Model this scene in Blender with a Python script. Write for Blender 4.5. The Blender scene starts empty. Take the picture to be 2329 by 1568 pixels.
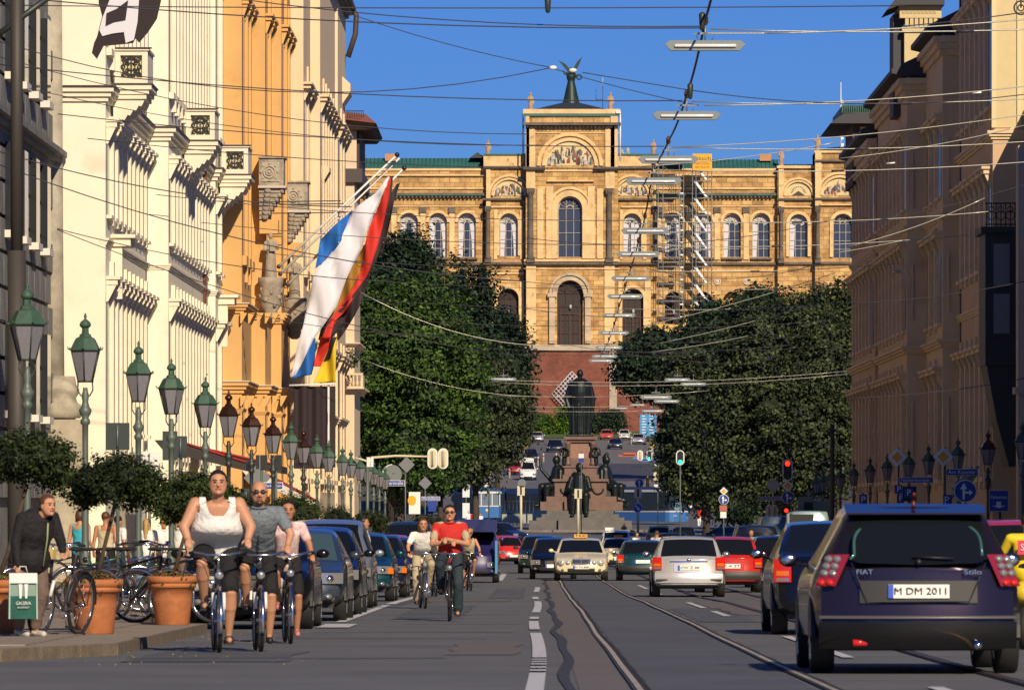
import bpy, bmesh, math, random
import numpy as np
from mathutils import Vector, Matrix
from math import radians, sin, cos, pi
random.seed(7); RNG = np.random.default_rng(11)
scn = bpy.context.scene
COL = scn.collection
# ---------------------------------------------------------------- camera, sky, sun
F = 14000.0; VX, VY = 1221.0, 1150.0; ZC = 1.4      # metres <-> picture measurements (2329 px wide)
cd = bpy.data.cameras.new('camera'); cam = bpy.data.objects.new('camera', cd); COL.objects.link(cam)
cam.location = (0, 0, ZC); cam.rotation_euler = (radians(90), 0, 0)
cd.sensor_width = 36; cd.lens = 36 * F / 2329
cd.shift_x = -(VX - 1164.5) / 2329; cd.shift_y = (VY - 784) / 2329
cd.clip_start = 1; cd.clip_end = 9000
cd.dof.use_dof = True; cd.dof.focus_distance = 230; cd.dof.aperture_fstop = 13
scn.camera = cam
W = bpy.data.worlds.new('World'); scn.world = W; W.use_nodes = True
nt = W.node_tree; nt.nodes.clear()
sky = nt.nodes.new('ShaderNodeTexSky'); sky.sky_type = 'NISHITA'; sky.sun_disc = False
SUN_EL, SUN_AZ = 30, 163
sky.sun_elevation = radians(SUN_EL); sky.sun_rotation = radians(SUN_AZ)
sky.altitude = 500; sky.air_density = 1.0; sky.dust_density = 0.0; sky.ozone_density = 6.0
mulc = nt.nodes.new('ShaderNodeMixRGB'); mulc.blend_type = 'MULTIPLY'; mulc.inputs[0].default_value = 1
mulc.inputs[2].default_value = (0.19, 0.33, 0.66, 1)
bg = nt.nodes.new('ShaderNodeBackground'); bg.inputs[1].default_value = 0.11
out = nt.nodes.new('ShaderNodeOutputWorld')
nt.links.new(sky.outputs[0], mulc.inputs[1]); nt.links.new(mulc.outputs[0], bg.inputs[0]); nt.links.new(bg.outputs[0], out.inputs[0])
sl = bpy.data.lights.new('sun', 'SUN'); sl.energy = 5.0; sl.angle = radians(0.5); sl.color = (1.0, 0.83, 0.60)
so = bpy.data.objects.new('sun', sl); COL.objects.link(so)
az, el = radians(SUN_AZ), radians(SUN_EL)
to_sun = Vector((sin(az) * cos(el), cos(az) * cos(el), sin(el)))
so.rotation_euler = (-to_sun).to_track_quat('-Z', 'Y').to_euler(); so.location = (40, -60, 80)
vs = scn.view_settings; vs.view_transform = 'Standard'; vs.look = 'None'; vs.exposure = 0.0; vs.gamma = 1
# ---------------------------------------------------------------- measures
def P(x, y, Y): return Vector(((x - VX) * Y / F, Y, ZC - (y - VY) * Y / F))
DEP = [(0, 1.05), (124, 1.95), (146, 2.16), (206, 2.50), (250, 2.66), (300, 3.0), (340, 3.2), (370, 3.12), (430, 2.5), (490, 1.85), (560, 1.2),
       (600, -.9), (640, -2.6), (740, -5.6), (850, -8.4), (945, -11.4), (1100, -12.5), (1500, -10), (8000, 60)]
def ground(Y): return ZC - float(np.interp(Y, [a for a, b in DEP], [b for a, b in DEP]))
def S(Y): return F / Y
# ---------------------------------------------------------------- materials
MATS = {}
def hexc(c): return tuple(c) + (1,) if len(c) == 3 else c
def mat(name, col, rough=.7, metal=0, var=0, vscale=3, bump=0, bscale=30, coat=0, spec=.5, emit=None, estr=1, trans=0, island=0, dirt=None, alpha=1, col2=None):
    if name in MATS: return MATS[name]
    m = bpy.data.materials.new(name); m.use_nodes = True; t = m.node_tree; b = t.nodes['Principled BSDF']
    b.inputs['Base Color'].default_value = hexc(col); b.inputs['Roughness'].default_value = rough; b.inputs['Metallic'].default_value = metal
    b.inputs['Coat Weight'].default_value = coat; b.inputs['Coat Roughness'].default_value = .04; b.inputs['Specular IOR Level'].default_value = spec
    if emit: b.inputs['Emission Color'].default_value = hexc(emit); b.inputs['Emission Strength'].default_value = estr
    if trans: b.inputs['Transmission Weight'].default_value = trans
    if alpha < 1: b.inputs['Alpha'].default_value = alpha
    tc = t.nodes.new('ShaderNodeTexCoord')
    if var or col2:
        n = t.nodes.new('ShaderNodeTexNoise'); n.inputs['Scale'].default_value = vscale; n.inputs['Detail'].default_value = 6; n.inputs['Roughness'].default_value = .65
        t.links.new(tc.outputs['Object'], n.inputs['Vector'])
        r = t.nodes.new('ShaderNodeValToRGB'); r.color_ramp.elements[0].position = .3; r.color_ramp.elements[1].position = .72
        c2 = col2 if col2 else tuple(min(1, c * (1 + var)) for c in col); c1 = col if col2 else tuple(c * (1 - var) for c in col)
        r.color_ramp.elements[0].color = hexc(c1); r.color_ramp.elements[1].color = hexc(c2)
        t.links.new(n.outputs['Fac'], r.inputs[0]); src = r.outputs[0]
        if dirt:
            n2 = t.nodes.new('ShaderNodeTexNoise'); n2.inputs['Scale'].default_value = dirt[0]; n2.inputs['Detail'].default_value = 8
            t.links.new(tc.outputs['Object'], n2.inputs['Vector'])
            r2 = t.nodes.new('ShaderNodeValToRGB'); r2.color_ramp.elements[0].position = dirt[2]; r2.color_ramp.elements[1].position = dirt[2] + .13
            t.links.new(n2.outputs['Fac'], r2.inputs[0])
            mx = t.nodes.new('ShaderNodeMixRGB'); t.links.new(r2.outputs[0], mx.inputs[0]); t.links.new(src, mx.inputs[1]); mx.inputs[2].default_value = hexc(dirt[1]); src = mx.outputs[0]
        t.links.new(src, b.inputs['Base Color'])
    if island:
        g = t.nodes.new('ShaderNodeNewGeometry'); r = t.nodes.new('ShaderNodeValToRGB')
        e = r.color_ramp.elements; e[0].color = hexc(tuple(c * (1 - island) for c in col)); e[1].color = hexc(tuple(c * (1 + island) for c in col))
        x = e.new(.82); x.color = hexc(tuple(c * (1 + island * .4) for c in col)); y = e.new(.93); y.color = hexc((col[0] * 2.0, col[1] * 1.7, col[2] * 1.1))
        t.links.new(g.outputs['Random Per Island'], r.inputs[0]); t.links.new(r.outputs[0], b.inputs['Base Color'])
    if island:
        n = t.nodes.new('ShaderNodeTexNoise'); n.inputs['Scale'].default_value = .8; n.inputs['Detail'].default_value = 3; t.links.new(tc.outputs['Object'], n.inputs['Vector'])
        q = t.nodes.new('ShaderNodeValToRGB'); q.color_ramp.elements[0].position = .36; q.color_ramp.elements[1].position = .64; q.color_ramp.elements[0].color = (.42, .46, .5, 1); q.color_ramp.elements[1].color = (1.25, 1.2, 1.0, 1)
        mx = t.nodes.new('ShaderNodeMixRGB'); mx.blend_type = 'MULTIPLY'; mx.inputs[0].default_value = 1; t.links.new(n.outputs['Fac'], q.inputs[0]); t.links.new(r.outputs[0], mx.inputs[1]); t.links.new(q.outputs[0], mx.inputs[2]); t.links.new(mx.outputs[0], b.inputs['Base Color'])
    if bump:
        n = t.nodes.new('ShaderNodeTexNoise'); n.inputs['Scale'].default_value = bscale; n.inputs['Detail'].default_value = 4
        t.links.new(tc.outputs['Object'], n.inputs['Vector'])
        bp = t.nodes.new('ShaderNodeBump'); bp.inputs['Strength'].default_value = bump; bp.inputs['Distance'].default_value = .05
        t.links.new(n.outputs['Fac'], bp.inputs['Height']); t.links.new(bp.outputs[0], b.inputs['Normal'])
    MATS[name] = m; return m
def brickmat(name, c1, c2, mort, w, h, rough=.85, var=.25):
    m = bpy.data.materials.new(name); m.use_nodes = True; t = m.node_tree; b = t.nodes['Principled BSDF']; b.inputs['Roughness'].default_value = rough
    tc = t.nodes.new('ShaderNodeTexCoord'); sp = t.nodes.new('ShaderNodeSeparateXYZ'); cb = t.nodes.new('ShaderNodeCombineXYZ')
    t.links.new(tc.outputs['Object'], sp.inputs[0]); ad = t.nodes.new('ShaderNodeMath'); t.links.new(sp.outputs[0], ad.inputs[0]); t.links.new(sp.outputs[1], ad.inputs[1])
    t.links.new(ad.outputs[0], cb.inputs[0]); t.links.new(sp.outputs[2], cb.inputs[1])
    k = t.nodes.new('ShaderNodeTexBrick'); k.inputs['Scale'].default_value = 1; k.inputs['Brick Width'].default_value = w; k.inputs['Row Height'].default_value = h
    k.inputs['Mortar Size'].default_value = h * .06; k.inputs['Color1'].default_value = hexc(c1); k.inputs['Color2'].default_value = hexc(c2); k.inputs['Mortar'].default_value = hexc(mort)
    t.links.new(cb.outputs[0], k.inputs['Vector'])
    n = t.nodes.new('ShaderNodeTexNoise'); n.inputs['Scale'].default_value = .45; n.inputs['Detail'].default_value = 9; n.inputs['Roughness'].default_value = .75; t.links.new(tc.outputs['Object'], n.inputs['Vector'])
    r = t.nodes.new('ShaderNodeValToRGB'); r.color_ramp.elements[0].position = .34; r.color_ramp.elements[1].position = .6
    r.color_ramp.elements[0].color = (1 - var * 2, 1 - var * 2.1, 1 - var * 2.1, 1); r.color_ramp.elements[1].color = (1, 1, 1, 1)
    t.links.new(n.outputs['Fac'], r.inputs[0]); mx = t.nodes.new('ShaderNodeMixRGB'); mx.blend_type = 'MULTIPLY'; mx.inputs[0].default_value = 1
    t.links.new(k.outputs[0], mx.inputs[1]); t.links.new(r.outputs[0], mx.inputs[2]); t.links.new(mx.outputs[0], b.inputs['Base Color'])
    bp = t.nodes.new('ShaderNodeBump'); bp.inputs['Strength'].default_value = .4; bp.inputs['Distance'].default_value = .03
    t.links.new(k.outputs['Fac'], bp.inputs['Height']); bp.invert = True; t.links.new(bp.outputs[0], b.inputs['Normal']); return m
# ---------------------------------------------------------------- mesh helper
class MB:
    def __init__(s): s.v = []; s.f = []; s.m = []; s.sm = []
    def add(s, vs, fs, mi=0, smooth=False):
        o = len(s.v); s.v += [tuple(v) for v in vs]; s.f += [tuple(o + i for i in f) for f in fs]; s.m += [mi] * len(fs); s.sm += [smooth] * len(fs); return s
    def box(s, x0, x1, y0, y1, z0, z1, mi=0):
        v = [(x, y, z) for z in (z0, z1) for y in (y0, y1) for x in (x0, x1)]
        return s.add(v, [(0, 2, 3, 1), (4, 5, 7, 6), (0, 1, 5, 4), (2, 6, 7, 3), (0, 4, 6, 2), (1, 3, 7, 5)], mi)
    def cbox(s, c, d, mi=0): return s.box(c[0] - d[0] / 2, c[0] + d[0] / 2, c[1] - d[1] / 2, c[1] + d[1] / 2, c[2] - d[2] / 2, c[2] + d[2] / 2, mi)
    def prism(s, pts, y0, y1, mi=0, axis='y'):
        n = len(pts)
        if axis == 'y': v = [(a, y0, b) for a, b in pts] + [(a, y1, b) for a, b in pts]
        elif axis == 'z': v = [(a, b, y0) for a, b in pts] + [(a, b, y1) for a, b in pts]
        else: v = [(y0, a, b) for a, b in pts] + [(y1, a, b) for a, b in pts]
        return s.add(v, [tuple(range(n)), tuple(range(2 * n - 1, n - 1, -1))] + [(i, i + n, (i + 1) % n + n, (i + 1) % n) for i in range(n)], mi)
    def tube(s, pts, r, n=8, mi=0, closed=False, smooth=True):
        pts = [Vector(p) for p in pts]; rs = r if isinstance(r, (list, tuple)) else [r] * len(pts); v = []; up = None
        for i, p in enumerate(pts):
            if closed: d = pts[(i + 1) % len(pts)] - pts[i - 1]
            else: d = pts[min(i + 1, len(pts) - 1)] - pts[max(i - 1, 0)]
            d = d.normalized() if d.length > 1e-9 else Vector((0, 0, 1))
            if up is None: up = Vector((0, 0, 1)) if abs(d.z) < .9 else Vector((1, 0, 0))
            a = d.cross(up)
            if a.length < 1e-4: a = d.cross(Vector((.3, 1, .2)))
            a.normalize(); b = a.cross(d).normalized(); up = b
            v += [p + (a * cos(2 * pi * k / n) + b * sin(2 * pi * k / n)) * rs[i] for k in range(n)]
        L = len(pts); f = [(i * n + k, i * n + (k + 1) % n, ((i + 1) % L) * n + (k + 1) % n, ((i + 1) % L) * n + k) for i in range(L if closed else L - 1) for k in range(n)]
        if not closed: f += [tuple(range(n))[::-1], tuple((L - 1) * n + k for k in range(n))]
        return s.add(v, f, mi, smooth)
    def lathe(s, prof, c=(0, 0, 0), n=16, mi=0, smooth=True, sq=None, rot=0):
        v = []
        for r, z in prof:
            for k in range(n):
                a = 2 * pi * (k + rot) / n; v.append((c[0] + r * cos(a), c[1] + r * sin(a), c[2] + z))
        L = len(prof); f = [(i * n + k, i * n + (k + 1) % n, (i + 1) * n + (k + 1) % n, (i + 1) * n + k) for i in range(L - 1) for k in range(n)]
        f += [tuple(range(n))[::-1], tuple((L - 1) * n + k for k in range(n))]
        return s.add(v, f, mi, smooth)
    def ell(s, c, r, n=12, mi=0):
        m = max(4, n // 2 + 1); r = r if hasattr(r, '__len__') else (r, r, r)
        v = [(c[0], c[1], c[2] - r[2])]; 
        for i in range(1, m):
            t = -pi / 2 + pi * i / m
            for k in range(n): a = 2 * pi * k / n; v.append((c[0] + r[0] * cos(t) * cos(a), c[1] + r[1] * cos(t) * sin(a), c[2] + r[2] * sin(t)))
        v.append((c[0], c[1], c[2] + r[2])); q = len(v) - 1
        f = [(0, 1 + (k + 1) % n, 1 + k) for k in range(n)] + [(q, q - n + k, q - n + (k + 1) % n) for k in range(n)]
        for i in range(m - 2):
            for k in range(n): f.append((1 + i * n + k, 1 + i * n + (k + 1) % n, 1 + (i + 1) * n + (k + 1) % n, 1 + (i + 1) * n + k))
        return s.add(v, f, mi, True)
    def cap(s, a, b, r0, r1=None, n=10, mi=0):
        r1 = r0 if r1 is None else r1; a = Vector(a); b = Vector(b); d = (b - a).normalized() if (b - a).length > 1e-6 else Vector((0, 0, 1))
        pts = []; rs = []
        for k in (85, 60, 35, 12): pts.append(a - d * r0 * sin(radians(k))); rs.append(r0 * cos(radians(k)))
        for k in (12, 35, 60, 85): pts.append(b + d * r1 * sin(radians(k))); rs.append(r1 * cos(radians(k)))
        return s.tube(pts, rs, n, mi)
    def loft(s, rings, n=20, sub=5, mi=0):
        R = []
        for i in range(len(rings) - 1):
            p0, p1, p2, p3 = rings[max(i - 1, 0)], rings[i], rings[i + 1], rings[min(i + 2, len(rings) - 1)]
            for k in range(sub):
                t = k / sub; R.append([.5 * (2 * b + (c_ - a) * t + (2 * a - 5 * b + 4 * c_ - d) * t * t + (3 * b - a - 3 * c_ + d) * t ** 3) for a, b, c_, d in zip(p0, p1, p2, p3)])
        R.append(list(rings[-1])); v = [(x + rx * cos(2 * pi * k / n), y + ry * sin(2 * pi * k / n), z) for x, y, z, rx, ry in R for k in range(n)]; L = len(R)
        return s.add(v, [(i * n + k, i * n + (k + 1) % n, (i + 1) * n + (k + 1) % n, (i + 1) * n + k) for i in range(L - 1) for k in range(n)] + [tuple(range(n))[::-1], tuple((L - 1) * n + k for k in range(n))], mi, True)
    def torus(s, c, R, r, axis='x', n=28, m=8, mi=0, a0=0, a1=360):
        full = a1 - a0 >= 360; N = n if full else n + 1; pts = []
        for i in range(N):
            a = radians(a0 + (a1 - a0) * i / n)
            u, w = R * cos(a), R * sin(a)
            pts.append((c[0], c[1] + u, c[2] + w) if axis == 'x' else (c[0] + u, c[1], c[2] + w) if axis == 'y' else (c[0] + u, c[1] + w, c[2]))
        return s.tube(pts, r, m, mi, closed=full)
    def mesh(s, name, mats):
        me = bpy.data.meshes.new(name); me.from_pydata(s.v, [], s.f); mats = mats if isinstance(mats, (list, tuple)) else [mats]
        for m in mats: me.materials.append(m)
        me.polygons.foreach_set('material_index', s.m); me.polygons.foreach_set('use_smooth', s.sm)
        bm = bmesh.new(); bm.from_mesh(me); bmesh.ops.recalc_face_normals(bm, faces=bm.faces); bm.to_mesh(me); bm.free(); return me
    def build(s, name, mats, parent=None, loc=None, rz=0):
        return link(name, s.mesh(name, mats), parent, loc, rz)
def link(name, me, parent=None, loc=None, rz=0):
    o = bpy.data.objects.new(name, me); COL.objects.link(o)
    if parent is not None: o.parent = parent
    if loc is not None: o.location = loc
    if rz: o.rotation_euler[2] = rz
    return o
def tag(o, label=None, cat=None, group=None, kind=None):
    if label: o['label'] = label
    if cat: o['category'] = cat
    if group: o['group'] = group
    if kind: o['kind'] = kind
    return o
def thing(name, label, cat, loc=(0, 0, 0), rz=0, group=None):
    o = bpy.data.objects.new(name, None); o.empty_display_size = .2; COL.objects.link(o); o.location = loc; o.rotation_euler[2] = rz
    return tag(o, label, cat, group)
def kids(o): return [c for c in CH.get(o.name, [])]
CH = {}
def copy_tree(root, loc, rz=None, label=None, scale=None):
    def rec(o, par):
        c = o.copy(); COL.objects.link(c)
        if par is not None: c.parent = par
        for k in list(o.children): rec(k, c)
        return c
    r = rec(root, None); r.location = loc
    if rz is not None: r.rotation_euler[2] = rz
    if scale: r.scale = scale if hasattr(scale, '__len__') else (scale,) * 3
    if label: r['label'] = label
    return r
WS = bpy.data.scenes.new('workshop')
def evaluated(o):
    WS.collection.objects.link(o); WS.view_layers[0].update(); dg = WS.view_layers[0].depsgraph; me = bpy.data.meshes.new_from_object(o.evaluated_get(dg)); bpy.data.objects.remove(o); return me
def remesh(mb, name, m, parent, voxel=.014, smooth=2):
    me = mb.mesh(name + '_raw', m); o = bpy.data.objects.new('raw', me)
    r = o.modifiers.new('r', 'REMESH'); r.mode = 'VOXEL'; r.voxel_size = voxel; r.use_smooth_shade = True
    if smooth: q = o.modifiers.new('s', 'SMOOTH'); q.iterations = smooth; q.factor = .5
    nm = evaluated(o); nm.name = name; nm.materials.clear(); nm.materials.append(m)
    nm.polygons.foreach_set('use_smooth', [True] * len(nm.polygons))
    return link(name, nm, parent)
TXT = {}
def text(body, name, m, parent, loc, size, width=None, rx=90, rz=0, depth=.004, rot=None):
    cu = bpy.data.curves.new('t', 'FONT'); cu.body = body; cu.size = size; cu.align_x = 'CENTER'; cu.align_y = 'CENTER'; cu.extrude = depth; cu.resolution_u = 3
    o = bpy.data.objects.new('t', cu)
    me = evaluated(o); me.materials.clear(); me.materials.append(m)
    if width:
        xs = [v.co.x for v in me.vertices]
        k = width / (max(xs) - min(xs))
        for v in me.vertices: v.co.x *= k
    o = link(name, me, parent, loc); o.rotation_euler = rot or (radians(rx), 0, radians(rz)); return o
def wire(name, pts, r, m, label=None, cat=None, group=None, sag=0, n=5):
    pts = [Vector(p) for p in pts]; full = []
    for a, b in zip(pts, pts[1:]):
        K = 12
        for i in range(K): t = i / K; q = a.lerp(b, t); q.z -= sag * 4 * t * (1 - t); full.append(q)
    full.append(pts[-1]); mb = MB().tube(full, r, n); return tag(mb.build(name, m), label, cat, group)
# common materials
M_asph = mat('asphalt', (.118, .123, .130), .78, var=.20, vscale=.45, dirt=(.23, (.085, .09, .1), .60), bump=.15, bscale=60)
M_asph2 = mat('asphalt_dark', (.092, .098, .108), .72, var=.2, vscale=.5, dirt=(.8, (.07, .075, .085), .62), bump=.15, bscale=60)
M_asph3 = mat('asphalt_warm', (.135, .124, .122), .8, var=.10, vscale=.9, bump=.2, bscale=60)
M_tar = mat('tar', (.036, .040, .050), .8)
M_line = mat('road_paint', (.55, .56, .58), .6, var=.10, vscale=6, dirt=(9, (.12, .12, .13), .62))
M_steel = mat('rail_steel', (.60, .50, .34), .5, .5, var=.3, vscale=1.2)
M_pave = mat('paving', (.27, .225, .18), .85, var=.2, vscale=2, bump=.2)
M_kerb = mat('kerb_granite', (.21, .165, .11), .85, var=.3, vscale=4, bump=.3)
M_black = mat('black', (.012, .012, .014), .5); M_rubber = mat('rubber', (.016, .015, .015), .75)
M_chrome = mat('chrome', (.75, .76, .78), .16, 1); M_white = mat('white_paint', (.75, .75, .73), .45)
M_iron = mat('cast_iron_dark', (.045, .055, .052), .45, .3); M_dkpole = mat('pole_dark', (.05, .045, .04), .6)
M_copper = mat('verdigris', (.040, .092, .062), .6, var=.3, vscale=5); M_bronze = mat('lamp_bronze', (.10, .045, .028), .32, .8)
M_glassl = mat('lantern_glass', (.20, .20, .23), .25, var=.12, vscale=20, spec=.6)
M_wire = mat('wire_dark', (.035, .035, .05), .6); M_wire_lit = mat('wire_sunlit', (.52, .52, .44), .35, .6)  # bright copy of the wire colour paints sunlight onto some wires
M_grey = mat('sign_back', (.17, .19, .20), .5, .3); M_sblue = mat('sign_blue', (.015, .05, .30), .4); M_yel = mat('sign_yellow', (.80, .42, .02), .4)
M_green = mat('green_pole', (.11, .14, .125), .5, .2); M_cream = mat('cream_box', (.62, .56, .38), .5)
# ================================================================ GROUND
def strip(name, m, xl, xr, ys, dz=0, kind='structure', parent=None):
    mb = MB(); v = []
    for Y in ys:
        a = xl(Y) if callable(xl) else xl; b = xr(Y) if callable(xr) else xr; z = ground(Y) + dz
        v += [(a, Y, z), (b, Y, z)]
    mb.add(v, [(2 * i, 2 * i + 1, 2 * i + 3, 2 * i + 2) for i in range(len(ys) - 1)])
    o = mb.build(name, m, parent)
    if kind and parent is None: o['kind'] = kind
    return o
YS = [-30, 0, 20] + list(range(30, 600, 4)) + list(range(600, 1000, 10))
M_grass = mat('lawn', (.05, .11, .02), .9, var=.4, vscale=.3, bump=.4, bscale=3)
strip('ground', mat('ground_soil', (.08, .075, .06), .9, var=.3, vscale=.05), -900, 900, YS + [1100, 1500, 2500, 4000, 8000], -.18)
strip('road', M_asph, lambda Y: -6.2 if Y < 79 else -9.6 if Y > 380 else -5.4, lambda Y: 11.4 if Y < 330 else 20, [y for y in YS if y <= 600], 0)
strip('hill_road', mat('asphalt_pale', (.15, .14, .14), .85, var=.1, vscale=.2), -12, 26, [y for y in YS if y >= 596], .004)
strip('hill_road_lane', M_asph, -1.6, 2.5, [y for y in YS if y >= 596], .012)
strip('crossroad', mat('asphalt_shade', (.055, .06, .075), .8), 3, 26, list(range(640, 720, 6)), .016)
strip('patched_asphalt', M_asph2, .86, 2.11, list(range(30, 230, 3)), .005)
strip('warm_asphalt_band', M_asph3, .32, .70, list(range(30, 215, 3)), .005)
def seam(Y): return .27 + .035 * sin(Y * .22) + .02 * sin(Y * .45)
strip('tar_seam', M_tar, lambda Y: seam(Y) - .045, lambda Y: seam(Y) + .05 + .02 * sin(Y * .37), [30 + i * .4 for i in range(460)], .010)
for i, (Y0, x0, x1) in enumerate([(113, .9, 2.1), (121, .9, 2.1), (176, .9, 2.1), (185, .6, 2.3)]):
    strip('asphalt_patch_joint', mat('joint_pale', (.16, .19, .20), .7), x0, x1, [Y0, Y0 + .25], .013)
for Y0, x0, x1 in [(60, -4.0, -.9), (73.5, -3.2, -.6), (79, -2.9, -.3), (88, -1.9, -.2), (101, -2.6, -.3), (130, -2.0, 0)]:
    strip('asphalt_crack', M_tar, x0, x1, [Y0, Y0 + .16], .007)
# lane markings: the broken lane line left of the tram track
for x0, x1, y0, y1, m_ in ((-3.9, -2.4, 58, 64, M_asph2), (-2.2, -1.2, 96, 118, M_asph2), (-.9, -.2, 62, 71, M_asph3), (2.4, 3.3, 90, 112, M_asph2), (-2.6, -.6, 128, 134, M_asph3), (3.2, 4.6, 100, 126, M_asph3), (-1.1, -.35, 140, 175, M_asph2)):
    n_ = 24; strip('asphalt_patch', m_, lambda Y: x0 + .04 * sin(Y * 1.7), lambda Y: x1 + .05 * sin(Y * 1.2), [y0 + (y1 - y0) * i / n_ for i in range(n_ + 1)], .0055)
def wob(Y): return .10 * sin(Y * .11 + 1) * .35
dash = [(44, 52.5), (53.3, 54.0), (54.7, 55.4), (56.3, 56.9), (57.6, 58.1), (58.8, 59.3), (60, 78), (81.5, 91), (94, 97), (104, 128), (136, 146), (160, 176)]
for a, b in dash:
    n = max(2, int((b - a) / 1.5) + 1)
    strip('lane_dash', M_line, lambda Y: -.02 + wob(Y) - .06, lambda Y: .12 + wob(Y) - .06, [a + (b - a) * i / (n - 1) for i in range(n)], .014)
for a, b in [(98, 106), (112, 124), (150, 160), (170, 184), (44, 47), (60, 64), (70, 75)]:
    strip('lane_dash', M_line, 2.98, 3.10, [a + (b - a) * i / 4 for i in range(5)], .014)
strip('parking_line', M_line, -2.95, -2.75, list(range(120, 168, 4)), .014)
strip('parking_line', M_line, lambda Y: -3.0, lambda Y: -2.55, [83.5, 85, 86.2, 87.5], .014)
strip('parking_line', M_line, -2.95, -2.8, [90, 100, 110, 118], .012)
strip('edge_line', M_line, -1.35, -1.15, [205, 215, 225, 235], .014)
# pavements with kerbs
def pavement(name, edge, far, ys, side):
    mb = MB(); v = []
    for Y in ys:
        e = edge(Y); z = ground(Y)
        v += [(far, Y, z + .12), (e - side * .18, Y, z + .12)]
    mb.add(v, [(2 * i, 2 * i + 1, 2 * i + 3, 2 * i + 2) for i in range(len(ys) - 1)]); o = mb.build(name, M_pave); o['kind'] = 'structure'
    # kerb stones
    i = 0; Y = ys[0]
    while Y < min(ys[-1], 170):
        Y2 = min(Y + 1.2, ys[-1]); k = MB(); e0, e1 = edge(Y), edge(Y2 - .015); z0, z1 = ground(Y), ground(Y2)
        vv = [(e0, Y, z0 - .1), (e0 - side * .18, Y, z0 - .1), (e0, Y, z0 + .115), (e0 - side * .18, Y, z0 + .122), (e1, Y2 - .015, z1 - .1), (e1 - side * .18, Y2 - .015, z1 - .1), (e1, Y2 - .015, z1 + .115), (e1 - side * .18, Y2 - .015, z1 + .122)]
        k.add(vv, [(0, 2, 3, 1), (4, 5, 7, 6), (0, 4, 6, 2), (1, 3, 7, 5), (2, 6, 7, 3), (0, 1, 5, 4)]); k.build('kerb_stone', M_kerb, o); Y = Y2
    if ys[-1] > Y:
        k = MB(); yy = [q for q in ys if q >= Y] ; v = []
        for q in yy: e = edge(q); z = ground(q); v += [(e, q, z - .05), (e, q, z + .12), (e - side * .18, q, z + .12)]
        k.add(v, [(3 * i, 3 * i + 1, 3 * i + 4, 3 * i + 3) for i in range(len(yy) - 1)] + [(3 * i + 1, 3 * i + 2, 3 * i + 5, 3 * i + 4) for i in range(len(yy) - 1)]); k.build('kerb', M_kerb, o)
    return o
def ledge(Y): return -5.6 + 1.2 * min(1, max(0, (Y - 57) / 5)) if Y < 79 else -5.5
pavement('left_pavement', ledge, -60, [20 + i for i in range(90)] + list(range(110, 380, 5)), -1)
pavement('right_pavement', lambda Y: 10.6, 60, list(range(20, 340, 5)), 1)
# paving slab joints on the near left pavement (recessed grid of separate slabs)
slab = MB().box(-.34, .34, -.34, .34, 0, .018).mesh('paving_slab', M_pave)
LP = bpy.data.objects['left_pavement']
for iy in range(27):
    for ix in range(7):
        Y = 60.6 + iy * .7; X = -5.0 - ix * .7 - .35
        if Y > 78.5 or X + .35 > ledge(Y) - .22: continue
        o = link('paving_slab', slab, LP, (X, Y, ground(Y) + .118 + random.uniform(-.002, .003)))
# tram rails
for X, mm in ((.77, 'L'), (2.205, 'R'), (3.83, 'l'), (5.26, 'r')):
    tr = thing('tram_rail', {'L': 'bright steel tram rail beside the reddish asphalt band', 'R': 'bright steel tram rail right of the dark patched asphalt', 'l': 'dull tram rail passing under the silver estate car', 'r': 'dull tram rail passing by the red hatchback'}[mm], 'rail', (0, 0, 0), 0, 'tram rails in the road')
    ysr = [30 + i * 1.2 for i in range(250)]
    off = lambda Y: X + .012 * sin(Y * .13 + X) + .006 * sin(Y * .31)
    dark = mm in 'lr'
    strip('groove', mat('groove', (.010, .010, .012), .9), lambda Y: off(Y) + .012, lambda Y: off(Y) + .062, ysr, .018, parent=tr)
    strip('rail_head', M_steel if not dark else mat('rail_dull', (.20, .13, .10), .5, .8), lambda Y: off(Y) - .035, lambda Y: off(Y) + .012, ysr, .021, parent=tr)
    strip('rail_bed', M_tar, lambda Y: off(Y) - .06, lambda Y: off(Y) + .07 + .02 * sin(Y * 1.3), ysr, .015 if not dark else .014, parent=tr)
# fallen leaves on the road by the kerb
mb = MB()
for i in range(60):
    Y = random.uniform(55, 78); X = random.uniform(-4.2, -3.0) if Y > 60 else random.uniform(-4.3, -2); r = random.uniform(.012, .03); z = ground(Y) + .008; a = random.random() * 3
    mb.add([(X + r * cos(a), Y + r * sin(a), z), (X - r * sin(a) * .6, Y + r * cos(a) * .6, z + .01), (X - r * cos(a), Y - r * sin(a), z), (X + r * sin(a) * .6, Y - r * cos(a) * .6, z + .008)], [(0, 1, 2, 3)])
tag(mb.build('fallen_leaves', mat('leaf_litter', (.55, .38, .10), .8)), 'scattered small yellow leaves on the asphalt by the kerb', 'leaves', kind='stuff')
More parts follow.
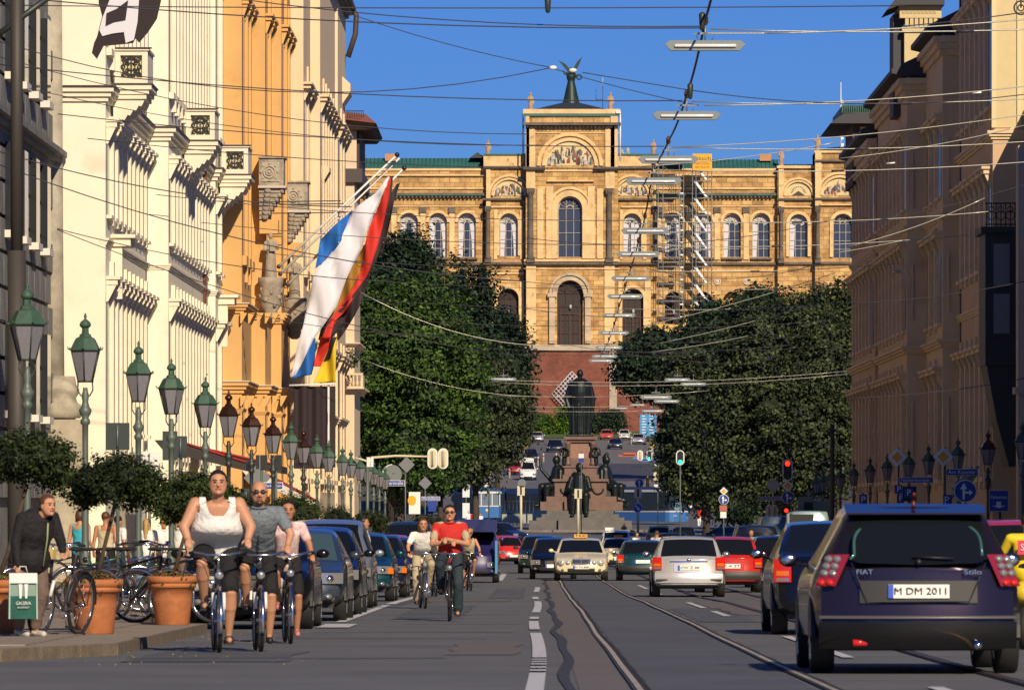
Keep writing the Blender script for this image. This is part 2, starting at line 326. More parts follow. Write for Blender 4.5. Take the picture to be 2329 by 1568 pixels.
# ================================================================ LEFT BUILDINGS
M_wht = mat('stucco_white', (.82, .77, .62), .85, var=.04, vscale=.6, bump=.12, bscale=25, dirt=(.55, (.70, .62, .48), .60))
M_wht2 = mat('stucco_trim', (.76, .70, .55), .8, var=.05, vscale=2)
M_orn = mat('stucco_orange', (.64, .38, .14), .85, var=.07, vscale=.7, dirt=(.6, (.56, .31, .1), .6), bump=.12, bscale=25)
M_orn2 = mat('orange_trim', (.66, .38, .13), .8, var=.05); M_crm = mat('stucco_cream', (.74, .58, .38), .85, var=.05, vscale=.7, bump=.12, bscale=25)
M_crm2 = mat('cream_trim', (.70, .56, .38), .8, var=.06, vscale=2); M_gstone = mat('grey_relief_stone', (.34, .29, .23), .9, var=.35, vscale=2, bump=.8, bscale=9)
M_win = mat('window_dark', (.025, .028, .035), .12, spec=.7); M_lead = mat('lead_flashing', (.07, .05, .045), .6); M_pipe = mat('downpipe_brown', (.16, .062, .035), .5)
M_gry = mat('grey_masonry', (.20, .20, .19), .85, var=.3, vscale=1.0, bump=.4, bscale=8); M_wrought = mat('wrought_iron', (.03, .028, .028), .6)
M_rooft = mat('roof_tile_red', (.30, .10, .05), .8, var=.3, vscale=4)
def plan(x0, Y0, steps):
    """corner list (X, Y) following R = receding and F = facing steps measured in the photograph"""
    X = (x0 - VX) * Y0 / F; Y = Y0; pts = [(X, Y)]
    for k, x1 in steps:
        if k == 'F': X = (x1 - VX) * Y / F
        else: Y = X * F / (x1 - VX)
        pts.append((X, Y))
    return pts
def zat(row, Y): return ZC + (VY - row) * Y / F
def building(name, label, pts, H, back, mats, z0=-2, cat='building'):
    b = thing(name, label, cat, (0, 0, 0)); poly = pts + [(back, pts[-1][1]), (back, pts[0][1])]
    MB().prism(poly, z0, H, axis='z').build('wall', mats[0], b); return b
def cornice(b, pts, z, out, h, m, name='cornice', steps=3, top=None):
    """moulding following the plan polyline, projecting to the street"""
    mb = MB(); side = 1 if pts[0][0] < 0 else -1
    for (a, c), (d, e) in zip(pts, pts[1:]):
        if abs(c - e) < 1e-6:
            for k in range(steps): o = out * (k + 1) / steps; zz = z + h * k / steps; mb.box(min(a, d) - .01, max(a, d) + o + .001 * k if side > 0 else max(a, d) + .01, c - o, c + .2 + .002 * k, zz, zz + h / steps) if side > 0 else mb.box(min(a, d) - o - .001 * k, max(a, d) + .01, c - o, c + .2, zz, zz + h / steps)
        else:
            for k in range(steps):
                o = out * (k + 1) / steps; zz = z + h * k / steps + .002
                mb.box(a - .2, a + o + .003, c - .001, e, zz, zz + h / steps) if side > 0 else mb.box(a - o - .003, a + .2, c - .001, e, zz, zz + h / steps)
    o = mb.build(name, m, b)
    if top:
        t = MB()
        for (a, c), (d, e) in zip(pts, pts[1:]):
            oo = out + .06
            if abs(c - e) < 1e-6: t.box(min(a, d), max(a, d) + oo, c - oo, c + .1, z + h + .004, z + h + .05) if side > 0 else t.box(min(a, d) - oo, max(a, d), c - oo, c + .1, z + h + .004, z + h + .05)
            else: t.box(a - .1, a + oo - .01, c, e, z + h + .006, z + h + .052) if side > 0 else t.box(a - oo + .01, a + .1, c, e, z + h + .006, z + h + .052)
        t.build('cornice_flashing', top, b)
    return o
def pilasters(b, pts, z0, z1, sp, wd, out, m, winm=M_win, hood=None, sill=None, seed=0):
    """windows with surrounds between pilaster strips on the receding stretches; every piece its own part"""
    side = 1 if pts[0][0] < 0 else -1; rr = random.Random(seed)
    for (a, c), (d, e) in zip(pts, pts[1:]):
        if abs(c - e) < 1e-6 or abs(e - c) < 1.0: continue
        n = max(1, int((e - c) / sp)); L = (e - c) / n
        pm = MB().box(0, side * out, -wd / 2, wd / 2, z0, z1).mesh('pilaster', m)
        wm = MB().box(0, side * .02, -(L - wd) * .34, (L - wd) * .34, z0 + (z1 - z0) * .08, z1 - (z1 - z0) * .14).mesh('window', winm)
        hm = None
        if hood:
            h = MB(); hz = z1 - (z1 - z0) * .12; hw = (L - wd) * .46
            h.box(0, side * hood, -hw, hw, hz, hz + .16); h.box(0, side * hood * 1.25, -hw * 1.08, hw * 1.08, hz + .161, hz + .26)
            for q in (-1, 1): h.prism([(0, hz), (side * hood * .9, hz), (side * .05, hz - .5), (0, hz - .5)], q * hw * .85 - .07, q * hw * .85 + .07)
            hm = h.mesh('window_hood', m)
        sm = MB().box(0, side * .16, -(L - wd) * .4, (L - wd) * .4, z0 + (z1 - z0) * .05, z0 + (z1 - z0) * .08).mesh('window_sill', m)
        for i in range(n):
            Y = c + L * (i + .5)
            if i: link('pilaster', pm, b, (a, c + L * i, 0))
            w = link('window', wm, b, (a, Y, 0)); link('window_sill', sm, w)
            if hm: link('window_hood', hm, w)
def pipe(b, x, Y, z0, z1, X=None, r=.09, m=M_pipe):
    X = (x - VX) * Y / F if X is None else X; mb = MB().tube([(X, Y, z0), (X, Y, z1)], r, 10)
    z = z0 + 1
    while z < z1: mb.tube([(X, Y, z), (X, Y, z + .06)], r * 1.35, 10); z += 3.1
    mb.build('downpipe', m, b)
def balcony(b, X, Y, out, z, L=3.0, m=M_wht2, h=1.12, ironpanel=True):
    mb = MB().box(X - .1, X + out + .12, Y - .1, Y + L + .1, z - .06, z + .08); mb.box(X - .1, X + out + .04, Y - .03, Y + L + .03, z - .2, z - .061)
    mb.box(X - .1, X + out - .04, Y + .02, Y + L - .02, z - .34, z - .201); s = mb.build('balcony_slab', m, b)
    MB().box(X - .1, X + out + .16, Y - .14, Y + L + .14, z + .084, z + .13).build('slab_flashing', M_lead, s)
    pp = MB(); T = .13
    pp.box(X, X + .17, Y, Y + T, z + .131, z + h); pp.box(X + out - .17, X + out, Y, Y + T, z + .131, z + h); pp.box(X + .17, X + out - .17, Y + .002, Y + T, z + .131, z + .3); pp.box(X + .17, X + out - .17, Y + .002, Y + T, z + h - .14, z + h)
    pp.box(X + out - T, X + out, Y + T, Y + L, z + .131, z + h - .001); pp.box(X, X + out, Y + L, Y + L + T, z + .131, z + h - .002); pp.box(X + .0, X + out + .05, Y - .06, Y + T + .03, z + h + .001, z + h + .07); pp.box(X + out - T - .03, X + out + .051, Y + T + .03, Y + L + .1, z + h + .001, z + h + .07)
    pr = pp.build('balcony_parapet', m, b); w = out - .34; cx = X + out / 2; cz = z + .3 + (h - .44) / 2; hh = (h - .44) / 2
    MB().box(X - .01, X + out + .12, Y - .12, Y + T + .1, z + h + .072, z + h + .1).build('parapet_flashing', M_lead, pr)
    if ironpanel:
        ir = MB(); yy = Y + .06; r = .017
        ir.torus((cx, yy, cz), min(w / 2, hh) * .82, r, 'y', 20, 6); ir.torus((cx, yy, cz), min(w / 2, hh) * .35, r, 'y', 14, 6); ir.tube([(cx, yy, cz - hh), (cx, yy, cz + hh)], r * 1.3, 6)
        for sx in (-1, 1):
            for sz in (-1, 1):
                ir.torus((cx + sx * w * .34, yy, cz + sz * hh * .68), w * .1, r, 'y', 10, 6); ir.tube([(cx + sx * w / 2, yy, cz + sz * hh), (cx + sx * w * .08, yy, cz + sz * hh * .15)], r, 6)
                ir.torus((cx + sx * w * .2, yy, cz + sz * hh * .35), w * .08, r, 'y', 10, 6); ir.torus((cx + sx * w * .12, yy, cz + sz * hh * .75), w * .07, r, 'y', 10, 6)
            ir.tube([(cx + sx * w * .46, yy, cz - hh), (cx + sx * w * .3, yy, cz), (cx + sx * w * .46, yy, cz + hh)], r, 6)
            ir.torus((cx + sx * w * .38, yy, cz), w * .09, r, 'y', 10, 6)
        ir.build('iron_panel', M_wrought, pr); MB().box(X + .17, X + out - .17, Y + .10, Y + .12, z + .3, z + h - .14).build('panel_backing', mat('panel_back', (.62, .55, .34), .8), pr)
    cr = MB(); Zs = z - .34; prof = [(X - .05, Zs), (X + out - .1, Zs)]
    for k in range(5): prof += [(X + out * (.86 - .17 * k), Zs - .12 - .14 * k), (X + out * (.80 - .17 * k), Zs - .22 - .14 * k), (X + out * (.72 - .17 * k), Zs - .20 - .14 * k)]
    prof += [(X - .05, Zs - .9)]
    for yy in (Y + .1, Y + L - .5): MB().prism(prof, yy, yy + .42).build('balcony_bracket', m, b)
# grey masonry building in shade at the far left edge
gb = building('grey_stone_building', 'dark grey rusticated stone building in shade beside the white palace', [(-14.6, 60), (-14.6, 184.9)], 24, -30, [M_gry])
for k, z in enumerate((11.5, 8.6, 6.3)):
    cornice(gb, [(-14.6, 60), (-14.6, 184.8)], z, .5 if k == 0 else .12, .5 if k == 0 else .14, M_gry, 'string_course')
stone = MB().box(0, .14, -.95, .95, -.42, .42).mesh('stone_block', M_gry)
for row in range(15):
    for i in range(11):
        Y = 164 + i * 2.02 + (row % 2) * 1.0
        if Y > 183.5: continue
        link('stone_block', stone, gb, (-14.6, Y, 2.0 + row * .96 + .06))
wm = MB().box(0, .2, -.6, .6, 0, 2.4).mesh('window', M_win); fm = MB().box(.0, .28, -.75, .75, -.2, 0).mesh('window_sill', mat('sill_white', (.7, .68, .6), .7))
for Y in (168, 172, 176, 180):
    for z in (4.0, 8.9, 13.2, 17.3):
        w = link('window', wm, gb, (-14.46, Y, z)); link('window_sill', fm, w)
cb = thing('stone_column', 'weathered half column on a moulded base at the corner of the white palace', 'column', (0, 0, 0))
MB().lathe([(.42, 4.6), (.38, 9), (.34, 17)], (-14.55, 184.2, 0), 16).build('shaft', mat('column_stone', (.40, .36, .28), .85, var=.3, vscale=2), cb)
c0 = P(138, 935, 184.2)
MB().lathe([(.60, -.75), (.62, -.55), (.60, -.35), (.50, -.28), (.46, -.15), (.55, 0), (.56, .1), (.47, .25), (.43, .5)], (c0.x, 184.2, c0.z + .55), 20).build('column_base', mat('column_stone', (.4, .36, .28)), cb)
MB().box(c0.x - .7, c0.x + .75, 183.5, 184.9, -2, c0.z - .25).build('plinth', mat('plinth_stone', (.42, .37, .28), .85, var=.2), cb)
# white palace
pA = plan(130, 185, [('F', 240), ('R', 335), ('F', 383), ('R', 474), ('F', 490), ('R', 505)])
wb = building('white_palace', 'sunlit creamy white palace with three iron panelled balconies', pA, 25, -32, [M_wht])
pilasters(wb, pA, 2.6, 8.8, 1.9, .55, .13, M_wht2, seed=1, hood=.34); pilasters(wb, pA, 9.9, 13.2, 1.9, .55, .13, M_wht2, hood=.32, seed=2); pilasters(wb, pA, 14.6, 22, 1.9, .5, .16, M_wht2, hood=.3, seed=3)
cornice(wb, pA, 13.55, .26, .42, M_wht2, top=M_lead)
cornice(wb, pA[1:], 9.25, .10, .2, M_wht2, 'string_course')
for Y, X in ((187, pA[1][0]), (212.5, pA[3][0]), (231.5, pA[5][0])): balcony(wb, X + .14, Y, 1.0, 14.1 - (.0 if Y < 200 else .2 if Y < 220 else .35), 2.6)
pipe(wb, 327, 204, -1, 25, r=.10); pipe(wb, 464, 226, -1, 25, r=.10)
for Y, X, z in ((187.3, pA[1][0], 9.6), (232, pA[5][0], 9.3)):
    o = MB(); o.box(X, X + .6, Y, Y + 1.6, z - .3, z - .05); o.box(X, X + .75, Y - .1, Y + 1.7, z - .05, z + .06); o.box(X, X + .34, Y + .1, Y + .4, z - 1.9, z - .3); o.build('window_canopy', M_wht2, wb)
for i in range(5):
    z = 3.6; Y = 189 + i * 3.2; X = pA[1][0] + .13; MB().box(X, X + .16, Y, Y + .5, z, z + .12).build('string_block', M_wht2, wb)
# orange building
pB = plan(505, pA[-1][1], [('F', 550), ('R', 572), ('F', 603), ('R', 617), ('F', 640), ('R', 660)])
pB[0] = (pA[-1][0] - .3, pB[0][1])
ob = building('orange_building', 'orange stucco building with grey stone relief bays', pB, 26, -32, [M_orn])
pilasters(ob, pB, 10, 22, 2.6, .5, .12, M_orn2, hood=.25, seed=5)
pilasters(ob, pB, 1.5, 6.2, 2.6, .5, .12, M_orn2, seed=6)
cornice(ob, pB, 8.75, .24, .34, M_orn2, top=mat('cornice_pale', (.62, .52, .40), .8)); cornice(ob, pB, 5.7, .26, .42, M_orn2, top=mat('cornice_pale', (.62, .52, .40), .8)); cornice(ob, pB, 5.0, .08, .14, M_orn2, 'string_course')
for px in (547, 585, 620):
    for kk, zz in ((0, 8.35), (1, 5.2)):
        q = P(px, 700, 0 + pB[0][1]); 
        for sgn in (0, 1): MB().prism([(0, .4), (.26, .4), (.05, 0), (0, 0)], 0, .2).build('console', M_orn2, ob, (q.x + sgn * .3, pB[0][1] - .24, zz))
for i, (xx, yr, Yb) in enumerate([(621, 365, 243), (675, 420, 253)]):
    # stone oriel balcony with rosette, bracket, and a saint on a corbel below
    g = thing('stone_oriel', ('carved grey stone balcony with rosette on the orange facade, nearer one', 'carved grey stone balcony with rosette on the orange facade, farther one')[i], 'balcony', (0, 0, 0), 0, 'carved grey stone balconies over the saints')
    s = S(Yb); w = 56 / s; X0 = (xx - 28 - VX) / s; zt = zat(yr, Yb); zb = zat(yr + 62, Yb)
    MB().box(X0, X0 + w, Yb - 1.6, Yb, zb, zt).build('parapet', M_gstone, g); MB().box(X0 + .1, X0 + w - .16, Yb - 1.64, Yb - 1.601, zb + .16, zt - .16).build('parapet_panel', mat('relief_light', (.42, .37, .29), .9, var=.2, bump=.6, bscale=12), g)
    r = MB().torus((X0 + w * .42, Yb - 1.66, (zb + zt) / 2), .23, .035, 'y', 20, 6); r.torus((X0 + w * .42, Yb - 1.66, (zb + zt) / 2), .12, .035, 'y', 14, 6); r.ell((X0 + w * .42, Yb - 1.66, (zb + zt) / 2), (.07, .04, .07))
    for k in range(8): r.ell((X0 + w * .42 + .33 * cos(k * pi / 4), Yb - 1.65, (zb + zt) / 2 + .33 * sin(k * pi / 4)), (.05, .03, .05), 8)
    r.build('rosette', mat('relief_light', (.42, .37, .29)), g); MB().box(X0 - .03, X0 + w + .07, Yb - 1.68, Yb, zt + .001, zt + .07).build('parapet_cap', M_gstone, g)
    MB().box(X0 - .03, X0 + w + .08, Yb - 1.7, Yb, zb - .09, zb - .001).build('slab', mat('slab_pale', (.55, .5, .42), .8), g)
    b2 = MB(); zc = zb - .1
    for k in range(7): b2.box(X0, X0 + w * (1 - .11 * k), Yb - 1.55 + k * .06, Yb, zc - .17 * (k + 1), zc - .17 * k - .002); b2.ell((X0 + w * (.92 - .11 * k), Yb - 1.5 + k * .06, zc - .17 * k - .08), (.1, .1, .11), 8); b2.ell((X0 + w * (.35 - .02 * k), Yb - 1.58 + k * .06, zc - .17 * k - .08), (.14, .08, .13), 8)
    b2.build('carved_bracket', M_gstone, g)
    MB().box(X0 + .0, X0 + w * .75, Yb - 1.1, Yb, zc - 1.75, zc - 1.2).build('canopy_block', M_orn2, g)
    st = thing('saint_statue', ('stone saint holding a book on the nearer corbel of the orange facade', 'stone saint on the farther corbel, half hidden by the flag poles')[i], 'statue', (X0 + w * .45, Yb - 1.0, 0), 0, 'stone saints on corbels')
    zs = zc - 3.45; q = MB(); q.cap((0, 0, zs + .05), (0, 0, zs + 1.0), .24, .17); q.cap((0, 0, zs + 1.0), (0, -.02, zs + 1.32), .19, .16); q.ell((0, -.04, zs + 1.62), (.1, .12, .14)); q.cap((-.2, 0, zs + 1.35), (-.24, -.1, zs + 1.05), .07, .06); q.cap((-.24, -.1, zs + 1.05), (.0, -.22, zs + 1.1), .06, .05); q.cap((.2, 0, zs + 1.35), (.28, -.08, zs + 1.1), .07, .06); q.cap((.28, -.08, zs + 1.1), (.12, -.24, zs + 1.25), .06, .05)
    for k in range(7): a = -pi + pi * k / 6; q.cap((.2 * cos(a), .15 * sin(a), zs), (.15 * cos(a), .11 * sin(a), zs + .95), .05, .04, 6)
    remesh(q, 'figure', M_gstone, st, .03, 2); MB().box(-.02, .2, -.3, -.2, zs + 1.0, zs + 1.25).build('book', M_gstone, st)
    cbm = MB(); cbm.lathe([(.12, -1.7), (.3, -1.55), (.26, -1.35), (.42, -1.1), (.40, -.75), (.46, -.6), (.44, -.35), (.5, -.22), (.5, -.02)], (0, .05, zs), 12)
    for k in range(14): a = k * 2.4; cbm.ell((.4 * cos(a), .05 + .4 * sin(a), zs - .5 - .06 * (k % 12)), (.09, .09, .1), 8)
    cbm.build('corbel', M_gstone, st)
# cream building
pC = plan(660, pB[-1][1], [('F', 690), ('R', 706), ('F', 728), ('R', 762), ('F', 768), ('R', 786)])
pC[0] = (pB[-1][0] - .2, pC[0][1])
c_b = building('cream_building', 'tall cream building with dark overhanging eaves next to the orange one', pC, zat(20, pC[-1][1]), -32, [M_crm])
H3 = zat(20, pC[-1][1]); pilasters(c_b, pC, 10.5, 20, 3.0, .4, .08, M_crm2, hood=.3, seed=8); pilasters(c_b, pC, 2, 9, 3.0, .4, .08, M_crm2, hood=.3, seed=9)
cornice(c_b, pC, H3 - .5, .5, .5, M_lead); cornice(c_b, pC, 5.2, .2, .3, M_crm2)
e = pC[-1]; MB().tube([(e[0] + .3, e[1] - 1, H3), (e[0] + .55, e[1] - 1, H3 - .4), (e[0] + .5, e[1] - 1, H3 - 1.3), (e[0] + .15, e[1] - 1, H3 - 2.4)], .13, 8).build('rain_hopper', M_lead, c_b)
MB().prism([(0, 0), (.38, -.35), (.38, -.75), (0, -1.3)], 0, 3, ).build('carved_bracket', M_crm2, c_b, (e[0], e[1] - 5, H3 - 3.6))
for row in (365, 700): MB().prism([(0, 0), (.3, -.1), (.3, -.3), (0, -.8)], 0, 2).build('carved_bracket', M_crm2, c_b, (pC[3][0], pC[3][1] + 3, zat(row, pC[3][1])))
q = P(694, 90, pC[2][1]); aw = MB().prism([(0, 0), (.5, -1.25), (.44, -1.9), (.38, -1.9), (.38, -1.3), (0, -.1)], 0, 2.5); tag(aw.build('window_awning', mat('awning_pale', (.60, .56, .50), .8), None, (q.x, q.y + 1.5, q.z)), 'pale sloping window awning high on the cream building', 'awning')
ba = thing('flower_balcony', 'small cream balcony with hanging green plant on the far end of the cream building', 'balcony', (0, 0, 0))
# corner house with projecting tiled roof
pD = plan(770, 318, [('F', 806), ('R', 819)])
db = building('corner_house', 'corner house with wide red tiled roof eaves at the end of the left row', pD, zat(385, 318), -30, [M_crm])
Yd = pD[0][1]; s = S(Yd); 
MB().box(P(770, 0, Yd).x, P(811, 0, Yd).x, Yd, Yd + 12, zat(385, Yd), zat(296, Yd)).build('loggia_wall', M_crm2, db)
MB().box(P(770, 0, Yd).x, P(824, 0, Yd).x, Yd - .3, Yd + 14, zat(415, Yd), zat(384, Yd)).build('dark_cornice', M_lead, db)
MB().box(P(811, 0, Yd).x + .005, P(817, 0, Yd).x, Yd + .3, Yd + 11, zat(384, Yd) + .01, zat(296, Yd)).build('corner_post', mat('post_brown', (.07, .03, .02), .7), db)
rf = MB(); a0 = P(730, 0, Yd).x; a1 = P(857, 0, Yd).x; z0 = zat(297, Yd); z1 = zat(268, Yd); zr = zat(240, Yd)
rf.add([(a0, Yd - 1.2, z1), (a1, Yd - 1.2, z1 - .35), (a1, Yd + 12, z1 - .35), (a0, Yd + 12, z1), (a0, Yd - .8, z0), (a1 - .3, Yd - .8, z0), (a1 - .3, Yd + 12, z0), (a0, Yd + 12, z0), (a0, Yd + 3, zr), (P(828, 0, Yd).x, Yd + 3, zr - .25), (P(828, 0, Yd).x, Yd + 9, zr - .25), (a0, Yd + 9, zr)],
       [(4, 5, 6, 7), (0, 1, 5, 4), (1, 2, 6, 5), (2, 3, 7, 6), (0, 4, 7, 3)], 1); rf.add(rf.v[:12], [(0, 8, 9, 1), (1, 9, 10, 2), (2, 10, 11, 3), (8, 11, 10, 9)], 0)
ro = rf.build('roof', [M_rooft, mat('eaves_dark', (.05, .025, .015), .8)], db)
g = MB()
for k in range(14): x = P(775 + k * 4, 0, Yd).x; g.tube([(x, Yd - .5, z1 - .02), (x, Yd - .5, z1 + .35)], .015, 5)
g.tube([(P(775, 0, Yd).x, Yd - .5, z1 + .33), (P(827, 0, Yd).x, Yd - .5, z1 + .33)], .02, 5); g.build('snow_guard', M_wrought, ro)
cornice(db, pD, zat(893, 318), .5, .3, M_crm2); cornice(db, pD, zat(880, 318) + 2.1, .3, .2, M_crm2)
Xb = pD[1][0]
bb = MB().box(Xb - .5, Xb + .45, Yd - .2, Yd + 2.5, zat(888, Yd), zat(878, Yd)); bb.box(Xb + .33, Xb + .45, Yd - .2, Yd + 2.5, zat(878, Yd), zat(852, Yd))
for k in range(5): bb.lathe([(.05, 0), (.08, .15), (.04, .4), (.06, .55)], (Xb - .45 + k * .2, Yd - .12, zat(878, Yd)), 8)
bb.box(Xb - .5, Xb + .45, Yd - .22, Yd - .02, zat(852, Yd) - .02, zat(848, Yd)); bb.build('balustrade', M_crm2, ba)
# ================================================================ RIGHT BUILDINGS
M_rb = mat('stucco_beige', (.68, .53, .31), .88, var=.1, vscale=.5, bump=.12, bscale=25, dirt=(.5, (.48, .37, .23), .6)); M_rp = mat('stucco_pinkish', (.60, .42, .25), .88, var=.12, vscale=.5, bump=.15, bscale=20)
M_rc = mat('stucco_yellow', (.62, .50, .27), .85, var=.05); M_rt = mat('right_trim', (.70, .55, .34), .85, var=.1); M_dgreen = mat('copper_roof_dark', (.05, .13, .10), .6, var=.3)
M_slate = mat('slate', (.05, .05, .06), .7)
pR1 = plan(2327, 215, [('F', 2258), ('R', 2181)]); pR2 = plan(2181, pR1[-1][1], [('F', 2144), ('R', 2106)]); pR3 = plan(2106, pR2[-1][1], [('F', 2063), ('R', 1995)]); pR4 = plan(1995, pR3[-1][1], [('F', 1990), ('R', 1937)])
def rbuild(name, label, pts, H, m, roofm=M_slate, eave=.6):
    pts2 = [(pts[0][0] + (.2), pts[0][1])] + pts[1:]
    b = thing(name, label, 'building'); poly = pts + [(34, pts[-1][1]), (34, pts[0][1])]
    MB().prism(poly, -2, H, axis='z').build('wall', m, b)
    r = MB(); y0, y1 = pts[0][1], pts[-1][1]; X = pts[-1][0]
    r.prism([(X - eave, H + .3), (X - eave, H + .12), (X + .1, H - .05), (34, H - .05), (34, H + 5), (24, H + 5)], y0, y1 - .01); r.build('roof', roofm, b)
    cornice(b, pts, H - .8, .35, .7, M_rt); return b
r0 = thing('yellow_corner_building', 'pale yellow building edge with iron scroll sign at the right border', 'building')
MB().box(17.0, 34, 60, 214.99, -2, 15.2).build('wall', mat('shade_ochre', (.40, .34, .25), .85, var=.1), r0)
b1 = rbuild('pink_palace', 'shaded pinkish palace with sunlit yellow side wall and dark bay window', pR1, 21.5, M_rp)
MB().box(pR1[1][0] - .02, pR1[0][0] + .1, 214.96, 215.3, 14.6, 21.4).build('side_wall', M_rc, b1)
for xx in (2260, 2318): q = P(xx, 0, 214.9); MB().box(q.x - .07, q.x + .07, 214.88, 214.95, 14.6, 20.6).build('corner_strip', mat('strip_pale', (.7, .58, .33), .8), b1)
k = MB()
for i in range(9): k.prism([(-.06, 0), (.06, 0), (.06, .35), (-.06, .35)], 0, .3)
for i in range(8): MB().box(0, .07, 0, .3, 0, .22).build('dentil', M_rc, b1, (pR1[1][0] + .06 + i * .14, 214.62, 20.5))
cornice(b1, pR1, 14.2, .2, .3, M_rt); cornice(b1, pR1, 8.3, .12, .25, M_rt)
pilasters(b1, pR1, 9.5, 13.5, 2.4, .5, .13, M_rt, hood=.3, seed=11); pilasters(b1, pR1, 15, 20, 2.4, .5, .13, M_rt, hood=.3, seed=12); pilasters(b1, pR1, 2, 7.5, 2.4, .5, .13, M_rt, hood=.3, seed=13)
b2 = rbuild('beige_building', 'shaded beige building between two dark downpipes', pR2, 19.2, M_rb)
b3 = rbuild('beige_tower_building', 'shaded beige building under the sunlit roof turret', pR3, 18.3, M_rb)
b4 = rbuild('green_roofed_building', 'shaded pinkish building with dark green flat roof at the far end of the right row', pR4, 17.2, M_rp)
for b, p, sd in ((b2, pR2, 20), (b3, pR3, 30), (b4, pR4, 40)):
    H = 17; pilasters(b, p, 2, 7, 2.6, .45, .12, M_rt, hood=.3, seed=sd); pilasters(b, p, 8, 12, 2.6, .45, .12, M_rt, hood=.3, seed=sd + 1); pilasters(b, p, 12.8, 16.4, 2.6, .45, .12, M_rt, hood=.26, seed=sd + 2)
    cornice(b, p, 7.4, .25, .3, M_rt); cornice(b, p, 12.2, .14, .2, M_rt)
pipe(b1, 2189, pR1[-1][1] - 1.2, -1, 21, r=.11, m=M_lead); pipe(b2, 2100, pR2[-1][1] + .2, -1, 19, r=.13, m=M_lead); pipe(b3, 2000, pR3[-1][1] - .5, -1, 18, r=.11, m=M_lead)
# windows on the faces that look towards the camera
for b, (xa, xb), Y in ((b2, (2144, 2181), pR2[0][1]), (b3, (2063, 2106), pR3[0][1])):
    for zc in (4.4, 9.8, 14.2):
        x0 = P(xa, 0, Y).x + .18; x1 = P(xb, 0, Y).x - .12
        for t in range(3): MB().box(x0 + t * .02, x0 + .02 + t * .02 + .001, Y - .03 - .02 * t, Y - .001, zc - 1.1, zc + 1.1).build('shadow_moulding', M_rt, b)
# roof turret
tu = thing('roof_turret', 'sunlit square roof turret with dentil cornice on the right roofs', 'turret', (0, 0, 0)); Yt = 246; x0, x1 = P(2057, 0, Yt).x, P(2129, 0, Yt).x
MB().box(x0, x1, Yt, Yt + 3, 16, zat(72, Yt)).build('turret_wall', M_rc, tu)
t = MB(); t.box(x0 - .1, x1 + .1, Yt - .12, Yt + 3.1, zat(72, Yt) + .002, zat(62, Yt)); t.box(x0 - .2, x1 + .2, Yt - .25, Yt + 3.2, zat(42, Yt), zat(14, Yt)); t.build('turret_cornice', M_rc, tu)
for i in range(7): MB().box(0, .14, 0, .2, 0, zat(42, Yt) - zat(62, Yt) - .003).build('dentil', M_rc, tu, (x0 + .02 + i * .19, Yt - .22, zat(62, Yt) + .002))
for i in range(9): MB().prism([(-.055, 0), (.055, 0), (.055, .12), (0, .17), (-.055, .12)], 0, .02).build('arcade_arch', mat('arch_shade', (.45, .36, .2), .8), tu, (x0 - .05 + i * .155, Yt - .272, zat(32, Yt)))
MB().prism([(x0 - .75, zat(26, Yt)), (x0 - .2, zat(14, Yt) + .003), (x1 + .3, zat(14, Yt) + .003), (x1 + .3, zat(2, Yt)), (x0 - .3, zat(-6, Yt))], Yt - .6, Yt + 3.5).build('turret_roof', M_slate, tu)
MB().box(x0 - .42, x0 - .005, Yt + .4, Yt + 3, 17, zat(30, Yt)).build('turret_side', M_slate, tu)
# far-right green flat roof with overhang, railing and loggia
gr = b4; Yg = pR4[-1][1] - 6; q0, q1 = P(1886, 0, Yg).x, P(2012, 0, Yg).x; zt = zat(240, Yg); zb = zat(284, Yg)
MB().prism([(q0, zb), (q0 + .15, zb + .12), (P(1915, 0, Yg).x, zat(262, Yg)), (q1, zat(258, Yg)), (q1, zb)], Yg - 1.2, Yg + 9).build('overhanging_roof', M_slate, b4)
MB().box(P(1913, 0, Yg).x, q1, Yg - .9, Yg + 8, zat(262, Yg) + .05, zat(243, Yg)).build('green_parapet', M_dgreen, b4)
g = MB(); 
for i in range(18): x = P(1918 + i * 5, 0, Yg).x; g.tube([(x, Yg - 1, zat(258, Yg)), (x, Yg - 1, zat(239, Yg))], .018, 5)
g.tube([(P(1916, 0, Yg).x, Yg - 1, zat(239, Yg)), (P(2006, 0, Yg).x, Yg - 1, zat(239, Yg))], .025, 5); g.build('roof_railing', M_dgreen, b4)
MB().box(P(1955, 0, Yg).x, P(1984, 0, Yg).x, Yg - .6, Yg, zat(380, Yg), zat(290, Yg)).build('loggia_pier', mat('loggia_orange', (.62, .40, .2), .8), b4)
MB().box(P(1996, 0, Yg).x, P(2003, 0, Yg).x, Yg - .65, Yg, zat(345, Yg), zat(300, Yg)).build('loggia_pier', mat('loggia_orange', (.62, .4, .2), .8), b4)
MB().box(P(1938, 0, Yg).x, P(2000, 0, Yg).x, Yg - .5, Yg + 6, zat(420, Yg), zb + .01).build('loggia_wall', mat('loggia_dark', (.07, .045, .035), .8), b4)
MB().prism([(P(1975, 0, Yg).x, zat(400, Yg)), (P(2000, 0, Yg).x, zat(352, Yg)), (P(2006, 0, Yg).x, zat(352, Yg)), (P(2006, 0, Yg).x, zat(412, Yg))], Yg - 1, Yg - .2).build('roof_gable', mat('gable_red', (.22, .09, .06), .8), b4)
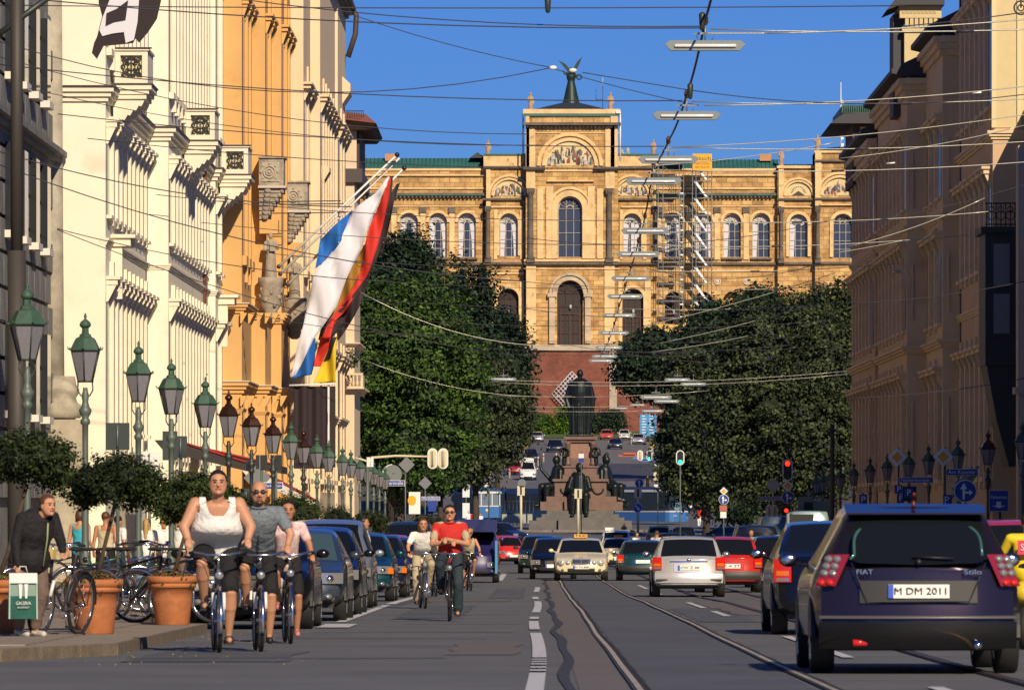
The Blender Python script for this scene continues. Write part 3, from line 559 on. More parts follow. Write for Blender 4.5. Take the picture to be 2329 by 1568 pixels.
# dark bay windows
def oriel(label, xa, xb, Y, rows, L, m, rail=True):
    o = thing('bay_window', label, 'bay window', (0, 0, 0), 0, 'dark bay windows on the right facades'); x0, x1 = P(xa, 0, Y).x, P(xb, 0, Y).x; z = [zat(r, Y) for r in rows]
    MB().box(x0, x1, Y, Y + L, z[2], z[1]).build('bay_body', m, o); MB().prism([(x0 + .05, z[2] - .002), (x1, z[2] - .002), (x1, z[3]), (x1 - .25, z[3]), (x0 + .4, (z[2] * .45 + z[3] * .55))], Y + .1, Y + L - .1).build('bay_base', m, o)
    MB().box(x0 - .15, x1, Y - .15, Y + L + .1, z[1] + .002, z[1] + .22).build('bay_cornice', m, o); h = (z[1] - z[2])
    for a, b in ((.14, .42), (.50, .80)):
        f = MB().box(x0 + .22, x1 - .18, Y - .03, Y - .002, z[2] + h * (a + .08), z[2] + h * (b + .14)).build('window_frame', mat('bay_frame', (.02, .03, .03), .6), o)
        MB().box(x0 + .28, x1 - .24, Y - .045, Y - .031, z[2] + h * (a + .1), z[2] + h * (b + .12)).build('pane', mat('bay_pane', (.16, .17, .21), .2), f)
    if rail:
        g = MB()
        for i in range(7): x = x0 + .05 + (x1 - x0 - .1) * i / 6; g.tube([(x, Y, z[1] + .22), (x, Y, z[0])], .02, 5)
        for i in range(3): g.torus((x0 + (x1 - x0) * (.2 + .3 * i), Y, (z[0] + z[1]) / 2 + .1), .15, .018, 'y', 14, 5); g.torus((x0 + (x1 - x0) * (.2 + .3 * i), Y, (z[0] + z[1]) / 2 + .3), .1, .018, 'y', 12, 5)
        g.tube([(x0, Y, z[0]), (x1, Y, z[0])], .03, 6); g.tube([(x0, Y, z[1] + .3), (x1, Y, z[1] + .3)], .025, 6); g.build('railing', M_wrought, o)
M_bay = mat('bay_dark', (.022, .028, .028), .6, var=.2)
oriel('large black green bay window with iron railing beside the pink palace', 2241, 2312, 211, (462, 530, 830, 1060), 3, M_bay)
oriel('narrow dark bay window at the far end of the right row', 1973, 1998, 278, (625, 700, 905, 1010), 3, M_bay)
M_strip = mat('pilaster_pale', (.45, .40, .32), .85)
MB().box(P(2316, 0, 205).x, 17.3, 205, 206, -2, zat(330, 205)).build('corner_pilaster', M_strip, r0); MB().box(P(2308, 0, 205).x, 17.3, 204.9, 206, zat(895, 205), zat(880, 205)).build('pilaster_capital', M_strip, r0)
sg = MB(); q = P(2322, 18, 200); sg.torus((q.x, q.y, q.z), .22, .03, 'y', 20, 6); sg.torus((q.x, q.y, q.z), .1, .025, 'y', 14, 6); sg.tube([(q.x - .02, q.y, q.z + .5), (17.1, 200, q.z + .5)], .04, 6); sg.tube([(q.x, q.y, q.z + .5), (q.x, q.y, q.z)], .03, 6); sg.build('scroll_bracket', M_wrought, r0)
# no buildings are set behind the camera; the near right wall shades these fronts
# ================================================================ PALACE ON THE HILL
YM = 960.0; sM = S(YM)
def mx(x): return (x - VX) / sM
def mz(y): return ZC - (y - VY) / sM
M_pal = brickmat('terracotta_stone', (.76, .49, .19), (.50, .29, .10), (.30, .18, .08), 1.6, .7, var=.27)
M_palt = mat('palace_trim', (.73, .51, .25), .85, var=.22, vscale=.5, bump=.4, bscale=2, dirt=(.9, (.30, .20, .11), .62)); M_paldk = mat('weathered_stone', (.13, .11, .09), .85, var=.4, vscale=.8)
M_teal = mat('copper_roof', (.035, .14, .12), .5, var=.2, vscale=.4); M_brk = brickmat('red_brick_wall', (.26, .085, .05), (.21, .06, .04), (.22, .10, .07), .5, .25, var=.2)
M_brown = mat('window_brown', (.055, .02, .012), .6); M_curt = mat('curtain', (.60, .60, .66), .8); M_dkin = mat('dark_interior', (.02, .012, .01), .6); M_sash = mat('sash', (.45, .40, .32), .6)
M_fresh = mat('navy_roof', (.03, .04, .055), .6)
pal = thing('palace', 'long arcaded ochre terracotta palace on the hill with central gabled block', 'palace')
def arch_wall(name, x0, x1, y0, y1, Y, ops, m=M_pal, depth=1.2, parent=pal, ex=None):
    """front wall (pixel rectangle at depth Y) with real arched openings (cx, half width, crown row, sill row)"""
    mb = MB(); X0, X1, Z0, Z1 = mx(x0), mx(x1), mz(y1), mz(y0); cur = X0
    def quad(a, b, c, d): mb.add([(a, Y, c), (b, Y, c), (b, Y, d), (a, Y, d)], [(0, 1, 2, 3)])
    for cx, hw, yt, yb in sorted(ops):
        a, b, c = mx(cx - hw), mx(cx + hw), mx(cx); r = (b - a) / 2; zt, zb = mz(yt), mz(yb); zs = zt - r
        if a > cur: quad(cur, a, Z0, Z1)
        if zb > Z0 + .01: quad(a, b, Z0, zb)
        n = 12; arc = [(c - r * cos(pi * i / n), zs + r * sin(pi * i / n)) for i in range(n + 1)]
        for (p, q), (s, t) in zip(arc, arc[1:]): mb.add([(p, Y, q), (s, Y, t), (s, Y, Z1), (p, Y, Z1)], [(0, 1, 2, 3)])
        loop = [(a, zb)] + arc + [(b, zb)]
        for (p, q), (s, t) in zip(loop, loop[1:]): mb.add([(p, Y, q), (s, Y, t), (s, Y + depth, t), (p, Y + depth, q)], [(0, 1, 2, 3)])
        mb.add([(a, Y, zb), (b, Y, zb), (b, Y + depth, zb), (a, Y + depth, zb)], [(0, 1, 2, 3)])
        cur = b
    if X1 > cur: quad(cur, X1, Z0, Z1)
    mb.box(X0, X1, Y + depth + .3, Y + 9, Z0, Z1 - .01); mb.add([(X0, Y, Z0), (X0, Y + 9, Z0), (X0, Y + 9, Z1), (X0, Y, Z1)], [(0, 1, 2, 3)]); mb.add([(X1, Y, Z0), (X1, Y + 9, Z0), (X1, Y + 9, Z1), (X1, Y, Z1)], [(0, 1, 2, 3)])
    mb.add([(X0, Y, Z1), (X1, Y, Z1), (X1, Y + 9, Z1), (X0, Y + 9, Z1)], [(0, 1, 2, 3)])
    me = bpy.data.meshes.new(name); me.from_pydata(mb.v, [], mb.f); me.materials.append(m); return link(name, me, parent)
def ring(mb, cx, yspring, r0, r1, Y0, Y1, n=16, legs=0):
    X, Z = mx(cx), mz(yspring); R0, R1 = r0 / sM, r1 / sM
    o = [(X - R1, Z - legs / sM)] + [(X - R1 * cos(pi * i / n), Z + R1 * sin(pi * i / n)) for i in range(n + 1)] + [(X + R1, Z - legs / sM)]
    q = [(X - R0, Z - legs / sM)] + [(X - R0 * cos(pi * i / n), Z + R0 * sin(pi * i / n)) for i in range(n + 1)] + [(X + R0, Z - legs / sM)]
    for i in range(len(o) - 1):
        v = [(*o[i], 0), (*o[i + 1], 0), (*q[i + 1], 0), (*q[i], 0)]
        mb.add([(a, Y0, b) for a, b, _ in v] + [(a, Y1, b) for a, b, _ in v], [(0, 1, 2, 3), (4, 7, 6, 5), (0, 4, 5, 1), (3, 2, 6, 7)])
def pwin(cx, hw, yt, yb, Y, style='curtain', parent=pal):
    a, b, c = mx(cx - hw), mx(cx + hw), mx(cx); r = (b - a) / 2; zt, zb = mz(yt), mz(yb); zs = zt - r; y = Y + .75
    f = MB(); n = 12
    for k in (-1, -.33, .33, 1): f.box(c + k * r * .96 - .04, c + k * r * .96 + .04, y - .06, y, zb, zs if abs(k) == 1 else zs + r * (.85 if abs(k) < 1 else 0))
    for k in range(5): z = zb + (zs - zb) * k / 4; f.box(a, b, y - .05, y + .01, z, z + .07)
    ring(f, cx, yt + hw, hw * .9, hw, y - .06, y); ring(f, cx, yt + hw, hw * .26, hw * .34, y - .06, y)
    for k in range(1, 8):
        t = pi * k / 8; f.tube([(c + .3 * r * cos(t), y - .03, zs + .3 * r * sin(t)), (c + .93 * r * cos(t), y - .03, zs + .93 * r * sin(t))], .035, 4)
    w = f.build('window', M_sash if style != 'door' else M_brown, parent)
    arc = [(c - r * cos(pi * i / n), zs + r * sin(pi * i / n)) for i in range(n + 1)]
    p = MB(); p.add([(a, y + .1, zb)] + [(u, y + .1, v) for u, v in arc] + [(b, y + .1, zb)], [tuple(range(n + 3))])
    me = bpy.data.meshes.new('pane'); me.from_pydata(p.v, [], p.f); me.materials.append(mat('palace_glass', (.045, .06, .105), .2, spec=.4) if style != 'door' else M_dkin); link('pane', me, w)
    if style in ('curtain', 'left', 'full'):
        k = MB()
        def cur(pts): k.add([(u, y + .06, v) for u, v in pts], [tuple(range(len(pts)))])
        cur([(c - r * .9, zs), (c - r * .80, zs + r * .5), (c - r * .4, zs + r * .85), (c, zs + r * .93), (c + r * .4, zs + r * .85), (c + r * .8, zs + r * .5), (c + r * .9, zs), (c + r * .3, zs - r * .2), (c, zs + r * .35), (c - r * .3, zs - r * .2)])
        cur([(a + .08, zb + .1), (a + .08, zs), (c - r * .3, zs), (c - r * .42, zb + (zs - zb) * .5), (c - r * .5, zb + .1)])
        if style == 'curtain': cur([(b - .08, zb + .1), (b - .08, zs), (c + r * .3, zs), (c + r * .5, zb + (zs - zb) * .55), (c + r * .6, zb + .1)])
        if style == 'full': cur([(c - r * .1, zb + .1), (c - r * .1, zs), (b - .1, zs), (b - .1, zb + .1)])
        k.build('curtain', M_curt, w)
    if style == 'door':
        d = MB(); z2 = zb + (zs - zb) * .62; d.box(c - r * .8, c + r * .8, y - .12, y - .07, z2 - .1, z2 + .12); d.box(c - .12, c + .12, y - .11, y - .06, zb, z2)
        for sx in (-1, 1): d.box(c + sx * r * .72 - .1, c + sx * r * .72 + .1, y - .1, y - .05, zb, z2 + 1)
        d.build('door_frame', M_brown, w)
        g = MB().ell((c + r * .05, y - .3, z2 + r * .55), (.22, .2, .4), 8); g.build('hanging_lantern', mat('lantern_grey', (.4, .42, .45), .4), w)
def hband(name, x0, x1, y0, y1, Y, out, m, parent=pal): return MB().box(mx(x0), mx(x1), Y - out, Y + .3, mz(y1), mz(y0)).build(name, m, parent)
def pcol(x, y0, y1, w, Y, m=M_paldk, out=.7):
    mb = MB(); X = mx(x); r = w / sM / 2; a, b = mz(y1), mz(y0); yy = Y - out * .55
    mb.lathe([(r * 1.35, 0), (r * 1.4, .35), (r, .5), (r * .9, b - a - 1.0), (r * 1.05, b - a - .9)], (X, yy, a), 12); mb.box(X - r * 1.5, X + r * 1.5, yy - r * 1.5, Y, a - .5, a)
    mb.add([(X - r * s_, yy - r * s_, a + z) for s_, z in ((1, b - a - .9), (1.5, b - a))] + [(X + r * s_, yy - r * s_, a + z) for s_, z in ((1, b - a - .9), (1.5, b - a))] + [(X + r, Y, b - .9), (X + 1.5 * r, Y, b), (X - r, Y, b - .9), (X - 1.5 * r, Y, b)], [(0, 2, 3, 1), (2, 4, 5, 3), (6, 0, 1, 7), (1, 3, 5, 7)])
    for k in range(4): mb.ell((X - r * 1.1 + k * r * .73, yy - r * 1.25, b - .45), (r * .3, r * .25, .4), 6)
    mb.build('column', m, pal)
# walls by storey
Yc, Yf, Yw = YM - 4, YM - 1.5, YM
arch_wall('wall', 1196, 1405, 600, 800, Yc, [(1296, 29, 640, 790)]); arch_wall('wall', 1196, 1405, 262, 600, Yc, [(1296, 27, 450, 587)])
arch_wall('wall', 1105, 1196, 600, 800, Yf, [(1156, 23, 657, 786)]); arch_wall('wall', 1105, 1196, 385, 600, Yf, [(1157, 20, 487, 584)])
arch_wall('wall', 1405, 1493, 600, 800, Yf, [(1439, 24, 657, 786)]); arch_wall('wall', 1405, 1493, 385, 600, Yf, [(1437, 20, 487, 584)])
LW = [790 + 68.5 * i for i in range(5)]; LW = [788, 860, 930, 996, 1062]
arch_wall('wall', 560, 1105, 600, 800, Yw, [(x, 20, 665, 780) for x in LW]); arch_wall('wall', 560, 1105, 385, 600, Yw, [(x, 20, 485, 585) for x in LW])
RW = [1532, 1600, 1665, 1731]
arch_wall('wall', 1493, 1768, 600, 800, Yw, [(x, 20, 663, 780) for x in RW]); arch_wall('wall', 1493, 1768, 385, 600, Yw, [(x, 20, 487, 585) for x in RW])
arch_wall('wall', 1768, 1852, 600, 800, Yf, []); arch_wall('wall', 1768, 1852, 378, 600, Yf, [(1815, 20, 489, 586)])
arch_wall('wall', 1852, 2000, 600, 800, Yc + 1, []); arch_wall('wall', 1852, 2000, 348, 600, Yc + 1, [(1915, 22, 489, 588)])
for x in LW: pwin(x, 20, 485, 585, Yw)
for i, x in enumerate(RW): pwin(x, 20, 487, 585, Yw, 'left' if i > 1 else 'curtain')
pwin(1157, 20, 487, 584, Yf); pwin(1437, 20, 487, 584, Yf, 'full'); pwin(1815, 20, 489, 586, Yf, 'left'); pwin(1915, 22, 489, 588, Yc + 1, 'glass'); pwin(1296, 27, 450, 587, Yc, 'glass')
pwin(1296, 29, 640, 790, Yc, 'door'); pwin(1156, 23, 657, 786, Yf, 'door'); pwin(1439, 24, 657, 786, Yf, 'door')
for x in RW[:2]: pwin(x, 20, 663, 780, Yw, 'door')
# mouldings: (x0, x1, y0, y1, Y, projection, material)
G = M_paldk; T = M_palt
for a in [(1190, 1410, 252, 262, Yc, .3, T), (1187, 1414, 262, 268, Yc, .3, M_teal), (1190, 1411, 283, 289, Yc, 1.2, G), (1190, 1240, 383, 389, Yc, .9, G), (1350, 1411, 383, 389, Yc, .9, G), (1194, 1407, 305, 307, Yc, .2, T), (1236, 1356, 390, 393, Yc, .2, T), (1244, 1350, 413, 416, Yc, .55, T),
          (1192, 1409, 592, 597, Yc, .5, T), (1192, 1409, 599, 604, Yc, .7, G), (1100, 1196, 597, 602, Yf, .6, G), (1405, 1497, 597, 602, Yf, .6, G), (560, 1105, 597, 602, Yw, .5, G), (1493, 1768, 597, 602, Yw, .5, G), (1768, 1852, 597, 602, Yf, .5, G), (1852, 2000, 597, 602, Yc + 1, .5, G),
          (1100, 1197, 354, 385, Yf, .15, T), (1405, 1497, 354, 385, Yf, .15, T), (1100, 1197, 379, 384, Yf, .6, G), (1405, 1497, 379, 384, Yf, .6, G), (1100, 1197, 351, 354, Yf, .4, M_teal), (1405, 1497, 351, 354, Yf, .4, M_teal),
          (1098, 1197, 452, 456, Yf, .6, G), (1405, 1497, 452, 456, Yf, .6, G), (1112, 1190, 470, 473, Yf, .3, T), (1412, 1488, 470, 473, Yf, .3, T), (1103, 1197, 620, 624, Yf, .25, T),
          (560, 1103, 383, 388, Yw, .25, T), (560, 1103, 396, 400, Yw, .4, T), (560, 1103, 426, 430, Yw, .25, T), (560, 1103, 439, 443, Yw, .8, G), (560, 1103, 443, 445, Yw, .9, M_teal), (1493, 1766, 383, 388, Yw, .25, T), (1493, 1766, 396, 400, Yw, .4, T), (1493, 1766, 426, 430, Yw, .25, T), (1493, 1766, 439, 443, Yw, .8, G), (1493, 1766, 443, 445, Yw, .9, M_teal),
          (560, 1103, 468, 470, Yw, .2, T), (1493, 1766, 468, 470, Yw, .2, T), (1766, 1855, 378, 384, Yf, .5, T), (1766, 1855, 452, 456, Yf, .6, G), (1775, 1848, 470, 473, Yf, .3, T), (1850, 2000, 345, 350, Yc + 1, .3, T), (1850, 2000, 366, 370, Yc + 1, .6, G), (1850, 2000, 452, 456, Yc + 1, .6, G), (1862, 2000, 466, 469, Yc + 1, .5, T),
          (1100, 1197, 640, 643, Yf, .15, T), (1493, 1768, 614, 617, Yw, .2, T), (560, 1105, 614, 617, Yw, .2, T), (1192, 1409, 612, 614, Yc, .2, T)]:
    hband('stone_band', *a[:5], a[5], a[6])
dm = MB().box(-.14, .14, -.75, 0, -.3, 0).mesh('bracket', M_paldk)
for x0, x1, y, Y in ((826, 1100, 445.5, Yw), (1560, 1766, 445.5, Yw), (1196, 1408, 289.5, Yc)):
    n = int((x1 - x0) / 9)
    for i in range(n): link('bracket', dm, pal, (mx(x0 + (i + .5) * 9), Y, mz(y)))
# pilasters / columns
for x in (1207, 1385): pcol(x, 432, 592, 13, Yc)
for x in (1110, 1490): pcol(x, 470, 590, 10, Yf)
for x in (1776, 1858): pcol(x, 472, 592, 9, Yf if x < 1800 else Yc + 1)
def vst(x0, x1, y0, y1, Y, out, m=T, name='pilaster'): return MB().box(mx(x0), mx(x1), Y - out, Y - .001, mz(y1), mz(y0)).build(name, m, pal)
for x0, x1, y0, y1, Y in [(1197, 1217, 290, 431, Yc), (1376, 1397, 290, 431, Yc), (1197, 1219, 606, 782, Yc), (1374, 1397, 606, 782, Yc), (1196, 1204, 262, 383, Yc), (1388, 1404, 262, 383, Yc), (1242, 1258, 426, 590, Yc), (1336, 1352, 426, 590, Yc), (1222, 1236, 432, 590, Yc), (1357, 1371, 432, 590, Yc),
                          (1106, 1116, 385, 470, Yf), (1484, 1493, 385, 470, Yf), (1124, 1131, 478, 590, Yf), (1183, 1190, 478, 590, Yf), (1410, 1416, 478, 590, Yf), (1462, 1470, 478, 590, Yf), (1770, 1782, 378, 470, Yf), (1852, 1866, 348, 470, Yc + 1), (1112, 1128, 640, 782, Yf), (1182, 1194, 640, 782, Yf), (1406, 1414, 640, 782, Yf), (1466, 1480, 640, 782, Yf)]:
    vst(x0, x1, y0, y1, Y, .28)
for xs in (LW, RW):
    for i, x in enumerate(xs):
        X = x - 34; vst(X - 6, X + 6, 484, 590, Yw, .25); vst(X - 8, X + 8, 471, 484, Yw, .45, G, 'capital')
        rr = MB(); ring(rr, x, 505, 21, 27, Yw - .3, Yw - .001); rr.build('arch_moulding', T, pal)
        vst(x - 24, x + 24, 586, 590, Yw, .5, G, 'window_sill')
rr = MB(); ring(rr, 1296, 477, 28, 41, Yc - .35, Yc - .001, legs=113); rr.build('arch_moulding', T, pal)
rr = MB(); ring(rr, 1296, 477, 44, 50, Yc - .2, Yc - .002); rr.build('arch_moulding', T, pal)
for cx, yt, hw, Y in ((1157, 487, 20, Yf), (1437, 487, 20, Yf), (1815, 489, 20, Yf), (1915, 489, 22, Yc + 1)):
    rr = MB(); ring(rr, cx, yt + hw, hw + 1, hw + 8, Y - .3, Y - .001, legs=75); rr.build('arch_moulding', T, pal)
M_portal = mat('portal_stone', (.50, .40, .27), .85, var=.25, vscale=.6, dirt=(.7, (.25, .2, .15), .6))
rr = MB(); ring(rr, 1296, 669, 30, 40, Yc - .5, Yc - .001); ring(rr, 1296, 669, 41, 47, Yc - .8, Yc - .001); rr.box(mx(1249), mx(1262), Yc - .7, Yc, mz(782), mz(669)); rr.box(mx(1330), mx(1343), Yc - .7, Yc, mz(782), mz(669)); rr.box(mx(1245), mx(1266), Yc - .9, Yc, mz(677), mz(668)); rr.box(mx(1327), mx(1347), Yc - .9, Yc, mz(677), mz(668)); rr.build('portal_arch', M_portal, pal)
for cx in (1156, 1439): rr = MB(); ring(rr, cx, 680, 24, 31, Yf - .35, Yf - .001, legs=100); rr.build('arch_moulding', T, pal)
for cx, hw in ((1157, 34), (1437, 34), (1815, 34), (1296, 50), (1915, 34)): hband('relief_frieze', cx - hw, cx + hw, 590, 597, Yc + .0 if cx in (1296,) else Yf, .1, mat('relief', (.50, .30, .14), .9, var=.3, vscale=3, bump=1, bscale=4))
# medallions on the wings
for x in (1665, 1731):
    m_ = MB().torus((mx(x - 33), Yw - .1, mz(640)), .45, .12, 'y', 16, 6); m_.ell((mx(x - 33), Yw - .1, mz(640)), (.3, .15, .4), 8); m_.build('medallion', mat('bust_pale', (.6, .5, .4), .8), pal)
# lunettes with painted mosaics (generic crowd of figures)
M_gold = mat('mosaic_gold', (.62, .46, .17), .5, col2=(.70, .58, .36), vscale=1.1)
def lunette(cx, yb, r, Y, seed, gold_only=False):
    X, Z, R = mx(cx), mz(yb), r / sM; n = 20
    o = MB().add([(X - R, Y - .06, Z)] + [(X - R * cos(pi * i / n), Y - .06, Z + R * sin(pi * i / n)) for i in range(1, n)] + [(X + R, Y - .06, Z)], [tuple(range(n + 1))])
    l = o.build('mosaic_lunette', M_gold, pal); rr = MB(); ring(rr, cx, yb, r, r + r * .13, Y - .45, Y - .001); ring(rr, cx, yb, r * 1.2, r * 1.34, Y - .3, Y - .001); rr.build('lunette_moulding', T, pal)
    R_ = random.Random(seed); cols = [(.05, .04, .04), (.28, .05, .03), (.10, .12, .16), (.50, .46, .40), (.20, .10, .05), (.42, .40, .42), (.62, .55, .42), (.08, .10, .06)]
    mb = [MB() for _ in cols]
    if gold_only:
        for k in range(9): a = pi * (k + .5) / 9; mb[4].add([(X + R * .3 * cos(a), Y - .09, Z + R * .35 + R * .25 * sin(a)), (X + R * .55 * cos(a - .12), Y - .09, Z + R * .1 + R * .6 * sin(a - .12)), (X + R * .55 * cos(a + .12), Y - .09, Z + R * .1 + R * .6 * sin(a + .12))], [(0, 1, 2)])
        mb[0].add([(X - R * .5, Y - .09, Z + .02), (X + R * .5, Y - .09, Z + .02), (X, Y - .09, Z + R * .35)], [(0, 1, 2)])
    else:
        for k in range(int(30 + r * .9)):
            u = R_.uniform(-.93, .93); hmax = math.sqrt(1 - u * u) * .78; z = R_.uniform(0, max(.02, hmax - .22)) * R; h = R * R_.uniform(.14, .34); w = R * R_.uniform(.035, .085); x = X + u * R * .95; y = Y - .08 - .002 * k
            if z + h > math.sqrt(max(0, 1 - u * u)) * R * .9: h = max(.1, math.sqrt(max(0, 1 - u * u)) * R * .88 - z)
            c = R_.randrange(len(cols)); mb[c].add([(x - w, y, Z + z), (x + w, y, Z + z), (x + w * .7, y, Z + z + h * .7), (x, y, Z + z + h), (x - w * .7, y, Z + z + h * .72)], [(0, 1, 2, 3, 4)])
            mb[4].add([(x - w * .35, y - .001, Z + z + h * .78), (x + w * .35, y - .001, Z + z + h * .78), (x + w * .3, y - .001, Z + z + h), (x - w * .3, y - .001, Z + z + h)], [(0, 1, 2, 3)])
    for q, c in zip(mb, cols):
        if q.v: q.build('mosaic_figures', mat('mosaic_%d' % cols.index(c), c, .6), l)['kind'] = 'stuff'
lunette(1296, 380, 56, Yc, 3); lunette(1158, 446, 36, Yf, 4); lunette(1437, 446, 36, Yf, 5); lunette(1815, 446, 31, Yf, 6, True); lunette(1908, 446, 40, Yc + 1, 7)
# roofs
def proof(x0, x1, y0, y1, Y, m=M_teal):
    X0, X1, z1, z0 = mx(x0), mx(x1), mz(y0), mz(y1)
    o = MB().add([(X0, Y, z0), (X1, Y, z0), (X1, Y + 3.5, z1), (X0, Y + 3.5, z1), (X0, Y + 9, z0), (X1, Y + 9, z0)], [(0, 1, 2, 3), (3, 2, 5, 4), (0, 3, 4), (1, 5, 2)]).build('roof', m, pal)
    sm = MB(); n = int((x1 - x0) / 9)
    for i in range(n + 1): x = X0 + (X1 - X0) * i / n; sm.tube([(x, Y - .02, z0 + .03), (x, Y + 3.48, z1 + .04)], .05, 4)
    sm.build('roof_seam', mat('seam_dark', (.02, .09, .08), .6), o)
proof(560, 1105, 357, 384, Yw); proof(1493, 1770, 360, 384, Yw); proof(1770, 1852, 372, 382, Yf); proof(1100, 1197, 350, 355, Yf); proof(1405, 1497, 350, 355, Yf)
X0, X1 = mx(1192), mx(1403); o = MB().add([(X0 + 1.5, Yc + .5, mz(252)), (X1 - 1.5, Yc + .5, mz(252)), (X1 - 1.5, Yc + 10, mz(252)), (X0 + 1.5, Yc + 10, mz(252)), (mx(1298), Yc + 5, mz(228))], [(0, 1, 4), (1, 2, 4), (2, 3, 4), (3, 0, 4)]).build('roof', M_fresh, pal)
MB().add([(mx(1848), Yc + 1, mz(346)), (mx(2010), Yc + 1, mz(346)), (mx(2010), Yc + 9, mz(320)), (mx(1885), Yc + 9, mz(332))], [(0, 1, 2, 3)]).build('roof', M_fresh, pal)
for x in (888, 1742): MB().box(mx(x - 13), mx(x + 13), Yw + 2, Yw + 3, mz(364), mz(348)).build('chimney', mat('chimney_brick', (.5, .25, .11), .8), pal)
MB().prism([(mx(1068), mz(358)), (mx(1104), mz(358)), (mx(1086), mz(345))], Yw + 1, Yw + 4).build('dormer', M_fresh, pal)
# stone statues on the parapets, victory figure on top
def statue(x, yb, yt, Y, label):
    t = thing('parapet_statue', label, 'statue', (mx(x), Y, mz(yb)), 0, 'stone figures on the palace parapet'); h = (yb - yt) / sM; k = h / 3.3; q = MB()
    q.cap((0, 0, .3 * k), (0, 0, 1.8 * k), .42 * k, .32 * k); q.cap((0, 0, 1.8 * k), (0, 0, 2.5 * k), .34 * k, .30 * k); q.cap((0, 0, 2.6 * k), (0, 0, 2.8 * k), .14 * k, .12 * k); q.ell((0, -.03, 3.0 * k), (.2 * k, .22 * k, .26 * k))
    q.cap((-.35 * k, 0, 2.5 * k), (-.52 * k, -.1, 1.9 * k), .13 * k, .11 * k); q.cap((-.52 * k, -.1, 1.9 * k), (-.3 * k, -.3 * k, 2.1 * k), .11 * k, .1 * k); q.cap((.35 * k, 0, 2.5 * k), (.5 * k, 0, 1.5 * k), .13 * k, .11 * k)
    for i in range(6): a = -pi + pi * i / 5; q.cap((.38 * k * cos(a), .38 * k * sin(a), .1 * k), (.27 * k * cos(a), .27 * k * sin(a), 1.8 * k), .08 * k, .05 * k, 6)
    remesh(q, 'figure', mat('statue_stone', (.42, .29, .19), .9, var=.3, vscale=1.5), t, .07 * k, 1); MB().box(-.5 * k, .5 * k, -.5 * k, .5 * k, -.02, .22 * k).build('pedestal', M_palt, t)
for a in ((1207, 260, 213, Yc + .6, 'stone figure at the left end of the central block parapet'), (1388, 260, 213, Yc + .6, 'stone figure at the right end of the central block parapet'), (1110, 360, 318, Yf + .6, 'stone figure above the columns left of the central block'), (1486, 358, 317, Yf + .6, 'stone figure above the scaffolded bay'), (1776, 380, 338, Yf + .6, 'shorter stone figure beside the right roof'), (1858, 350, 307, Yc + 1.8, 'stone figure on the tall right pavilion next to the flagpole')): statue(*a)
tv = thing('victory_statue', 'dark bronze winged woman holding a wreath on top of the palace', 'statue', (mx(1299), Yc + 5, mz(240)))
q = MB(); q.lathe([(1.3, .2), (1.15, .9), (.85, 2.6), (.60, 3.6), (.56, 3.9), (.74, 4.5), (.72, 4.9), (.2, 5.3)], n=16)
for i in range(14): a = 2 * pi * i / 14; q.cap((1.25 * cos(a), 1.1 * sin(a), .2), (.62 * cos(a), .62 * sin(a), 3.2), .16, .07, 6)
q.ell((0, -.05, 5.75), (.24, .27, .3)); q.cap((0, 0, 5.3), (0, 0, 5.6), .16, .14); q.cap((-.5, 0, 5.1), (-1.0, -.1, 4.95), .18, .14); q.cap((-1.0, -.1, 4.95), (-1.25, -.1, 5.5), .14, .12); q.cap((.5, 0, 5.1), (.85, -.1, 4.6), .18, .14); q.cap((.85, -.1, 4.6), (1.05, -.2, 4.3), .13, .11)
remesh(q, 'figure', mat('bronze_dark', (.022, .045, .038), .5, .35, var=.3, vscale=2), tv, .09, 1)
for sx, tip in ((-1, 7.1), (1, 7.7)):
    MB().prism([(sx * .2, 4.9), (sx * 1.05, 6.0), (sx * (1.95 if sx < 0 else 1.75), tip), (sx * .95, 6.9 if sx > 0 else 6.6), (sx * .3, 5.9)], .2, .42).build('wing', MATS['bronze_dark'], tv)
MB().torus((1.25, -.2, 4.5), .38, .12, 'y', 16, 6).build('wreath', MATS['bronze_dark'], tv)
pb = MB()
for k in range(5): pb.box(-2.3 + .28 * k, 2.3 - .28 * k, -2.3 + .28 * k, 2.3 - .28 * k, -1.5 + .34 * k, -1.16 + .34 * k - .002)
pb.build('stepped_pedestal', mat('pedestal_dark', (.05, .06, .045), .8), tv); MB().box(-.32, .32, -2.36, -2.31, -1.2, -.5).build('plaque', M_palt, tv)
# aerial mast, dishes, flag with blue-white stripes
am = thing('aerial', 'thin forked aerial mast behind the parapet of the central block', 'aerial', (mx(1371), Yc + 4, mz(252)))
MB().tube([(0, 0, 0), (0, 0, 3.9)], .05, 6).build('mast', M_iron, am); MB().tube([(-1.05, 0, 1.5), (-1.05, 0, 3.4)], .04, 6).tube([(-1.05, 0, 1.75), (0, 0, 1.75)], .04, 6).build('arm', M_iron, am); MB().tube([(0, 0, 3.9), (0, 0, 5.2)], .03, 6).build('tip', M_white, am)
for x, r in ((1415, .42), (1428, .55)):
    d = thing('satellite_dish', 'small grey satellite dish on the palace roof' if r < .5 else 'larger grey satellite dish on the palace roof near the scaffold', 'satellite dish', (mx(x), Yf + 2, mz(351)), 0, 'roof satellite dishes'); MB().ell((0, 0, r), (r * .6, .12, r), 12).build('dish', mat('dish_grey', (.3, .36, .33), .5), d); MB().box(-.3, .3, 0, .3, -.1, .3).build('base', M_white, d)
fp = thing('flagpole', 'flagpole on the palace roof with a narrow light blue and white striped flag', 'flagpole', (mx(1914), Yc + 6, mz(340)))
MB().tube([(0, 0, -1), (0, 0, 10.6)], .07, 8).build('pole', M_white, fp)
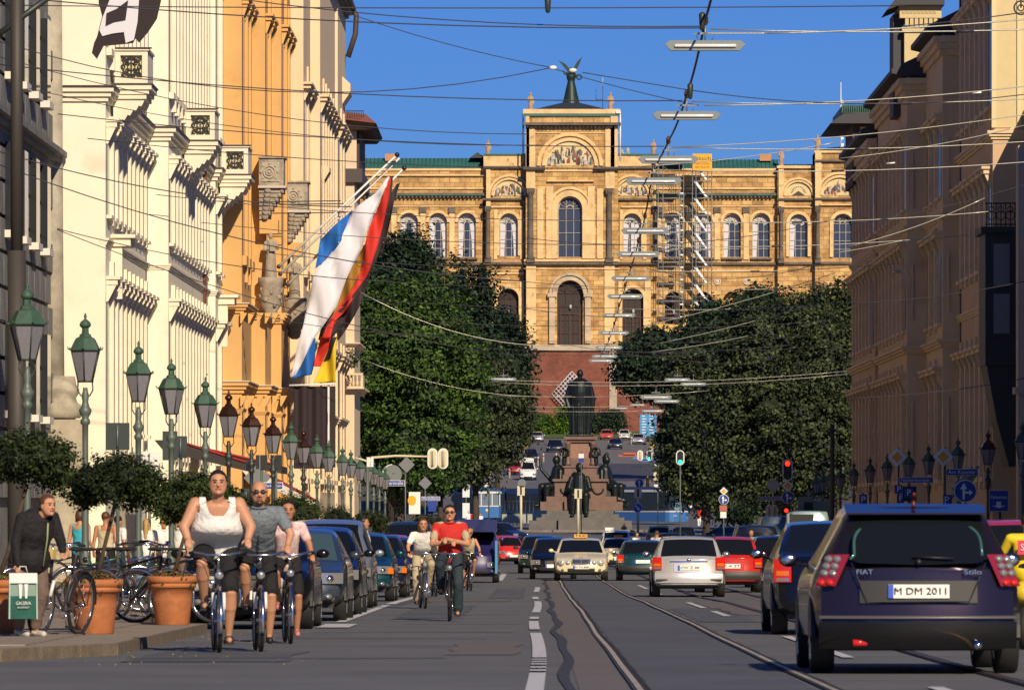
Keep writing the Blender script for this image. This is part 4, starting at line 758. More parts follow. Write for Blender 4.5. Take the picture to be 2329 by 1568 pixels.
for i in range(14): MB().prism([(.02, 0), (.42 + .1 * sin(i * 1.3), .12), (.38 + .1 * sin(i * 1.3 + 1), .62), (.02, .55)], -.05 + .04 * (i % 2), .0 + .04 * (i % 2)).build('flag_stripe', mat('flag_pale_blue', (.06, .25, .65), .7) if i % 2 else M_white, fp, (0, 0, .5 + i * .56))
# flood lamp and downpipes
for x, y0, y1, Y in ((1190, 270, 385, Yc), (1410, 260, 370, Yc), (1193, 600, 790, Yf), (1100, 456, 600, Yw)): MB().tube([(mx(x), Y - .3, mz(y1)), (mx(x), Y - .3, mz(y0))], .12, 8).build('downpipe', M_iron if x != 1410 else M_white, pal)
MB().box(mx(1400), mx(1411), Yc - .6, Yc - .1, mz(262), mz(256)).build('floodlight', M_white, pal)
# retaining wall, terrace, hillside
rw = thing('retaining_wall', 'high red brick retaining wall with pale stone coping under the palace', 'wall'); Yr = YM - 16; kr = Yr / YM
def rx(x): return (x - VX) * Yr / F
def rz_(y): return ZC - (y - VY) * Yr / F
MB().box(rx(1204), rx(1640), Yr, Yr + 14, rz_(1010), rz_(797)).build('brick_face', M_brk, rw); MB().box(rx(1186), rx(1640), Yr - .4, Yr + 14.2, rz_(796.8), rz_(784)).build('coping', mat('coping_stone', (.46, .38, .28), .85, var=.25, vscale=.5), rw)
MB().box(rx(1176), rx(1203.5), Yr - .3, Yr + 14, rz_(1010), rz_(797)).build('corner_pier', mat('coping_stone', (.46, .38, .28)), rw); MB().box(rx(1386), rx(1403), Yr - .35, Yr, rz_(930), rz_(797)).build('stone_pilaster', mat('coping_stone', (.46, .38, .28)), rw)
bl = MB().lathe([(.18, 0), (.12, .2), (.2, .5), (.1, .85)], n=8).mesh('baluster', MATS['coping_stone'])
MB().box(rx(560), rx(1186), Yr - .4, Yr + 14.2, rz_(1010), rz_(788)).build('side_terrace', mat('coping_stone', (.46, .38, .28)), rw); MB().box(rx(1641), rx(2100), Yr - .4, Yr + 14.2, rz_(1010), rz_(788)).build('side_terrace', mat('coping_stone', (.46, .38, .28)), rw)
Yn = Yr - 1; pn = thing('lattice_panel', 'tilted square white lattice panel in front of the brick wall', 'panel', (rx(1301), Yn, rz_(895)))
g = MB(); n = 9; R = 46 / S(Yn)
for i in range(n + 1):
    t = -1 + 2 * i / n
    g.tube([((t - 1) * R / 2 * 1.0, 0, (t + 1) * R / 2 * 1.1), ((t + 1) * R / 2, 0, (t - 1) * R / 2 * 1.1)], .075, 5); g.tube([((t - 1) * R / 2, 0, -(t + 1) * R / 2 * 1.1), ((t + 1) * R / 2, 0, -(t - 1) * R / 2 * 1.1)], .075, 5)
g.build('lattice', mat('lattice_pale', (.55, .55, .6), .6), pn)
# scaffolding
sc = thing('scaffold', 'tall steel scaffold with stair flights and a yellow banner on the palace front', 'scaffold'); Ys = YM - 5; ks = Ys / F
def sx_(x): return (x - VX) * ks
def sz_(y): return ZC - (y - VY) * ks
M_sc = mat('scaffold_steel', (.30, .36, .38), .5, .6); M_scw = mat('scaffold_bright', (.85, .86, .88), .4)
pt = MB()
for x in (1497, 1508, 1545, 1555, 1575, 1583, 1610, 1619):
    for y in (Ys, Ys + 1.2): pt.tube([(sx_(x), y, sz_(790)), (sx_(x), y, sz_(362))], .055, 5)
pt.build('upright', M_sc, sc)
for i in range(11):
    yy = 372 + i * 39; 
    l = MB()
    for a, b in ((1497, 1555), (1575, 1619)):
        for dy in (0, 10): l.tube([(sx_(a), Ys, sz_(yy - dy)), (sx_(b), Ys, sz_(yy - dy))], .045, 5)
        l.box(sx_(a), sx_(b), Ys, Ys + 1.2, sz_(yy) - .08, sz_(yy))
    l.build('platform', M_sc, sc)
    if i < 10: MB().prism([(sx_(1579), sz_(yy + 3)), (sx_(1584), sz_(yy + 0)), (sx_(1609), sz_(yy + 36)), (sx_(1605), sz_(yy + 37))], Ys + .1, Ys + .8).build('stair_flight', M_scw, sc); MB().tube([(sx_(1500), Ys - .05, sz_(yy)), (sx_(1552), Ys - .05, sz_(yy + 38))], .04, 5).build('brace', M_sc, sc)
for i in range(24):
    MB().tube([(sx_(1546), Ys - .1, sz_(440 + i * 14)), (sx_(1554), Ys - .1, sz_(440 + i * 14))], .16, 4).build('rung', M_sc if i % 2 else M_scw, sc)
bn = MB().box(sx_(1575), sx_(1619), Ys - .5, Ys - .4, sz_(388), sz_(350)).build('banner', M_yel, sc)
text('Pitsch', 'lettering', M_black, bn, (sx_(1597), Ys - .52, sz_(361)), .85, width=2.6); text('Gerüstbau', 'lettering', mat('ink_red', (.4, .08, .02), .6), bn, (sx_(1597), Ys - .52, sz_(372)), .55, width=2.4); text('089-906090', 'lettering', mat('ink_red', (.4, .08, .02), .6), bn, (sx_(1597), Ys - .52, sz_(381)), .5, width=2.3)
MB().box(sx_(1495), sx_(1556), Ys - .2, Ys - .1, sz_(790), sz_(737)).build('yellow_sheet', mat('sheet_yellow', (.65, .42, .1), .7), sc); MB().box(sx_(1556), sx_(1577), Ys + .6, Ys + .7, sz_(745), sz_(715)).build('yellow_sheet', mat('sheet_yellow', (.65, .42, .1), .7), sc)
MB().box(sx_(1500), sx_(1552), Ys + 1.3, Ys + 1.35, sz_(385), sz_(362)).build('dark_sheet', M_black, sc)
# ================================================================ HILLSIDE BITS, TREES
def leafmat(name, col, isl=.55): return mat(name, col, .62, island=isl, spec=.25)
M_l1 = leafmat('leaves_chestnut', (.052, .105, .022)); M_l2 = leafmat('leaves_deep', (.020, .044, .026)); M_l3 = leafmat('leaves_grey_green', (.050, .072, .034)); M_l4 = leafmat('leaves_bay', (.028, .050, .012)); M_l5 = leafmat('leaves_bright', (.06, .12, .012))
M_bark = mat('bark', (.06, .045, .03), .9, var=.3, vscale=2, bump=.6, bscale=6)
def leaves(name, m, parent, blobs, n, size, seed=1, flat=.55, layer=0, droop=.35):
    """leaf faces scattered through the outer volume of ellipsoid lobes, gathered into ragged sprays"""
    r = np.random.default_rng(seed); vol = np.array([b[3] * b[4] * b[5] for b in blobs]) ** .67; vol /= vol.sum(); per = 14; ns = max(8, int(n * (3.0 if size > .2 else 1.5)) // per); sz0 = size; size = size * (.66 if size > .2 else 1)
    ch = r.choice(len(blobs), ns, p=vol); B = np.array(blobs, float)[ch]
    d = r.normal(size=(ns, 3)); d /= np.linalg.norm(d, axis=1)[:, None]; rad = r.uniform(.45, 1.0, ns) ** .55 * (1 + .10 * np.sin(d[:, 0] * 7 + seed) * np.cos(d[:, 2] * 6 + ch))
    rad *= r.choice([1, 1.08, .85], ns, p=[.7, .15, .15])
    C = B[:, :3] + d * B[:, 3:6] * rad[:, None]
    if layer: ph_ = .5 * np.sin(C[:, 0] * .9) + .4 * np.cos(C[:, 1] * .8 + 1) + .25 * np.sin(C[:, 0] * 2.3); q_ = C[:, 2] / layer + ph_; C[:, 2] = (np.round(q_) - ph_) * layer + (r.uniform(-.5, .5, ns) ** 3) * 3.2 * layer * .9
    P_ = np.repeat(C, per, 0); D = np.repeat(d, per, 0); N = len(P_); sp = sz0 * 1.5
    P_ = P_ + r.normal(size=(N, 3)) * np.array([sp, sp, sp * flat]); P_[:, 2] -= droop * size * np.abs(r.normal(size=N))
    nrm = D * .8 + r.normal(size=(N, 3)) * .55 + np.array([0, 0, .55]); nrm /= np.linalg.norm(nrm, axis=1)[:, None]
    t = np.cross(nrm, r.normal(size=(N, 3))); t /= np.linalg.norm(t, axis=1)[:, None]; b = np.cross(nrm, t); s = size * r.uniform(.5, 1.15, N)[:, None]
    V = np.empty((N, 4, 3)); V[:, 0] = P_ + t * s; V[:, 1] = P_ + b * s * .55 + nrm * s * .12; V[:, 2] = P_ - t * s * .8; V[:, 3] = P_ - b * s * .55 + nrm * s * .12
    me = bpy.data.meshes.new(name); me.vertices.add(4 * N); me.vertices.foreach_set('co', V.reshape(-1)); me.loops.add(4 * N); me.loops.foreach_set('vertex_index', np.arange(4 * N)); me.polygons.add(N); me.polygons.foreach_set('loop_start', np.arange(N) * 4); me.polygons.foreach_set('loop_total', np.full(N, 4)); me.update(); me.materials.append(m)
    return link(name, me, parent)
def tree(label, x, Y, top, bottom, width, m, seed, n=9000, size=.3, trunk=True, cat='tree', group='trees beyond the street', layer=0, lobes=9, name='broadleaf_tree', zbase=None):
    X = (x - VX) * Y / F; s = S(Y); zt = zat(top, Y); zb = zat(bottom, Y); w = width / s / 2; g = (ground(Y) if zbase is None else zbase); t = thing(name, label, cat, (X, Y, g), 0, group)
    R_ = random.Random(seed); zt -= g; zb -= g; h = (zt - zb) / 2; zc = (zt + zb) / 2; bl = [(0, 0, zc - h * .28, w * .70, w * .66, h * .66), (w * .05, 0, zc + h * .35, w * .42, w * .42, h * .55)]
    for i in range(lobes * 2):
        a = R_.uniform(0, 2 * pi) if i % 2 else R_.uniform(pi, 2 * pi); e = R_.uniform(-.9, .95); rr = math.sqrt(1 - e * e * .8) * (1.02 - .17 * max(0, e) + .05 * R_.random()); k = R_.uniform(.16, .40)
        bl.append((w * (1 - k) * rr * cos(a), w * (1 - k) * rr * sin(a), zc + h * (1 - k) * e, w * k, w * k, h * k * 1.05))
    leaves('crown', m, t, bl, n, size, seed, layer=layer)
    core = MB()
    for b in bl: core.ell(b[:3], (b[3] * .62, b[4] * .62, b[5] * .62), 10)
    core.build('shade_core', mat('crown_shade', (.012, .020, .008), .95), t)  # near-black core paints in the shade of the gaps between leaves
    tr = MB(); tr.tube([(0, 0, -.3), (w * .02, 0, zb * .5), (0, 0, zc)], [w * .085, w * .065, w * .03], 8)
    for i in range(6): a = i * 1.05; tr.tube([(0, 0, zb * (.8 + .04 * i)), (w * .35 * cos(a), w * .35 * sin(a), zb + h * .4), (w * .62 * cos(a), w * .62 * sin(a), zc + h * .2)], [w * .04, w * .025, .04], 6)
    tr.build('trunk', M_bark, t); return t
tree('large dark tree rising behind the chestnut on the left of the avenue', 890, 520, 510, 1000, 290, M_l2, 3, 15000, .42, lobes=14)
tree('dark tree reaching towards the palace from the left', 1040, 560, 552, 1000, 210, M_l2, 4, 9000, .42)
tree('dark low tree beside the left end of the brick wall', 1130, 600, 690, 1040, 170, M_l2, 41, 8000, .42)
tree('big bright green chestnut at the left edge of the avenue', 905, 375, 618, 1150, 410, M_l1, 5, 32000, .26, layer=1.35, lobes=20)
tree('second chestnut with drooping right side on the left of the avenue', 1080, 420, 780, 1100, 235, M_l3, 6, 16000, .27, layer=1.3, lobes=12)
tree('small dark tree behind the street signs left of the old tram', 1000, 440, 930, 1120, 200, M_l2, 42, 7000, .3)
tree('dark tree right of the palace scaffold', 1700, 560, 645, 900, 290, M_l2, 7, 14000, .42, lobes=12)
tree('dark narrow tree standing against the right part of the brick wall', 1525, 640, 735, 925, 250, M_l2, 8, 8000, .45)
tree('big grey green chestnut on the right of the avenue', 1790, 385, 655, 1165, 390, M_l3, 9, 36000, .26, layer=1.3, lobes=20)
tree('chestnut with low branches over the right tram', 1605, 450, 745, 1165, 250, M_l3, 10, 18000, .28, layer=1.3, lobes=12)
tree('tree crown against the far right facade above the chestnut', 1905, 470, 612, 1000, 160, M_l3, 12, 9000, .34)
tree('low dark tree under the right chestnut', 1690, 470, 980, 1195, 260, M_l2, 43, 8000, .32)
tree('rounded green shrub with a tuft on top by the brick wall', 1383, 925, 925, 1004, 78, M_l2, 13, 5000, .35, name='shrub', cat='shrub', group='shrubs below the brick wall')
tree('yellow green bush at the foot of the brick wall left of the monument', 1232, 925, 938, 1004, 74, M_l5, 14, 3500, .4, name='shrub', cat='shrub', group='shrubs below the brick wall')
tree('small yellow green bush right beside the bronze king', 1290, 928, 925, 990, 54, M_l5, 15, 2500, .4, name='shrub', cat='shrub', group='shrubs below the brick wall')
strip('lawn', M_grass, -14, 36, [895, 905, 915, 925, 943], .08)
hs = MB()
for i in range(4): hs.ell((0, 0, 0), (1, 1, 1), 8)
# ---------------------------------------------------------------- potted bay trees
M_terra = mat('terracotta', (.44, .155, .055), .8, var=.22, vscale=4, dirt=(5, (.46, .27, .17), .64), bump=.12, bscale=20); M_flr = mat('flower_leaves', (.10, .11, .03), .8, island=.6); M_petal = mat('petals', (.50, .16, .10), .7, island=.5)
M_soil = mat('soil', (.03, .02, .012), .9)
def planter(label, xpot, rowb, s, crown, seed, trunk_lean=0, cm=M_l4, glabel=None, cn=5200):
    Y = F / s; X = (xpot - VX) / s; z = ground(Y) + .12; t = thing('potted_tree', label, 'potted tree', (X, Y, z), 0, 'clipped bay trees in terracotta pots')
    p = MB().lathe([(.205, 0), (.215, .01), (.245, .3), (.248, .31), (.246, .33), (.275, .47), (.297, .47), (.302, .50), (.297, .525), (.292, .53), (.318, .535), (.325, .565), (.325, .60), (.31, .615), (.29, .60), (.28, .55)], n=28)
    p.build('pot', M_terra, t); MB().lathe([(.29, .53), (.05, .56)], n=16).build('soil', M_soil, t)
    leaves('flowers', M_petal, t, [(0, 0, .60, .29, .29, .08)], 300, .018, seed + 50); leaves('flower_foliage', M_flr, t, [(0, 0, .58, .31, .31, .1)], 700, .026, seed + 51)
    cx, ct, cb_, cw = crown; dx = (cx - xpot) / s; zt = zat(ct, Y) - z; zb = zat(cb_, Y) - z; h = (zt - zb) / 2; zc = (zt + zb) / 2; w = cw / s / 2 * 1.10
    MB().tube([(0, 0, .5), (dx * .4, 0, .9), (dx, 0, zb + .1)], [.028, .024, .022], 7).build('trunk', M_bark, t)
    R_ = random.Random(seed); bl = [(dx, 0, zc + h * .1, w * .92, w * .8, h * .8)]
    for i in range(11): a = 2 * pi * i / 11; bl.append((dx + w * .66 * cos(a), w * .6 * sin(a), zc + R_.uniform(-.5, .15) * h, w * .36, w * .36, h * R_.uniform(.42, .62)))
    leaves('crown', cm, t, bl, int(cn * 1.3), .030, seed, flat=.7, droop=.2); c = MB()
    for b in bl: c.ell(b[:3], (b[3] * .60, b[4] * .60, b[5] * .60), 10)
    c.build('shade_core', MATS['crown_shade'], t)  # dark core stands for the shade inside the clipped crown
planter('potted bay tree in the large terracotta pot beside the bending man', 215, 1437, 203, (262, 1020, 1165, 215), 21)
planter('potted bay tree cut by the left border, crown behind the bending man', -12, 1440, 206, (62, 962, 1120, 200), 22)
planter('potted bay tree behind the bicycle with the wicker basket', 392, 1425, 181, (432, 1056, 1195, 145), 23, cm=leafmat('leaves_bay_lit', (.055, .085, .018)))
planter('potted bay tree with a small crown behind the parked bicycles', 470, 1412, 165, (480, 1085, 1200, 130), 27, cm=M_l4)
planter('potted bay tree behind the woman cyclist in the floral blouse', 640, 1350, 108, (672, 1108, 1212, 118), 24, cm=leafmat('leaves_bay_lit', (.055, .085, .018)), cn=3500)
planter('potted bay tree behind the bald cyclist', 560, 1370, 125, (545, 1110, 1215, 110), 28, cm=M_l4, cn=3500)
planter('small potted bay tree above the silver people carrier', 765, 1330, 88, (767, 1140, 1215, 70), 25, cn=2500)
planter('small potted bay tree above the dark van', 835, 1325, 80, (845, 1150, 1215, 72), 26, cn=2500)
planter('small potted bay tree beside the white banner', 965, 1320, 66, (975, 1163, 1210, 70), 29, cn=2000)
# ================================================================ MONUMENT
M_gran = mat('red_granite', (.17, .10, .075), .6, var=.2, vscale=2); M_step = mat('grey_step_stone', (.13, .125, .115), .8, var=.25, vscale=1); M_brz = mat('bronze_patina', (.018, .024, .023), .42, .5, var=.35, vscale=2.5)
Yq = 478; sq = S(Yq); zg = ground(Yq)
def qx(x): return (x - VX) / sq
def qz(y): return zat(y, Yq)
isl = thing('traffic_island', 'low kerbed island carrying the bronze monument', 'traffic island', (0, 0, 0))
MB().lathe([(9.2, zg - .3), (9.2, zg + .14), (0.01, zg + .16)], (qx(1320), Yq + 6, 0), 40, smooth=False).build('island_top', mat('island_paving', (.22, .19, .16), .85, var=.2), isl)
mo = thing('monument', 'red granite monument base with steps and columns carrying a bronze king', 'monument', (0, 0, 0)); cx = qx(1320)
steps = [(1437, 1204, 1183), (1420, 1183, 1176), (1408, 1176, 1168), (1396, 1168, 1160)]
for k, (xe, yb, yt) in enumerate(steps): w = qx(xe) - cx; MB().box(cx - w, cx + w, Yq + k * .35, Yq + 9 - k * .35, qz(yb) - (.4 if k == 0 else 0), qz(yt) - .002).build('step', M_step, mo)
MB().box(qx(1270), qx(1370), Yq - .5, Yq - .01, qz(1207), qz(1176)).build('front_step', M_step, mo)
def gbx(x0, x1, y0, y1, d0, d1, nm='plinth', m=M_gran): MB().box(qx(x0), qx(x1), Yq + d0, Yq + d1, qz(y1), qz(y0)).build(nm, m, mo)
gbx(1229, 1417, 1140, 1159.9, 1.8, 8); gbx(1284, 1356, 1133, 1159, 1.3, 1.79); gbx(1243, 1403, 1128, 1139.9, 2.2, 7.6)
gbx(1262, 1380, 1094, 1127.9, 2.6, 7.2); gbx(1257, 1385, 1088, 1093.9, 2.4, 7.4, 'moulding'); gbx(1276, 1366, 1078, 1087.9, 2.9, 7, 'plinth'); gbx(1284, 1358, 1062, 1077.9, 3.1, 6.8); gbx(1280, 1362, 1057, 1061.9, 3, 6.9, 'moulding')
gbx(1296, 1348, 1004, 1056.9, 3.4, 6.4, 'shaft', mat('granite_light', (.27, .15, .10), .6, var=.15)); gbx(1290, 1354, 998, 1003.9, 3.2, 6.6, 'moulding'); gbx(1283, 1360, 991, 997.9, 3.0, 6.8, 'cap_slab', M_gran); gbx(1295, 1349, 1040, 1056.8, 3.3, 3.39, 'moulding')
for x in (1292, 1350):
    MB().lathe([(.25, 0), (.28, .1), (.2, .2), (.19, 1.6), (.3, 1.75)], (qx(x), Yq + 3.2, qz(1056)), 10).build('column', M_gran, mo)
wz = MB(); wz.torus((cx - 1.1, Yq + 2.55, qz(1110)), .42, .07, 'y', 14, 6, a0=180, a1=360); wz.torus((cx + 1.4, Yq + 2.55, qz(1110)), .42, .07, 'y', 14, 6, a0=180, a1=360); wz.build('garland', M_brz, mo)
kg = thing('king_statue', 'tall bronze king in a long robe seen from behind on the monument', 'statue', (cx, Yq + 4.9, qz(991)), 0); q = MB(); k = (991 - 838) / sq / 5.3
q.box(-1.1 * k, 1.0 * k, -.7 * k, .7 * k, 0, .16 * k)
for sx_0, a in ((-.3, 0), (.35, 0)): q.cap((sx_0 * k, 0, .2 * k), (sx_0 * .8 * k, 0, 2.6 * k), .42 * k, .45 * k)
q.lathe([(.72, .25), (.74, 1.2), (.76, 2.2), (.84, 2.9), (.87, 3.5), (.84, 4.0), (.70, 4.35), (.34, 4.58)], n=18)
for i in range(12): a = -pi * i / 11; R_ = .74 if i % 2 else .82; q.cap((R_ * cos(a), .85 * sin(a) * R_, .3), ((R_ + .06) * cos(a), .78 * sin(a), 3.4 if i % 3 else 2.5), .09, .07, 6)
q.cap((-.75 * k, 0, 4.1 * k), (-1.1 * k, -.05, 3.0 * k), .24 * k, .2 * k); q.cap((-1.1 * k, -.05, 3 * k), (-.9 * k, -.2, 2.3 * k), .2 * k, .16 * k); q.cap((.75 * k, 0, 4.1 * k), (1.05 * k, 0, 3.0 * k), .26 * k, .22 * k); q.cap((1.05 * k, 0, 3.0 * k), (.95 * k, 0, 1.4 * k), .22 * k, .12 * k)
q.cap((0, 0, 4.4 * k), (0, 0, 4.75 * k), .2 * k, .17 * k); q.ell((0, 0, 5.02 * k), (.27 * k, .3 * k, .34 * k)); q.cap((-.9 * k, .1, 2.2 * k), (-1.0 * k, .1, 1.9 * k), .1, .08)
remesh(q, 'figure', M_brz, kg, .05, 1); MB().cap((.95 * k, .3, 2.6 * k), (1.35 * k, .5, 3.1 * k), .05, .04).build('sceptre', M_brz, kg)
def seated(x, yb, yt, Y, turn, label, arm=0, cap=False):
    t = thing('seated_figure', label, 'statue', (qx(x), Y, zat(yb, Y)), turn, 'seated bronze figures round the monument'); h = (yb - yt) / S(Y); k = h / 3.0; q = MB()
    q.lathe([(.75 * k, 0), (.7 * k, .6 * k), (.62 * k, 1.25 * k)], n=12); q.cap((0, 0, 1.2 * k), (0, .05 * k, 2.1 * k), .46 * k, .40 * k); q.cap((0, 0, 2.3 * k), (0, -.05 * k, 2.55 * k), .16 * k, .15 * k); q.ell((0, -.06 * k, 2.75 * k), (.22 * k, .25 * k, .28 * k))
    for sx in (-1, 1): q.cap((sx * .28 * k, 0, 1.2 * k), (sx * .36 * k, -.85 * k, 1.15 * k), .27 * k, .24 * k); q.cap((sx * .36 * k, -.85 * k, 1.15 * k), (sx * .38 * k, -.9 * k, .1 * k), .24 * k, .14 * k); q.cap((sx * .38 * k, -.9 * k, .06 * k), (sx * .42 * k, -1.25 * k, .03 * k), .13 * k, .1 * k); q.cap((sx * .45 * k, 0, 2.1 * k), (sx * .62 * k, -.1 * k, 1.5 * k), .17 * k, .14 * k)
    q.cap((.62 * k, -.1 * k, 1.5 * k), (.3 * k, -.55 * k, 1.35 * k), .13 * k, .1 * k)
    if arm: q.cap((-.62 * k, -.1 * k, 1.5 * k), (-1.0 * k, -.6 * k, 2.2 * k), .13 * k, .1 * k); q.cap((-1 * k, -.6 * k, 2.2 * k), (-1.1 * k, -.65 * k, 2.8 * k), .1 * k, .09 * k)
    else: q.cap((-.62 * k, -.1 * k, 1.5 * k), (-.3 * k, -.55 * k, 1.35 * k), .13 * k, .1 * k)
    for i in range(6): a = -pi * i / 5; q.cap((.68 * k * cos(a), .68 * k * sin(a), .1 * k), (.5 * k * cos(a), .5 * k * sin(a), 1.2 * k), .08 * k, .07 * k, 6)
    if cap: q.cap((0, 0, 2.9 * k), (0, -.1 * k, 3.1 * k), .2 * k, .12 * k)
    remesh(q, 'figure', M_brz, t, .05, 1)
seated(1268, 1150, 1036, Yq + 3.5, radians(-65), 'bronze woman raising an arm at the left of the monument', 1); seated(1318, 1172, 1052, Yq + 1.9, 0, 'bronze figure seated at the front of the monument facing the street', cap=False); seated(1378, 1150, 1036, Yq + 3.5, radians(60), 'helmeted bronze figure leaning at the right of the monument', cap=True)
wl = thing('bronze_lion', 'bronze lion with raised wing at the lower right of the monument', 'statue', (qx(1400), Yq + 3.4, qz(1148))); q = MB(); q.cap((0, 0, .5), (.7, 0, .35), .38, .25); q.cap((-.1, -.1, .6), (-.2, -.2, 1.1), .3, .22); q.ell((-.25, -.3, 1.25), (.25, .3, .25)); q.cap((.1, -.3, .3), (.0, -.7, .05), .12, .1); q.cap((.7, 0, .3), (1.2, 0, .0), .12, .05); remesh(q, 'figure', M_brz, wl, .05, 1)
for x, lb in ((1284, 'bronze cherub with wreath at the left of the granite shaft'), (1356, 'bronze cherub with wreath at the right of the granite shaft')):
    t = thing('cherub_statue', lb, 'statue', (qx(x), Yq + 3.1, qz(1057)), 0, 'bronze cherubs on the monument'); q = MB(); q.cap((0, 0, .1), (0, 0, .9), .2, .2); q.ell((0, 0, 1.3), .17); q.cap((0, 0, .9), (0, 0, 1.2), .18, .09); q.cap((-.15, 0, 1.0), (-.35, -.2, 1.3), .08, .06); q.cap((.15, 0, 1.0), (.35, -.2, .8), .08, .06); q.torus((0, -.25, 1.05), .35, .07, 'y', 12, 6); remesh(q, 'figure', M_brz, t, .04, 1)
# ================================================================ VEHICLES
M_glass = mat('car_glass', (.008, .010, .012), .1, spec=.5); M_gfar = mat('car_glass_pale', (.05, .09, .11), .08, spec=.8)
M_red_l = mat('lamp_red', (.62, .02, .012), .15, coat=1); M_wht_l = mat('lamp_clear', (.34, .35, .36), .08, .5, coat=1); M_org_l = mat('lamp_orange', (.75, .17, .01), .15, coat=1)
M_plate = mat('plate_white', (.80, .80, .74), .4); M_eu = mat('plate_blue', (.02, .08, .5), .4); M_ink = mat('ink', (.03, .03, .035), .6); M_plast = mat('trim_plastic', (.010, .010, .011), .5); M_rim = mat('wheel_rim', (.45, .46, .48), .25, .9); M_seat = mat('seat_dark', (.02, .02, .022), .8)
def paint(name, c, metal=.0, rough=.28): return mat("paint_" + name, c, rough, metal, coat=.5 if name in ('black', 'aubergine', 'dark_blue', 'night_blue') else .8, var=.03, vscale=8)
KIND = {
 'sedan': dict(L=4.8, top=[(0, .62), (.25, .72), (.5, .78), (1.25, .92), (2.1, 1.36), (2.6, 1.43), (3.3, 1.39), (4.1, 1.02), (4.6, .99), (4.8, .88)], cowl=1.25, rf=2.1, rr=3.3, dk=4.1),
 'hatch': dict(L=4.1, top=[(0, .66), (.25, .76), (1.0, .94), (1.75, 1.42), (2.3, 1.48), (3.3, 1.46), (3.62, 1.40), (3.98, .98), (4.1, .90)], cowl=1.0, rf=1.75, rr=3.6, dk=3.98),
 'estate': dict(L=4.5, top=[(0, .64), (.25, .74), (1.15, .92), (1.95, 1.38), (2.5, 1.45), (3.9, 1.42), (4.05, 1.36), (4.4, .97), (4.5, .88)], cowl=1.15, rf=1.95, rr=4.02, dk=4.4),
 'mpv': dict(L=4.3, top=[(0, .72), (.22, .84), (.8, 1.02), (1.6, 1.55), (2.2, 1.63), (3.7, 1.60), (3.9, 1.52), (4.22, 1.02), (4.3, .95)], cowl=.8, rf=1.6, rr=3.88, dk=4.22),
 'van': dict(L=5.0, top=[(0, .9), (.2, 1.0), (.7, 1.15), (1.35, 1.86), (1.8, 1.96), (4.6, 1.94), (4.9, 1.85), (4.97, 1.1), (5, 1.0)], cowl=.7, rf=1.35, rr=4.9, dk=4.97),
 'tall': dict(L=5.2, top=[(0, 1.0), (.2, 1.1), (.6, 1.3), (1.3, 2.2), (1.8, 2.35), (4.9, 2.33), (5.12, 2.25), (5.18, 1.3), (5.2, 1.2)], cowl=.6, rf=1.3, rr=5.12, dk=5.18),
 'stilo': dict(L=4.2, top=[(0, .68), (.25, .80), (1.0, .96), (1.75, 1.46), (2.3, 1.525), (3.5, 1.50), (3.72, 1.44), (4.12, .99), (4.2, .93)], cowl=1.0, rf=1.75, rr=3.70, dk=4.12),
 'mini': dict(L=2.6, top=[(0, .70), (.2, .84), (.5, 1.0), (1.0, 1.46), (1.5, 1.54), (2.2, 1.5), (2.3, 1.42), (2.54, 1.0), (2.6, .95)], cowl=.5, rf=1.0, rr=2.28, dk=2.54),
}
def pchip(xs, ys, x):
    return float(np.interp(x, xs, ys))
MESHC = {}
